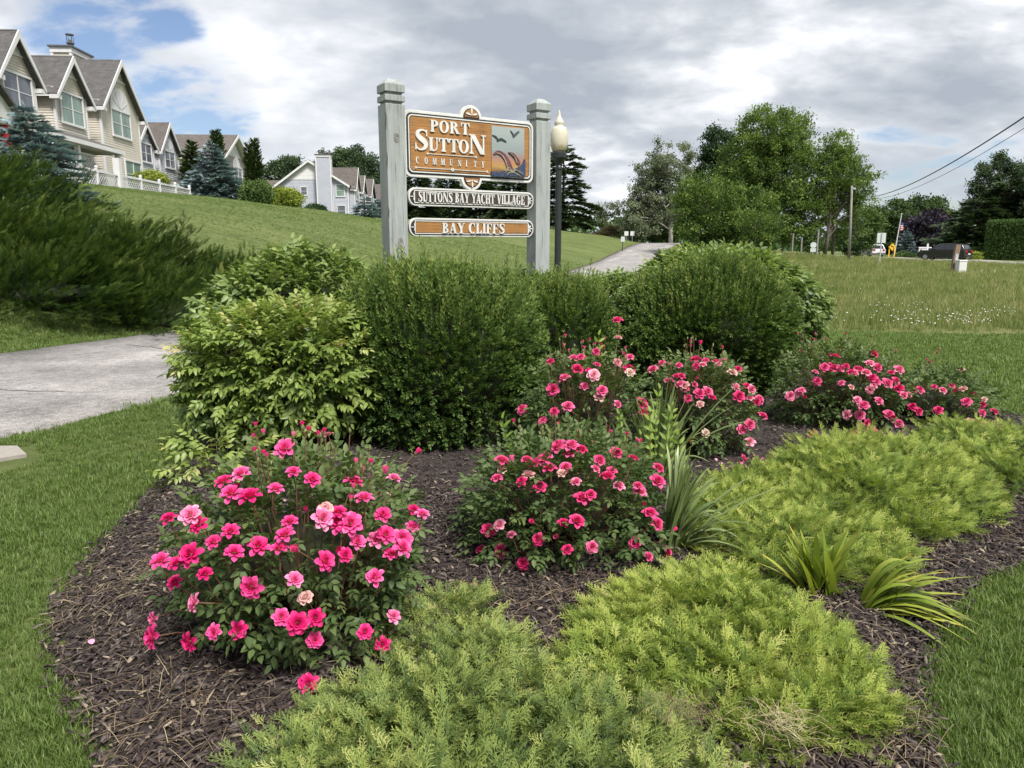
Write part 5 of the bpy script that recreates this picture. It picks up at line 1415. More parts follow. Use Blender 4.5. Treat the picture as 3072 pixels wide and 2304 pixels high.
X5 = [(305,608),(395,565),(430,620),(515,495),(500,425),(570,390),(610,370),(655,305),(690,400),(775,425),(700,510),(775,540),(830,405),(915,360),(945,285),(975,388),(890,430),(1140,405),(1080,430),(935,470),(965,500),(920,560),(1050,510),(1115,490),(1140,550),(1215,600),(985,645),(870,680),(745,750),(840,755),(895,810),(845,845),(940,870),(1062,750),(1135,820),(1005,915),(795,905),(480,905),(820,640),(1175,600),(640,395),(735,380),(800,430),(950,520),(380,580),(1090,760)]
rose('wide rose bush crowded with pink blooms to the right, before the mown lawn', (2.86, 6.3, .34), (.58, .40, .36), X5, (2250, 950), 2.552, me_round, 1400, 120, 1.1, .98, 18)
X6 = [(1295,562),(1410,538),(1475,565),(1545,530),(1560,565),(1630,555),(1700,588),(1620,410),(1795,632),(1640,665),(1440,718),(1290,725),(1780,675),(1775,735),(1870,728),(1870,785),(1680,800),(1795,835),(1735,860),(1905,845),(1935,880),(1990,915),(1240,690),(1920,900),(1960,895),(1660,650)]
rose('small low rose bush at the far right end of the row', (3.78, 6.5, .20), (.52, .36, .28), X6, (2250, 950), 2.552, me_round, 900, 80, 1.1, .95, 7)

# lime shoots growing up through the middle roses
root = empty('seedling_shrub', (.62, 3.95, 0)); tag(root, 'upright lime green leafy shoots growing through the middle rose bush', 'shrub')
shT = [sprig(5, .30, .050, .020, -.05, .5, .7) for _ in range(3)]
pp = [(-.62,-.18,.45),(-.52,-.12,.40),(-.45,-.2,.35),(.18,.0,.50),(.24,.05,.44),(.10,.05,.36),(.30,.1,.36),(.05,.2,.48),(.32,.2,.54),(.2,.25,.58),(-.55,-.3,.18),(.36,.02,.28),(.14,-.1,.5),(-.15,.9,.75),(-.05,.95,.85),(-.2,1.0,.65),(.0,.85,.6),(-.10,.9,.5)]
P = np.array(pp)*(1, 1, .8); M = frames(norm(rng.normal(0, .14, P.shape)+(0, 0, 1)), np.tile([0, -1.0, 0], (len(P), 1)), rng.uniform(-.6, .6, len(P)))
parts_from('leafy_shoot', shT, M_lime, root, M, P, rng.uniform(.8, 1.15, len(P)))
mb = MB()
for q in P: mb.tube([(q[0]*.8, q[1]*.8, 0), (q[0]*.95, q[1]*.95, q[2]*.5), tuple(q)], [.004, .003, .002], 5, cap=False)
o = mb.build('stems', M_stem, root); o['kind'] = 'stuff'

# fallen petals
pm = [np_mesh('petal', *petal_grid(.024, .018, 1.0, .2, .4)[:2], M_pet1, np.full(15, .9)) for _ in range(2)]
fp = [(2190,1388),(2215,1382),(2240,1378),(2262,1372),(2285,1380),(2305,1368),(2200,1402),(2180,1408),(2265,1398),(2150,1385),(2248,1410),(1430,1762),(1262,1684),(1240,1680),(268,1924),(2120,1448),(2172,1395),(2228,1395),(2290,1392)]
for i, (px, py) in enumerate(fp):
    d = np.array(pdir(px, py)); t = -1.50/d[2]; p = np.array([0, 0, 1.6]) + d*t
    o = bpy.data.objects.new('petal', pm[i % 2]); o.location = (p[0], p[1], .105); o.rotation_euler = (rng.normal(0, .4), rng.normal(0, .4), rng.uniform(0, 6)); s = 1.3; o.scale = (s, s, s)
    lab = {14: 'pale pink petal lying on the mulch left of the front rose bush', 11: 'pale pink petal on bare mulch between the two front rose bushes', 12: 'pale pink petal nearest the right edge of the front rose bush', 13: 'pale pink petal just left of another beside the front rose bush', 15: 'fallen pink petal nearest the grey-green strap leaves behind the middle rose'}.get(i, 'fallen pink petal in the litter under the rose bush before the broad dark bush')
    tag(o, lab, 'petal', 'fallen rose petals'); col.objects.link(o)

# ---- strap-leaved clumps
M_strap = leafmat('grey_green_straps', [(0, (0.07,0.11,0.035)), (0.5, (0.16,0.215,0.075)), (1, (0.30,0.35,0.14))], .25, .4, .45, .5)
M_yel = leafmat('yellow_green_straps', [(0, (0.10,0.15,0.02)), (0.45, (0.20,0.27,0.035)), (0.8, (0.36,0.38,0.06)), (1, (0.50,0.32,0.06))], .3, .4, .45, .4)
def strap(b, tip, arch_, w_, v, fold=.25, n=9, twist=0.0):
    b = np.array(b, float); tip = np.array(tip, float); V = []; A = []
    hor = tip-b; hor[2] = 0; L_ = np.linalg.norm(hor) or 1e-3; side = np.array([-hor[1], hor[0], 0])/L_
    for i in range(n):
        t = i/(n-1); p = b + (tip-b)*t + np.array([0, 0, arch_*4*t*(1-t)]); p[:2] += -hor[:2]*.35*t*(1-t)
        ww = w_*(.55+.45*min(1, t*4)) * (1-t**4*.96)
        s_ = side*math.cos(twist*t) + np.array([0, 0, 1])*math.sin(twist*t)
        for u in (-1, 0, 1): V.append(p + s_*u*ww/2 + np.array([0, 0, abs(u)*fold*ww/2])); A.append(v + (.45 if t > .93 else .1*t))
    F = []
    for i in range(n-1):
        for j in range(2): a = i*3+j; F += [(a, a+3, a+4), (a, a+4, a+1)]
    return np.array(V), np.array(F), np.array(A)
def clump(label, base, leaves, mat, w_, v=.45, name='daylily'):
    root = empty(name, (base[0], base[1], 0)); tag(root, label, 'plant')
    for (dx, dy, z, ar, ww) in leaves:
        b = (rng.normal(0, .025), rng.normal(0, .018), .0)
        T = strap(b, (dx, dy, z), ar, w_*ww, v+rng.uniform(-.25, .25), .3, 10, rng.uniform(-.5, .5))
        link_mesh('strap_leaf', np_mesh('strap_leaf', T[0], T[1], mat, T[2]), root)
    return root
Lv = []
for _ in range(64):
    a = rng.normal(.15, .85); l = rng.uniform(.12, .36); Lv.append((math.sin(a)*l, -rng.uniform(-.15, .2), rng.uniform(.28, .58), rng.uniform(.0, .08), 1))
Lv += [(.45,-.05,.46,.05,1.1),(.52,-.15,.40,.08,1),(.48,.0,.56,.03,1),(-.03,0,.66,0,1),(.06,0,.66,0,1),(.30,-.1,.18,.12,1)]
clump('tall grey-green strap-leaved clump between the middle rose and the one behind it', (.95, 4.62), [(a*1.05, b, c*1.3, d, e) for a, b, c, d, e in Lv], M_strap, .028)
Lv = []
for _ in range(62):
    a = rng.uniform(.0, 1.45); l = rng.uniform(.15, .42); Lv.append((math.sin(a)*l, -rng.uniform(-.2, .15), max(.06, math.cos(a)*.48+rng.uniform(0, .12)), rng.uniform(.02, .12), 1))
Lv += [(.60,.05,.40,.05,.9),(.48,.1,.46,.04,1),(.44,-.1,.02,.13,1.1),(.40,.0,.10,.13,1),(.10,.05,.60,0,1)]
clump('grey-green strap-leaved clump arching right beside the middle rose bush', (.80, 3.52), Lv, M_strap, .027)
Lv = []
for _ in range(36):
    a = rng.normal(-.05, .5); l = rng.uniform(.25, .38); Lv.append((math.sin(a)*l, rng.normal(.02, .05), math.cos(a)*l*1.12, rng.uniform(-.01, .03), rng.uniform(.8, 1.2)))
clump('upright yellow-green strap-leaved clump at the right of the mulch bed', (1.37, 3.02), Lv, M_yel, .036, .40)
Lv = []
for _ in range(52):
    a = rng.uniform(-.5, 1.5); l = rng.uniform(.2, .42); Lv.append((.08+math.cos(a*.9)*l*.95, -rng.uniform(-.12, .26)*l*1.4, max(.02, math.sin(max(a, 0))*l*.75), rng.uniform(.02, .09), rng.uniform(.7, 1.1)))
Lv += [(.47,-.02,.20,.05,.7),(.50,-.12,-.0,.10,.7),(.36,-.28,.0,.08,.8),(.24,-.3,.0,.06,.7),(.42,-.2,.01,.09,.8)]
clump('flopped yellow-green strap-leaved clump leaning right over the mulch', (1.52, 2.96), Lv, M_yel, .032, .5)
Lv = [(math.sin(a)*.35, rng.normal(0, .05), .38+rng.uniform(-.1, .1), 0, .8) for a in rng.uniform(-1.3, .3, 22)]
clump('small dark strap-leaved clump between the largest dark bush and the roses', (.36, 5.75), Lv, M_strap, .014, .3)
# small loose plants: leafy sprig standing left of the middle rose
# ---- creeping junipers
def jun_spray(L_=.10, n=10, w_=.0042, v=.35, open_=.65):
    parts = []
    def dia(p, d, l, ww, v0, v1):
        d = norm(np.array(d, float)); s = norm(np.cross(d, (0, 0, 1.0)) + 1e-6)*ww/2; p = np.array(p, float)
        return (np.array([p, p+d*l*.45+s, p+d*l, p+d*l*.45-s]), np.array([(0, 1, 2), (0, 2, 3)]), np.array([v0, (v0+v1)/2, v1, (v0+v1)/2]))
    parts.append(dia((0, 0, 0), (1, 0, .15), L_, w_*1.1, v-.1, v+.35))
    for i in range(n):
        t = .15+.8*i/n; s = 1 if i % 2 else -1; a = s*rng.uniform(.5, .9)*open_*1.3; l = L_*.42*(1.15-.65*t)*rng.uniform(.8, 1.2)
        p = (L_*t, 0, .15*L_*t); d = (math.cos(a), math.sin(a), rng.uniform(.0, .55))
        parts.append(dia(p, d, l, w_, v-.05, v+.35))
        for k, e in ((.35, .5), (.6, -.5)):
            d2 = (math.cos(a+e), math.sin(a+e), rng.uniform(.0, .6)); q = np.array(p)+norm(np.array(d))*l*k
            parts.append(dia(q, d2, l*.5, w_*.9, v+.05, v+.42))
    return T_join(parts)
junT = [jun_spray(rng.uniform(.085, .12)) for _ in range(6)]
M_jun = leafmat('bright_juniper', [(0, (0.020,0.040,0.010)), (0.3, (0.070,0.118,0.024)), (0.6, (0.180,0.250,0.045)), (0.85, (0.33,0.39,0.075)), (1, (0.42,0.43,0.13))], .3, .6, .2)
M_junb = leafmat('bluish_juniper', [(0, (0.020,0.040,0.016)), (0.3, (0.066,0.108,0.036)), (0.6, (0.150,0.210,0.060)), (0.85, (0.28,0.34,0.085)), (1, (0.40,0.41,0.14))], .3, .6, .2)
M_dead = simple('dry_brown_twigs', (0.20, 0.145, 0.085), .9, .35, 30)
def juniper(label, poly, hmax, n, mat, scale=1.0, flow=(0, 0), vb=0.0, name='creeping_juniper', shade=.0, zf=None, edge=.22, Ts=None, up=.55, lay=3, corem=None):
    poly = np.array(poly, float); c = poly.mean(0)
    root = empty(name, (c[0], c[1], 0)); tag(root, label, 'juniper', 'low junipers spreading over the bed')
    bvar = lambda B: rng.normal(0, .07, len(B))
    cs = catmull(np.vstack([poly, poly[:1]]), 5)[:-1]
    bumps = [(rng.uniform(poly.min(0), poly.max(0)), rng.uniform(-.8, .5), rng.uniform(.035, .09)) for _ in range(90)]
    def ht(P):
        d = np.min(np.hypot(P[:, None, 0]-cs[None, :, 0], P[:, None, 1]-cs[None, :, 1]), axis=1)
        h = np.sqrt(np.clip(d/edge, 0, 1)*(2-np.clip(d/edge, 0, 1)))
        for q, a, r_ in bumps: h = h*(1 + a*np.exp(-((P-q)**2).sum(1)/(2*r_*r_)))
        return h*hmax
    nb_ = int(n*1.9/5); B = rng.uniform(cs.min(0), cs.max(0), (nb_*8, 2)); B = B[in_poly(B, cs)]
    ph_ = rng.uniform(0, 6, 4); hole = np.sin(B[:, 0]*19/scale+ph_[0]+2*np.sin(B[:, 1]*9+ph_[2]))*np.sin(B[:, 1]*23/scale+ph_[1]+2*np.sin(B[:, 0]*8+ph_[3]))
    B = B[hole > -.42 + .22*rng.normal(0, 1, len(B))][:nb_]
    h = ht(B); e = .02; gx_ = (ht(B+(e, 0))-h)/e; gy_ = (ht(B+(0, e))-h)/e
    NB = norm(np.column_stack([-gx_, -gy_, np.ones(len(B))]) + (0, 0, .5))
    g0 = np.full(len(B), .05) if zf is None else zf(B[:, 0], B[:, 1])
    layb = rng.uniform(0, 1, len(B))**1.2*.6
    out_c = norm(np.column_stack([B-c, np.zeros(len(B))]))
    ang = rng.uniform(0, 6.28, len(B)); hd = np.column_stack([np.cos(ang), np.sin(ang), np.zeros(len(B))])
    db = norm(hd*.75 + NB*up*rng.uniform(.5, 1.5, (len(B), 1)) + np.array([flow[0], flow[1], 0])*1.2 + out_c*.4)
    org = np.column_stack([B, g0 + h*(1-layb)]) - db*.09*scale
    P, d, pv = [], [], []
    for k in range(5):
        t = (k+.6)/5*.17*scale*1.15
        s_ = np.cross(db, NB)*(1 if k % 2 else -1)*rng.uniform(.15, .75, (len(B), 1))
        P.append(org + db*t); d.append(norm(db + s_*(1 if k < 4 else .1) + rng.normal(0, .16, db.shape)))
        pv.append(.09*np.sin(B[:, 0]*7+1)*np.sin(B[:, 1]*6) - layb*.62 + .075*(k-2) + rng.normal(0, .05, len(B)) * 0 + bvar(B))  # deeper sprays darkened: shade of the gaps put into the tone
    P = np.vstack(P); d = np.vstack(d); pv = np.concatenate(pv); NN = np.tile(NB, (5, 1))
    M = frames(d, NN, rng.normal(0, .4, len(P)))
    S = rng.uniform(.5, .9, len(P))*scale
    off = np.array([c[0], c[1], 0])
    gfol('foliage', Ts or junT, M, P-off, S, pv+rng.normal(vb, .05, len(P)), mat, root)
    # low solid filler, the shade under the sprays put into its colour
    k = np.linspace(0, 1, 9); V = []
    for r_ in k:
        q = c + (cs-c)*(1-r_)*.93; V.append(np.column_stack([q, (0.03 if zf is None else zf(q[:, 0], q[:, 1])) + ht(q)*.35]) - off)
    V = np.stack(V); a_, b_ = V.shape[:2]; ii = np.arange(a_*b_).reshape(a_, b_); i2 = np.roll(ii, -1, 1)
    F = np.stack([ii[:-1], i2[:-1], i2[1:], ii[1:]], -1).reshape(-1, 4)
    link_mesh('shade_mat', np_mesh('shade_mat', V.reshape(-1, 3), F, corem or M_inner_shade), root)
    return root
def gpt(px, py, z=0.0):
    d = np.array(pdir(px, py)); t = (z-1.6)/d[2]; p = np.array([0, 0, 1.6])+d*t; return (p[0], p[1])
def gpoly(pix, z): return [gpt(a, b, z) for a, b in pix]
juniper('feathery low juniper filling the bottom centre, in front of the front rose', gpoly([(1180,1930),(1230,1850),(1330,1790),(1440,1800),(1430,1890),(1560,1960),(1640,2030),(1760,2080),(1960,2160),(2120,2290),(2160,2500),(1500,2700),(1000,2600),(800,2420),(800,2260),(960,2150),(1100,2070)], .08), .075, 5600, M_junb, .98, (.1, -.1), .15, edge=.25, up=.26)
juniper('bright yellow-green low juniper mound between the middle rose and the flopped straps', gpoly([(1800,1850),(1950,1760),(2150,1730),(2330,1800),(2480,1900),(2590,2020),(2640,2150),(2520,2230),(2300,2230),(2150,2190),(1980,2120),(1780,2080),(1720,1980)], .08), .10, 5600, M_jun, .95, (.15, -.05), .14, edge=.3, up=.28)
juniper('yellow-green juniper mat behind the strap leaves, sweeping to the right', gpoly([(2050,1520),(2200,1420),(2400,1440),(2560,1530),(2700,1640),(2680,1710),(2520,1760),(2380,1740),(2250,1700),(2120,1660),(2040,1600)], .10), .11, 4600, M_jun, .95, (.45, .0), .14, edge=.3, up=.26)
juniper('broad green juniper mound in front of the wide rose bush', gpoly([(2310,1420),(2440,1330),(2650,1330),(2800,1370),(2930,1440),(2960,1530),(2860,1590),(2700,1600),(2560,1560),(2430,1500),(2320,1480)], .10), .15, 5600, M_jun, 1.0, (.55, 0), .12, edge=.4, up=.26)
juniper('far right juniper running out of the frame below the small rose', gpoly([(2720,1310),(2850,1290),(3100,1310),(3400,1360),(3450,1500),(3150,1500),(2990,1460),(2850,1400)], .10), .15, 3800, M_jun, 1.0, (.5, 0), .10, edge=.4, up=.26)
juniper('small juniper tuft at the very bottom right of centre beside dry straw', gpoly([(2180,2290),(2240,2250),(2290,2330),(2270,2420),(2190,2400)], .08), .07, 160, M_jun, .7, (.1, 0), .1)
# dry clumps caught in the junipers
for (px, py, nm) in ((2050,2110,'left'), (2340,2150,'right')):
    c = gpt(px, py, .2); Q = rng.normal(0, 1, (110, 3))*(.05, .04, .012) + (c[0], c[1], .185)
    T = straw(.07, .02); M = frames(norm(rng.normal(0, 1, Q.shape)*(1, 1, .35)), None, 0)
    T2 = bake((T[0], T[1], T[2]), M, Q, rng.uniform(.6, 1.2, len(Q)), rng.normal(0, .2, len(Q)))
    o = link_mesh('dry_tangle', np_mesh('dry_tangle', T2[0], T2[1], M_straw, T2[2])); tag(o, 'tan tangle of dead grass caught in the bright juniper, %s of the two' % nm, 'dry grass', 'dead grass caught in the junipers', 'stuff')

# ---- big dark junipers on the bank left of the drive
bigT = [jun_spray(.30, 14, .008, .24, .34) for _ in range(6)]
M_bank = leafmat('dark_juniper', [(0, (0.010,0.022,0.008)), (0.3, (0.026,0.054,0.014)), (0.6, (0.075,0.128,0.026)), (0.85, (0.17,0.23,0.045)), (1, (0.28,0.27,0.08))], .2, .6, .2)
def bank_juniper(label, x, y, r, h, n, flow=.5):
    z0 = H(x, y); root = empty('spreading_juniper', (x, y, z0)); tag(root, label, 'juniper', 'dark spreading junipers on the bank')
    lump = Lump(60, .34, .035)
    core('shade_core', (0, 0, h*.15), (r, r, h*.85), lump, M_inner_shade, root, .38, 2.2, -.8)
    Pb, Nb = ell_pts(int(n*.34), (0, 0, h*.15), (r, r, h*.85), lump, 2.2, .30, -9)
    db = norm(Nb*.45 + (flow*1.25, -.15, .16) + rng.normal(0, .30, Pb.shape)*(1, 1, .7)); sb = norm(np.cross(db, (0, 0, 1.0)))
    tone = rng.normal(0, .07, len(Pb)); P, d, tv = [], [], []
    for k in range(16):
        t = k/15; u = (1 if k % 2 else -1)*rng.uniform(.05, 1, (len(Pb), 1))
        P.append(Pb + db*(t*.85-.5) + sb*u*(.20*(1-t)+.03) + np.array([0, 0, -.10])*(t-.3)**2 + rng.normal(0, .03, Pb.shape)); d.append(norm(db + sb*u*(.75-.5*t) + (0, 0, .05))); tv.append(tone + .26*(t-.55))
    P = np.vstack(P); d = np.vstack(d); tv = np.concatenate(tv); Nn = np.tile(Nb, (16, 1))
    gz = Hn(P[:, 0]+x, P[:, 1]+y) - z0; k = P[:, 2] > gz + .02; P, Nn, d, tv = P[k], Nn[k], d[k], tv[k]
    M = frames(d, None, rng.normal(0, .35, len(P)))
    gfol('foliage', bigT, M, P, rng.uniform(.5, 1.0, len(P)), rng.normal(-.02, .05, len(P)) + .10*Nn[:, 2] + tv, M_bank, root)  # pale tips; upward sides lighter, lower sprays darker, shading put into the tone
for a in (('largest dark spreading juniper high on the bank at the left frame edge', -12.8, 16.0, 3.5, 1.85, 3600),
          ('dark spreading juniper with feathery tips on the bank, right of the largest', -9.2, 15.9, 2.2, 1.02, 2400),
          ('dark juniper lowest on the bank where the lawn slope meets the drive', -6.7, 17.3, 1.7, .75, 1400),
          ('low dark juniper by the drive, middle of the front row', -8.7, 13.9, 1.6, .95, 1500),
          ('low dark juniper by the drive nearest the drooping shrub', -6.6, 14.7, 1.4, .85, 1200),
          ('low dark juniper by the drive at the left of the front row', -11.0, 13.2, 1.7, 1.05, 1500),
          ('small dark juniper on the bank between front row and upper mass', -10.5, 14.8, 1.7, 1.05, 1300)): bank_juniper(*a)

# ------------------------------------------------------------------ trees
M_bark = simple('grey_brown_bark', (0.10, 0.085, 0.07), .9, .35, 6, .03)
M_birch = simple('pale_bark', (0.42, 0.41, 0.38), .8, .3, 5, .02)
def lm(name, a, b, c, tr=.3): return leafmat(name, [(0, Vector(a)*1.3), (.5, Vector(b)*1.35), (1, Vector(c)*1.4)], tr, .6, .2)
F_bright = lm('locust_leaves', (0.020,0.040,0.011), (0.075,0.120,0.028), (0.18,0.24,0.065), .38)
F_mid = lm('maple_leaves', (0.020,0.042,0.014), (0.050,0.090,0.026), (0.11,0.15,0.045))
F_low = lm('shrubby_locust_leaves', (0.012,0.028,0.009), (0.055,0.095,0.022), (0.16,0.215,0.05), .33)
F_wood = lm('woodland_leaves', (0.014,0.030,0.012), (0.036,0.064,0.022), (0.08,0.11,0.04))
F_dark = lm('dark_leaves', (0.010,0.022,0.010), (0.026,0.050,0.020), (0.055,0.085,0.032), .2)
F_grey = lm('greyish_leaves', (0.050,0.066,0.040), (0.105,0.125,0.078), (0.19,0.21,0.14))
F_purple = lm('purple_leaves', (0.010,0.008,0.014), (0.024,0.018,0.032), (0.05,0.035,0.055), .15)
F_hedge = lm('hedge_leaves', (0.018,0.040,0.012), (0.045,0.085,0.022), (0.09,0.14,0.035), .2)
F_blue = lm('blue_spruce_needles', (0.050,0.080,0.086), (0.135,0.185,0.200), (0.26,0.33,0.34), .1)
F_pine = lm('pine_needles', (0.012,0.026,0.013), (0.032,0.055,0.024), (0.07,0.10,0.04), .15)
F_arb = lm('arborvitae_sprays', (0.012,0.026,0.008), (0.032,0.058,0.016), (0.07,0.10,0.028), .15)
F_gold = lm('yellow_green_sprays', (0.06,0.085,0.014), (0.15,0.19,0.03), (0.30,0.33,0.06), .3)
F_brown = lm('bronze_leaves', (0.045,0.04,0.025), (0.10,0.085,0.045), (0.17,0.14,0.08), .3)
def cluster(n, rad, lf, v=.5):
    parts = []
    for _ in range(n):
        p = rng.normal(0, rad*.5, 3); parts.append(T_place(T_leaf(lf*rng.uniform(.7, 1.2), lf*.6, .1, .2, v+rng.uniform(-.2, .2), seg=1), rotm(*rng.uniform(0, 6.28, 3)), p))
    return T_join(parts)
clT = [cluster(9, .42, .34) for _ in range(4)]
layT = []
for _ in range(4):      # flat, layered clump
    T = cluster(11, .5, .33); T[0][:, 2] *= .35; layT.append(T)
def cr(x0, x1, y0, y1, Y, dep=.8):
    cx = bx((x0+x1)/2, Y); rx = (x1-x0)/2/2200*Y*.98; zt, zb = zy(y0, Y), zy(y1, Y)
    return (cx, Y, (zt+zb)/2, rx, rx*dep, (zt-zb)/2)
def tree(name, label, cat, base, crowns, mat, dens=1.0, size=1.0, Ts=None, trunk=.25, bark=None, group=None, amp=.25, depth=.55, fill=.35, limbs=10, lean=(0, 0), upw=.3):
    x, y = base; z0 = H(x, y)-.1; root = empty(name, (x, y, z0)); tag(root, label, cat, group)
    mb = MB(); top = max(c[2]+c[5]*.5 for c in crowns)
    main = max(crowns, key=lambda c: c[2]); n = 7; pts = []
    for i in range(n):
        t = i/(n-1); pts.append(((main[0]-x)*t**1.3 + rng.normal(0, trunk*.4)*(t > 0), (main[1]-y)*t, (top-z0)*t))
    mb.tube(pts, [trunk*(1-.85*(i/(n-1))) for i in range(n)], 8)
    for _ in range(limbs):
        c = crowns[rng.integers(0, len(crowns))]; t = rng.uniform(.25, .8); p0 = np.array(pts[min(int(t*(n-1)), n-2)])
        d = norm(rng.normal(0, 1, 3)*(1, 1, .4)+(0, 0, .5)); e = np.array([c[0]-x, c[1]-y, c[2]-z0]) + np.array(c[3:])*d*.8
        md = (p0+e)/2 + (0, 0, -.04*np.linalg.norm(e-p0))
        mb.tube([tuple(p0), tuple(md), tuple(e)], [trunk*.4, trunk*.25, trunk*.07], 5, cap=False)
    mb.build('trunk', bark or M_bark, root, smooth=True)
    out_ = []
    for c in crowns:
        cc = np.array(c[:3])-(x, y, z0); r = np.array(c[3:]); A = (r[0]*r[1]+r[0]*r[2]+r[1]*r[2])*4.2
        lump = Lump(36, amp, .07)
        # boughs: clumps of clusters leave gaps between them
        nb = int(max(10, A/ (1.5*size**2))*dens*.8); D = norm(rng.normal(0, 1, (nb, 3)))
        R_ = lump(D)*(1-depth*rng.uniform(0, 1, nb)**1.7)
        Cb = cc + r*D*R_[:, None]; k = int(13)
        P = np.repeat(Cb, k, 0) + rng.normal(0, .40*size, (nb*k, 3))*(1, 1, .5)
        Nn = norm(np.repeat(D, k, 0)+rng.normal(0, .5, (nb*k, 3))+(0, 0, upw))
        P = P[:]; g = P[:, 2] > .15; P, Nn = P[g], Nn[g]
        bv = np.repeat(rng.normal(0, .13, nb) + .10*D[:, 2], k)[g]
        out_.append((frames(Nn, None, rng.uniform(0, 6, len(P))), P, rng.uniform(.7, 1.2, len(P))*size, bv+rng.normal(0, .07, len(P))))
    gfol('crown', Ts or clT, *[np.concatenate([q[i] for q in out_]) for i in range(4)], mat, root)
    return root
def needle(n, L_, w_, v=.45, flat=.5, nl=.18):
    parts = []
    for i in range(n):
        t = i/n; a = rng.uniform(-1, 1)*1.1; b = rng.uniform(-.6, .8)*flat
        d = norm(np.array([math.cos(a), math.sin(a), b])); p = np.array([L_*t, 0, 0]); s = norm(np.cross(d, (0, .3, 1)))*w_/2; l = nl*rng.uniform(.7, 1.2)
        vv = v+.25*t+rng.uniform(-.1, .1); parts.append((np.array([p-s, p+s, p+d*l]), np.array([(0, 1, 2)]), np.array([vv-.15, vv-.15, vv+.15])))
    return T_join(parts)
nT = [needle(26, .5, .11, .40, .5, .32) for _ in range(4)]
def conifer(name, label, base, ztop, rad, mat, z_lo=.3, whorl_=.45, nb=8, size=1.0, droop=.1, group=None, power=.9, gap=0.0, trunk=.16, cat='conifer', side=0.0, irregular=.2, zb=None, rise=.0, bark=None, dens=1.0):
    x, y = base; z0 = (H(x, y) if zb is None else zb)-.1; Ht = ztop-z0; root = empty(name, (x, y, z0)); tag(root, label, cat, group)
    MB().tube([(0, 0, 0), (0, 0, Ht*.5), (0, 0, Ht*.98)], [trunk, trunk*.6, .02], 7).build('trunk', bark or M_bark, root, smooth=True)
    P, D, S = [], [], []; mb = MB(); z = z_lo
    while z < Ht*.985:
        t = (z-z_lo)/(Ht-z_lo); Rm = rad*(1-t)**power*(1+rng.uniform(-irregular, irregular)); nn = max(4, int(nb*(.45+.55*(1-t))))
        ph = rng.uniform(0, 6.28)
        for k in range(nn):
            if rng.random() < gap: continue
            a = ph+2*math.pi*k/nn+rng.uniform(-.25, .25); L_ = Rm*rng.uniform(.72, 1.12)*(1+side*math.cos(a)); st = .33*size
            if L_ < .1: L_ = .1
            hd = np.array([math.cos(a), math.sin(a), 0]); m_ = max(1, int(L_/st*dens))
            for j in range(m_+1):
                u = (j+rng.uniform(0, .6))/(m_+1)
                if u < .15 and L_ > 1: continue
                spread = .30*size*(1-u*.5)*min(1, L_)
                for q in range(2 if u > .3 else 1):
                    off = rng.normal(0, spread)
                    P.append((hd*L_*u + np.array([-hd[1], hd[0], 0])*off + (0, 0, z - droop*L_*u*u + rise*L_*u + rng.normal(0, .04)))); D.append(hd*1 + np.array([-hd[1], hd[0], 0])*off*1.6/max(.3, L_) + (0, 0, rise*.6-droop*u+.12)); S.append(size*min(1, .55+L_*.5))
            if L_ > .8: mb.tube([(0, 0, z), tuple(hd*L_*.5+(0, 0, z-droop*L_*.25+rise*L_*.5)), tuple(hd*L_*.9+(0, 0, z-droop*L_*.8+rise*L_*.9))], [trunk*.22, trunk*.14, .01], 4, cap=False)
        z += whorl_*(1-.35*t)*rng.uniform(.8, 1.2)
    P.append(np.array([0, 0, Ht-.25*size])); D.append(np.array([0, 0, 1.])); S.append(size*.8)
    P, D, S = np.array(P), norm(np.array(D)), np.array(S)
    gfol('crown', nT, frames(D, None, rng.normal(0, .3, len(P))), P, S*rng.uniform(.8, 1.2, len(P)), rng.normal(0, .1, len(P)), mat, root)
    if mb.v: o = mb.build('branches', M_bark, root); o['kind'] = 'stuff'
    return root
def at(px, Y): return (bx(px, Y), Y)
GC = 'conifers by the houses and road'
conifer('blue_spruce', 'small blue spruce in front of the beige house above the dark junipers', at(118, 25), zy(335, 25), 1.62, F_blue, .1, .26, 12, .75, .12, GC, .7, side=.25, irregular=.12)
conifer('blue_spruce', 'full blue spruce at the end of the deck in front of the taupe house', at(655, 58), zy(440, 58), 2.45, F_blue, .1, .34, 14, 1.05, .15, GC, .75, irregular=.12)
conifer('dark_conifer', 'narrow bronze-green conifer just left of the full blue spruce', at(598, 64), zy(433, 64), 1.25, F_arb, .1, .35, 12, .9, -.2, GC, .5, rise=.4)
conifer('arborvitae', 'slim twin-tipped arborvitae right behind the full blue spruce', at(672, 63), zy(402, 63), .75, F_arb, .1, .28, 12, .75, -.3, GC, .35, rise=.8)
conifer('arborvitae', 'tall dark arborvitae standing clear against the sky', at(782, 68), zy(430, 68), .72, F_arb, .1, .28, 12, .8, -.3, GC, .35, rise=.8)
conifer('arborvitae', 'shorter dark arborvitae touching the left side of the tall one', at(763, 67.5), zy(440, 67.5), .55, F_arb, .1, .28, 10, .8, -.3, GC, .35, rise=.8)
for px, Y, r, tp in ((1098, 92, 1.9, 594), (1138, 96, 1.9, 600)):
    conifer('blue_spruce', 'small blue spruce before the light grey house, %s of the pair by the post' % ('left' if px < 1110 else 'right'), at(px, Y), zy(tp, Y), r, F_blue, .1, .4, 12, 1.1, .15, GC, .8)
def shrub2(label, x0, x1, y0, y1, Y, mat, size=.5, dens=3.0, cat='shrub', name='shrub'):
    c = cr(x0, x1, y0, y1, Y); return tree(name, label, cat, (c[0], Y), [c], mat, dens, size, trunk=.06, limbs=4, amp=.10, depth=.25, group='garden shrubs along the top of the lawn')
shrub2('loose dark green shrub right of the full blue spruce', 735, 822, 548, 630, 57, F_mid, .55)
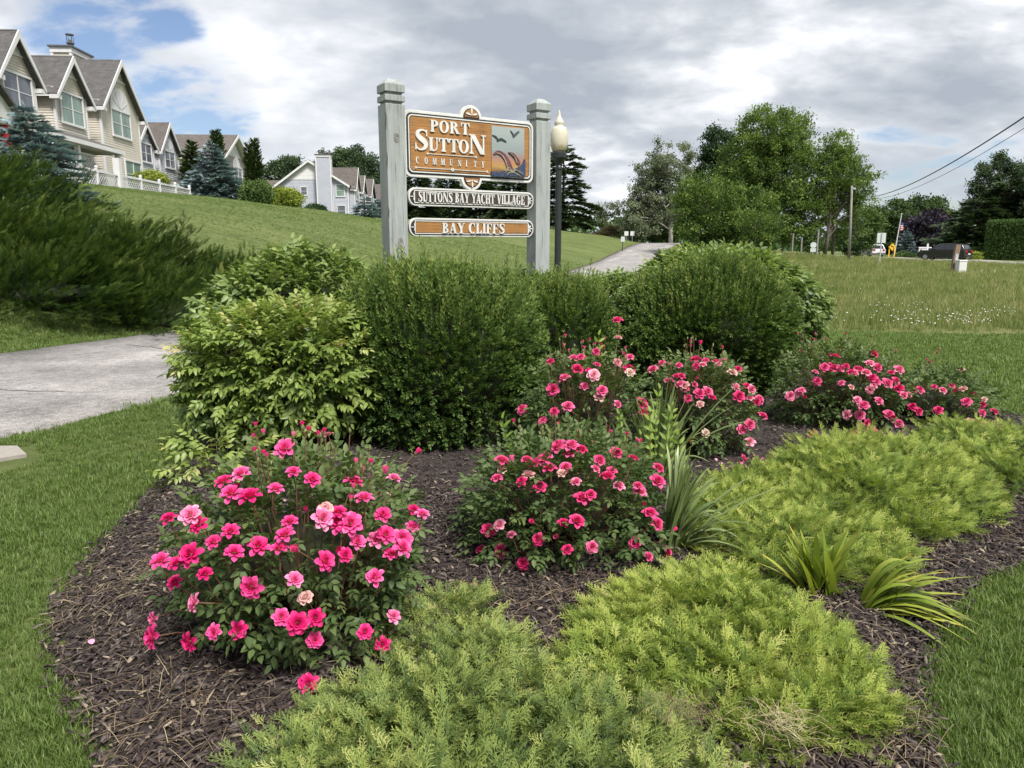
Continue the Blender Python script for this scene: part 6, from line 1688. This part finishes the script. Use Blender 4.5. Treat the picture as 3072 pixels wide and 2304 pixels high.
shrub2('yellow-green clipped round shrub left of the light grey house', 800, 908, 570, 640, 62, F_gold, .45, 4)
shrub2('small dark clipped dome shrub at the foot of the light grey house', 920, 980, 618, 650, 72, F_dark, .4, 4)
shrub2('yellow-green low shrub behind the far end of the deck fence', 430, 512, 524, 560, 50, F_gold, .4, 3)
# pines behind the light grey house
for i, (px, tp, Y, r) in enumerate(((885, 474, 150, 3.4), (1032, 449, 150, 4.2), (1085, 452, 155, 4.2), (1135, 480, 160, 3.8), (840, 490, 155, 2.8), (990, 468, 158, 3.0))):
    lab = ['dark pine rising left of the tall end chimney', 'dark round-topped pine just right of the tall chimney', 'dark round-topped pine second to the right of the chimney', 'dark pine closest to the left sign post above the roofs', 'small dark pine farthest left above the light grey roof', 'dark pine partly hidden behind the tall chimney'][i]
    z1 = zy(tp, Y); c0 = bx(px, Y)
    tree('pine_tree', lab, 'pine', (c0, Y), [(c0, Y, z1-4.2, r*.9, r*.9, 4.2), (c0+1, Y, z1-9, r*1.2, r, 4)], F_pine, 1.6, 1.3, trunk=.3, amp=.3, depth=.45, group='pines behind the houses', limbs=6)
# evergreens seen between the sign posts
for i, (px, tp, Y, r) in enumerate(((1250, 520, 128, 5.2), (1345, 532, 134, 5.4), (1440, 516, 130, 5.6), (1540, 520, 126, 5.4), (1195, 545, 140, 4.5))):
    lab = ['evergreen behind the boards beside the left sign post', 'evergreen behind the boards, second from the left post', 'evergreen behind the boards, second from the right post', 'evergreen behind the boards beside the right sign post', 'evergreen showing at the left edge of the left sign post'][i]
    conifer('evergreen_tree', lab, at(px, Y), zy(tp, Y), r, F_pine, .6, .75, 11, 1.9, .25, 'evergreens beyond the lawn behind the sign', .5, gap=.04, trunk=.3, cat='evergreen tree', dens=2.2)
conifer('pine_tree', 'big layered dark pine standing right of the lamp post', at(1688, 112), zy(436, 112), 5.6, F_pine, .9, .85, 9, 1.9, .35, None, .62, gap=.12, trunk=.32, irregular=.3, cat='pine', rise=.18, dens=1.7)
GR = 'leafy trees on the skyline right of the sign'
tree('tree', 'thin half-bare tree between the big pine and the pale-trunked tree', 'tree', at(1805, 122), [cr(1768, 1842, 585, 690, 122)], F_grey, .35, .9, trunk=.16, group=GR, limbs=22, depth=.8)
shrub2('reddish-brown low bush by the top of the drive', 1795, 1862, 680, 735, 112, F_brown, .7, 2, 'bush', 'bush')
tree('pale_trunked_tree', 'sparse grey-green tree with white trunk and limbs at the top of the drive', 'tree', at(2012, 108), [cr(1905, 2085, 440, 600, 108), cr(1850, 2040, 540, 690, 108), cr(1990, 2100, 560, 700, 112), cr(1860, 1960, 610, 735, 106)], F_grey, .95, .9, trunk=.34, bark=M_birch, group=GR, limbs=34, depth=.75, amp=.35)
tree('tree', 'dark woods tree closing the view behind the pale-trunked tree', 'tree', at(1960, 122), [cr(1870, 2080, 620, 740, 122)], F_mid, 1.0, 1.1, trunk=.25, group=GR)
tree('evergreen_tree', 'blackish-green tree rising between the pale-trunked tree and the tall bright one', 'tree', at(2140, 112), [cr(2090, 2195, 393, 500, 112), cr(2072, 2200, 460, 590, 112), cr(2060, 2190, 560, 660, 112)], F_dark, 1.5, 1.1, trunk=.35, group=GR, amp=.3, depth=.4)
tree('tree', 'tallest bright green tree right of the drive', 'tree', at(2285, 88), [cr(2190, 2400, 330, 500, 88), cr(2130, 2330, 430, 600, 90), cr(2240, 2440, 420, 610, 87), cr(2170, 2440, 540, 735, 88)], F_bright, 1.7, 1.0, Ts=layT, trunk=.38, group=GR, amp=.33, depth=.55, limbs=26)
tree('tree', 'low spreading bright green tree at the right edge of the drive', 'tree', at(2130, 80), [cr(2000, 2230, 540, 690, 80), cr(2020, 2200, 630, 745, 79), cr(2150, 2320, 560, 740, 81)], F_low, 1.6, .95, Ts=layT, trunk=.28, group=GR, amp=.34, depth=.45)
tree('tree', 'small bright round tree in front of the tallest bright tree', 'tree', at(2265, 76), [cr(2190, 2335, 630, 745, 76)], F_low, 1.5, .8, Ts=layT, trunk=.16, group=GR, amp=.2, depth=.35)
tree('tree', 'airy bright green tree with thin dark trunks left of the utility pole', 'tree', at(2475, 86), [cr(2430, 2560, 400, 520, 86), cr(2420, 2600, 470, 610, 86), cr(2470, 2615, 520, 640, 88), cr(2380, 2500, 560, 690, 86)], F_bright, 1.05, .95, Ts=layT, trunk=.26, group=GR, amp=.33, depth=.7, limbs=30)
tree('tree', 'second thin-trunked tree close behind the airy bright one', 'tree', at(2500, 92), [cr(2420, 2540, 430, 560, 92), cr(2440, 2600, 600, 700, 92)], F_bright, .6, .95, Ts=layT, trunk=.2, group=GR, depth=.7, limbs=20)
tree('tree', 'lower mid-green tree around the utility pole foot', 'tree', at(2570, 98), [cr(2500, 2640, 610, 770, 98), cr(2400, 2480, 660, 760, 100)], F_mid, .9, 1.0, trunk=.2, group=GR, depth=.5)
GT = 'trees beyond the main road'
tree('tree', 'dark green dome-shaped tree left of the flagpole beyond the road', 'tree', at(2665, 128), [cr(2600, 2735, 605, 765, 128)], F_wood, 2.6, 1.5, trunk=.4, group=GT, amp=.15, depth=.3)
tree('tree', 'mid-green dome tree behind the purple tree', 'tree', at(2762, 132), [cr(2690, 2840, 598, 770, 132)], F_wood, 2.6, 1.5, trunk=.4, group=GT, amp=.2, depth=.35)
tree('tree', 'green dome tree behind the white car, left of the other domes', 'tree', at(2618, 140), [cr(2590, 2670, 640, 775, 140)], F_wood, 2.6, 1.5, trunk=.3, group=GT, amp=.2, depth=.35)
tree('purple_tree', 'deep purple-leaved round tree behind the dark car', 'tree', at(2785, 112), [cr(2712, 2855, 638, 778, 112)], F_purple, 2.2, 1.2, trunk=.3, group=GT, amp=.15, depth=.3)
conifer('spruce_tree', 'small bluish spruce at the left foot of the purple tree', at(2718, 105), zy(692, 105), 1.7, F_blue, .1, .45, 12, 1.1, .15, GT, .8, cat='spruce')
tree('pine_tree', 'open-crowned pine standing above the evergreens at the right', 'pine', at(2978, 92), [cr(2950, 3000, 465, 515, 92), cr(2905, 2955, 500, 545, 92), cr(2995, 3050, 495, 535, 92), cr(2890, 2930, 540, 585, 92), cr(3010, 3065, 535, 575, 92), cr(2940, 3010, 520, 600, 92), cr(2895, 3060, 575, 660, 92)], F_pine, 1.5, .75, trunk=.3, group=GT, amp=.35, depth=.6, limbs=26)
conifer('evergreen_tree', 'broad layered evergreen left of the clipped hedge', at(2925, 88), zy(590, 88), 5.0, F_pine, .4, .6, 12, 1.7, .1, GT, .55, cat='evergreen tree', gap=.05)
conifer('evergreen_tree', 'broad dark evergreen directly behind the clipped hedge', at(3010, 90), zy(548, 90), 5.8, F_pine, .4, .6, 12, 1.8, .1, GT, .5, cat='evergreen tree', gap=.05)
conifer('evergreen_tree', 'dark evergreen running out of the frame behind the hedge', at(3120, 88), zy(560, 88), 5.5, F_pine, .4, .6, 12, 1.8, .1, GT, .5, cat='evergreen tree')
tree('pine_tree', 'open pine crown cut by the right frame edge', 'pine', at(3100, 86), [cr(3060, 3130, 475, 530, 86), cr(3050, 3110, 530, 580, 86), cr(3090, 3170, 520, 600, 86), cr(3050, 3150, 590, 660, 86)], F_pine, 1.5, .75, trunk=.3, group=GT, amp=.35, depth=.6, limbs=18)
tree('tree', 'bronze-tinted small tree between the purple tree and the evergreens', 'tree', at(2870, 100), [cr(2840, 2905, 655, 760, 100)], F_mid, 1.4, 1.1, trunk=.2, group=GT, depth=.4)
shrub2('clipped dark shrub beyond the road right of the dark car', 2880, 2925, 745, 776, 84, F_mid, .5, 4, 'shrub', 'shrub')
shrub2('clipped green shrub nearest the hedge beyond the road', 2922, 2952, 744, 776, 84, F_mid, .5, 4, 'shrub', 'shrub')
shrub2('low golden shrub beside the road near the hedge', 2910, 2945, 760, 784, 80, F_gold, .4, 4, 'shrub', 'shrub')
shrub2('low dark hedge piece left of the dark car beyond the road', 2690, 2740, 760, 782, 98, F_mid, .5, 4, 'shrub', 'shrub')
# clipped hedge
hx, hy = at(2958, 82); hz = H(hx, hy)
hd = empty('hedge', (hx, hy, hz), R(-38)); tag(hd, 'tall clipped green hedge with a flat top at the right edge', 'hedge')
hh = zy(664, 82)-hz; hl, hw = 22.0, 2.4
MB().box(.25, .25, 0, hl-.25, hw-.25, hh-.25).build('shade_core', M_inner_shade, hd)  # solid hedge filler, inner shade put into its colour
Q = []; Nq = []
for (n, f) in ((9000, lambda n: (np.column_stack([rng.uniform(0, hl, n), rng.normal(.05, .08, n), rng.uniform(0, hh, n)]), (0, -1, 0))), (3000, lambda n: (np.column_stack([rng.uniform(0, hl, n), rng.uniform(0, hw, n), rng.normal(hh-.03, .07, n)]), (0, 0, 1))), (1500, lambda n: (np.column_stack([rng.normal(.05, .08, n), rng.uniform(0, hw, n), rng.uniform(0, hh, n)]), (-1, 0, 0)))):
    a, b = f(n); Q.append(a); Nq.append(np.tile(np.array(b, float), (n, 1)))
Q = np.vstack(Q); Nq = norm(np.vstack(Nq)+rng.normal(0, .5, Q.shape)+(0, 0, .3))
gfol('foliage', [cluster(5, .16, .15) for _ in range(3)], frames(Nq, None, rng.uniform(0, 6, len(Q))), Q, rng.uniform(.8, 1.2, len(Q)), rng.normal(0, .1, len(Q))+.08*np.sin(Q[:, 0]*2)*np.sin(Q[:, 2]*3), F_hedge, hd)
# far woods that read as one mass
P = []
for _ in range(2600):
    a = rng.uniform(-.9, 1.05); Y = rng.uniform(190, 240); P.append((math.tan(a)*Y, Y, rng.uniform(0, 1)))
P = np.array(P); top = 6 + 2.5*np.sin(P[:, 0]*.06)+1.5*np.sin(P[:, 0]*.21)
zz = Hn(P[:, 0], P[:, 1]) + P[:, 2]*top
Nw = norm(rng.normal(0, 1, (len(P), 3)))
ow = foliage('distant_woods', bake_many(clT, frames(Nw), np.column_stack([P[:, 0], P[:, 1], zz]), rng.uniform(3.5, 6, len(P)), rng.normal(0, .1, len(P))), F_mid, None); tag(ow, 'low band of distant woods closing the horizon', 'woods')

# ------------------------------------------------------------------ roadside things
M_galv = simple('galvanised_steel', (0.40, 0.42, 0.43), .5, .12, 6, 0, .5, .3)
M_wpole = simple('grey_wood_pole', (0.22, 0.215, 0.20), .85, .2, 5)
M_yellow = simple('sign_yellow', (0.75, 0.45, 0.02), .5, .05)
M_blackm = simple('matt_black', (0.02, 0.02, 0.02), .7, .1)
M_signback = simple('sign_back_grey', (0.52, 0.56, 0.55), .5, .06, 3, 0, .5, .2)
def post_on(name, label, cat, px, Y, grp=None):
    x, y = at(px, Y); z = H(x, y); r = empty(name, (x, y, z)); tag(r, label, cat, grp); return r, z
up, uz = post_on('utility_pole', 'tall grey utility pole at the field edge among the trees', 'utility pole', 2550, 70)
uh = zy(560, 70)-uz
MB().tube([(0, 0, 0), (-.12, 0, uh*.5), (-.28, 0, uh)], [.13, .115, .09], 10).build('pole', M_wpole, up, smooth=True)
MB().box(-.42, -.5, uh-.35, -.12, -.38, uh-.2).build('bracket', M_galv, up)
def wire(label, p0, p1, sag, rad):
    n = 24; pts = []
    for i in range(n+1):
        t = i/n; p = Vector(p0).lerp(Vector(p1), t); p.z -= sag*4*t*(1-t); pts.append(tuple(p))
    o = MB().tube(pts, rad, 5).build('overhead_wire', M_blackm); tag(o, label, 'wire', 'overhead wires at the right')
pz = Vector((up.location.x+.12, up.location.y, uz+uh-.1))
wire('thick upper black cable sweeping up to the right frame edge', (bx(2590, 74), 74, zy(594, 74)), (bx(3170, 24), 24, zy(258, 24)), .75, .030)
wire('thin lower black wire sweeping up to the right frame edge', (bx(2590, 74), 74, zy(600, 74)), (bx(3190, 24), 24, zy(285, 24)), .85, .013)
# T-post stake
sx, sy = at(2500, 15.2); sz = H(sx, sy); st = empty('stake', (sx, sy, sz)); tag(st, 'dark steel stake with a white tip standing in the meadow edge', 'stake')
th_ = zy(925, 15.2)-sz
mb = MB(); mb.box(-.02, -.003, 0, .02, .003, th_-.11); mb.box(-.003, .0035, 0, .003, .03, th_-.11); mb.build('stake_shaft', simple('dark_green_steel', (.03, .04, .035), .6, .3), st)
mb = MB(); mb.box(-.021, -.004, th_-.109, .021, .004, th_); mb.box(-.004, .0045, th_-.109, .004, .031, th_); mb.build('white_tip', M_trim, st)
# wooden marker post and utility pedestal
wp, wz = post_on('wooden_post', 'leaning brown wooden post beside the white pedestal box', 'post', 2868, 43)
MB().add([(-.16,-.09,0),(.10,-.09,0),(.10,.09,0),(-.16,.09,0),(-.02,-.09,zy(734,43)-wz),(.24,-.09,zy(734,43)-wz),(.24,.09,zy(734,43)-wz),(-.02,.09,zy(734,43)-wz)], [(0,3,2,1),(4,5,6,7),(0,1,5,4),(1,2,6,5),(2,3,7,6),(3,0,4,7)]).build('post', simple('brown_post_wood', (.20, .14, .10), .85, .3, 8), wp)
MB().box(-.02, -.11, .25, .14, -.095, 1.1).build('conduit', M_galv, wp)
pb, pzz = post_on('utility_pedestal', 'white utility pedestal box beside the leaning wooden post', 'utility box', 2890, 42.6)
MB().box(-.22, -.2, 0, .22, .2, .66).build('box', M_trim, pb, bevel=.02); MB().box(-.24, -.22, .661, .24, .22, .75).build('lid', M_trim, pb, bevel=.03)
# signs
s1, z_ = post_on('road_sign', 'back of a square grey road sign on a thin post', 'road sign', 2643, 62)
hs = zy(700, 62)-z_
MB().box(-.04, -.03, 0, .04, .03, hs).build('post', M_galv, s1)
MB().box(-.36, .035, hs-.78, .36, .05, hs+.03).build('sign_plate', M_signback, s1)
s2, z_ = post_on('curve_sign', 'yellow diamond curve-arrow sign on two yellow posts', 'road sign', 2677, 88)
zc_ = zy(741, 88)-z_
for i, x in enumerate((-.32, .32)): MB().box(x-.05, -.04, 0, x+.05, .04, zc_-.05).build('post', M_yellow, s2)
D_ = [(0, -.46), (.46, 0), (0, .46), (-.46, 0)]
pl_ = MB().prism([(a, b+zc_) for a, b in D_], 0, .03, SP(-.06)).build('sign_plate', M_yellow, s2)
MB().strip([(a*.93, b*.93+zc_) for a, b in D_], [(a*.87, b*.87+zc_) for a, b in D_], 0, .01, SP(-.092), closed=True).build('border', M_blackm, pl_)
c_ = widthline([(.10, -.22), (.10, -.07), (.05, .05), (-.06, .09)], [.09, .09, .09, .09])
MB().strip([(a, b+zc_) for a, b in c_[1]], [(a, b+zc_) for a, b in c_[2]], 0, .01, SP(-.0925)).build('curve_arrow', M_blackm, pl_)
MB().prism([(-.05, zc_-.05), (-.05, zc_+.22), (-.23, zc_+.09)], 0, .012, SP(-.0925)).build('arrow_head', M_blackm, pl_)
# flagpole
fl, z_ = post_on('flagpole', 'thin white flagpole with a small striped flag hanging limp', 'flagpole', 2690, 96)
hf = zy(645, 96)-z_
MB().tube([(-.25, 0, 0), (.25, 0, hf)], [.09, .05], 8).build('pole', M_trim, fl)
MB().lathe([(.02, 0), (.1, .08), (.02, .18)], 8, (.25, 0, hf)).build('finial', M_trim, fl)
z1 = zy(668, 96)-z_; z2 = zy(692, 96)-z_
for k in range(9):
    a, b = z1+(z2-z1)*k/9, z1+(z2-z1)*(k+1)/9; sh = .05*math.sin(k*1.3)
    me = MB().box(.27+sh, -.02, b, .62+sh, .04, a-.002).build('flag_stripe' if k > 2 else 'flag_canton', simple('flag_red', (.45, .03, .04), .8) if (k % 2 == 0 and k > 2) else (simple('flag_blue', (.04, .05, .18), .8) if k <= 2 else M_trim), fl)
# small white post sign beyond the road
s3, z_ = post_on('yard_sign', 'small white hanging yard sign on a white post beyond the road', 'sign', 2783, 84)
MB().box(-.09, -.06, 0, .09, .06, 1.75).build('post', M_trim, s3); MB().box(-1.0, -.05, 1.25, .45, .05, 1.38).build('arm', M_trim, s3)
pl_ = MB().box(-.95, -.03, .45, -.12, .03, 1.2).build('board', M_trim, s3)
for k, (a, b, c, d) in enumerate(((-.85,.85,-.55,1.1),(-.5,.9,-.22,1.05),(-.85,.55,-.25,.75))): MB().box(a, -.045, b, c, -.031, d).build('dark_patch', M_blackm, pl_)
# slim pale posts at the field edge
for i, (px, yt, Y) in enumerate(((2377, 700, 84), (2404, 712, 84), (2452, 688, 80), (2348, 722, 88))):
    x, y = at(px, Y); z = H(x, y); o = MB().tube([(0, 0, 0), (0, 0, zy(yt, Y)-z)], .10, 7).build('pale_post', M_wpole); o.location = (x, y, z)
    tag(o, ['slim pale post third from the right of four among the tree trunks', 'slim pale post second from the right of four among the tree trunks', 'tallest pale post beside the speed sign under the trees', 'leftmost and shortest pale post under the bright trees'][i], 'post', 'slim pale posts under the trees')
s4, z_ = post_on('small_road_sign', 'pale rounded road sign seen from behind under the airy tree', 'road sign', 2440, 82)
h4_ = zy(727, 82)-z_
MB().box(-.03, -.02, 0, .03, .02, h4_).build('post', M_galv, s4); MB().prism([(-.33, h4_-.45), (-.33, h4_-.15), (-.15, h4_), (.15, h4_), (.33, h4_-.15), (.33, h4_-.45), (.15, h4_-.6), (-.15, h4_-.6)], 0, .02, SP(-.03)).build('sign_plate', M_signback, s4)
MB().box(-.3, -.05, h4_-1.05, .3, -.03, h4_-.63).build('lower_plate', M_signback, s4)
# small signs where the drive tops out
s5, z_ = post_on('marker_sign', 'small dark marker sign on a post left of the drive top', 'sign', 1868, 84)
ht_ = zy(710, 84)-z_
MB().box(-.05, -.04, 0, .05, .04, ht_-.2).build('post', simple('dark_post', (.05, .05, .05), .7), s5); MB().box(-.22, -.06, ht_-.55, .22, -.041, ht_).build('plate', M_signback, s5)
for i, px in enumerate((1878, 1896)):
    r_, z_ = post_on('white_marker', ['small white marker left of its twin under the dark trees', 'small white marker right of its twin under the dark trees'][i], 'sign', px, 104, 'twin white markers')
    zt_ = zy(694, 104)-z_
    MB().box(-.04, -.03, 0, .04, .03, zt_-.1).build('post', M_wpole, r_); MB().box(-.28, -.05, zt_-.6, .28, -.031, zt_).build('plate', M_trim, r_)
# low dark-roofed shed seen left of the drive top
sh_, z_ = post_on('shed', 'small dark-roofed grey shed at the lawn crest left of the brown bush', 'shed', 1782, 125)
zb_ = zy(725, 125)-z_; zt_ = zy(697, 125)-z_
MB().prism([(-1.6, -1), (1.6, -1), (1.6, zb_+.6), (0, zt_), (-1.6, zb_+.6)], 0, 4, lambda x, z, d: (x, d, z)).build('wall', M_greyblue, sh_)
roof_slab('roof_slope', [(-2.0, -.3, zb_+.35), (0, -.3, zt_+.12), (0, 4.3, zt_+.12), (-2.0, 4.3, zb_+.35)], M_cap, sh_); roof_slab('roof_slope', [(2.0, -.3, zb_+.35), (0, -.3, zt_+.12), (0, 4.3, zt_+.12), (2.0, 4.3, zb_+.35)], M_cap, sh_)

# ---- cars
def paint(name, c, rough=.25):
    mt, t, p, o = mat_new(name); p.inputs['Base Color'].default_value = (*c, 1); p.inputs['Roughness'].default_value = rough; p.inputs['Coat Weight'].default_value = .6; p.inputs['Coat Roughness'].default_value = .08
    return mt
M_carglass = paint('car_glass', (.02, .025, .03), .08)
M_tyre = simple('tyre_rubber', (.015, .015, .016), .85, .2)
M_rim = simple('alloy_rim', (.35, .36, .37), .35, .1, 5, 0, .5, .6)
M_tail = simple('tail_lamp_red', (.45, .01, .01), .3, .1)
M_head = simple('clear_lamp', (.65, .68, .7), .2, .05)
def car(label, loc, rz, body, roofbox=False):
    """length along +X (front), 4.7 x 1.85 x 1.72 m"""
    r = empty('parked_car' if False else 'car', loc, rz); tag(r, label, 'car')
    lower = [(-2.32,.38),(-2.36,.62),(-2.33,.98),(-2.25,1.06),(1.05,1.06),(1.7,1.0),(2.18,.88),(2.32,.68),(2.34,.42),(2.2,.28),(-2.2,.28)]
    def ring_(pts, y0, y1, inset=.0): return pts
    mb = MB()
    for yy, k in ((-.80, 1), ): pass
    secs = [(-.92, .955), (-.90, .985), (-.80, 1.0), (.80, 1.0), (.90, .985), (.92, .955)]
    n = len(lower); vs = []
    for (y, k) in secs: vs += [(x*k, y, .66+(z-.66)*k) for x, z in lower]
    fs = [tuple(range(n)), tuple(range((len(secs)-1)*n, len(secs)*n))[::-1]]
    for i in range(len(secs)-1): fs += [(i*n+j, (i+1)*n+j, (i+1)*n+(j+1) % n, i*n+(j+1) % n) for j in range(n)]
    mb.add(vs, fs); b = mb.build('body', body, r, bevel=.03)
    up_ = [(-2.22,1.06),(-1.95,1.58),(-1.75,1.66),(-.2,1.70),(.35,1.64),(1.05,1.06)]
    n = len(up_); vs = []
    for (y, k) in ((-.86, 0), (-.70, 1), (.70, 1), (.86, 0)):
        vs += [(x, y if z < 1.1 else y*(.88 if abs(y) > .8 else 1), z if abs(y) < .8 or z < 1.1 else z-.05) for x, z in up_]
    fs = [tuple(range(n)), tuple(range(3*n, 4*n))[::-1]]
    for i in range(3): fs += [(i*n+j, (i+1)*n+j, (i+1)*n+(j+1) % n, i*n+(j+1) % n) for j in range(n)]
    MB().add(vs, fs).build('cabin', body, r, bevel=.02)
    for sgn in (-1, 1):
        y = sgn*.79
        for nm, q in (('side_window', [(-1.93,1.12),(-1.78,1.50),(-1.30,1.56),(-1.30,1.12)]), ('side_window', [(-1.22,1.12),(-1.22,1.56),(-.36,1.58),(-.36,1.12)]), ('side_window', [(-.28,1.12),(-.28,1.58),(.22,1.53),(.72,1.12)])):
            q3 = [(a, sgn*(.872 - .105*(z-1.06)/.6), z) for a, z in q]
            MB().add(q3 + [(a, yy-sgn*.02, z) for a, yy, z in q3], [(0,1,2,3),(7,6,5,4),(0,4,5,1),(1,5,6,2),(2,6,7,3),(3,7,4,0)]).build(nm, M_carglass, r)
        for x in (-1.45, 1.45):
            w_ = MB().lathe([(.34, -.11), (.355, -.09), (.355, .09), (.34, .11)], 18); o = w_.build('wheel', M_tyre, r); o.matrix_basis = Matrix.Translation((x, sgn*.82, .355)) @ Matrix.Rotation(R(90), 4, 'X')
            rm = MB().lathe([(.22, -.125), (.22, .125)], 12).build('rim', M_rim, o)
        MB().box(-2.37, sgn*.62-.14, .80, -2.28, sgn*.62+.14, 1.02).build('tail_lamp', M_tail, r)
        MB().box(2.16, sgn*.62-.17, .70, 2.30, sgn*.62+.17, .84).build('headlight', M_head, r)
        MB().box(.62, sgn*.93-.08, 1.02, .80, sgn*.93+.08, 1.16).build('mirror', body, r)
    MB().add([(-2.24,-.66,1.10),(-2.24,.66,1.10),(-2.015,.60,1.52),(-2.015,-.60,1.52)], [(0,1,2,3)]).build('rear_window', M_carglass, r)
    MB().add([(1.03,-.72,1.11),(1.03,.72,1.11),(.42,.62,1.60),(.42,-.62,1.60)], [(0,1,2,3)]).build('windscreen', M_carglass, r)
    MB().box(-2.385, -.26, .60, -2.355, .26, .73).build('number_plate', M_trim, r); MB().box(-2.40, -.88, .34, -2.30, .88, .50).build('bumper', M_blackm, r)
    for sgn in (-1, 1): MB().box(-1.7, sgn*.62-.02, 1.70, .1, sgn*.62+.02, 1.745).build('roof_rail', M_blackm, r)
    return r
cx_, cy_ = at(2835, 77); car('black estate car on the main road, seen from the rear quarter', (cx_, cy_, H(cx_, cy_)+.05), R(128), paint('black_car_paint', (.012, .013, .016)))
cx_, cy_ = at(2611, 100); car('white car farther along the main road, seen from behind', (cx_, cy_, H(cx_, cy_)+.05), R(92), paint('white_car_paint', (.72, .73, .74)))
print('tris', sum(len(mm.polygons) for mm in bpy.data.meshes), 'objs', len(bpy.data.objects))
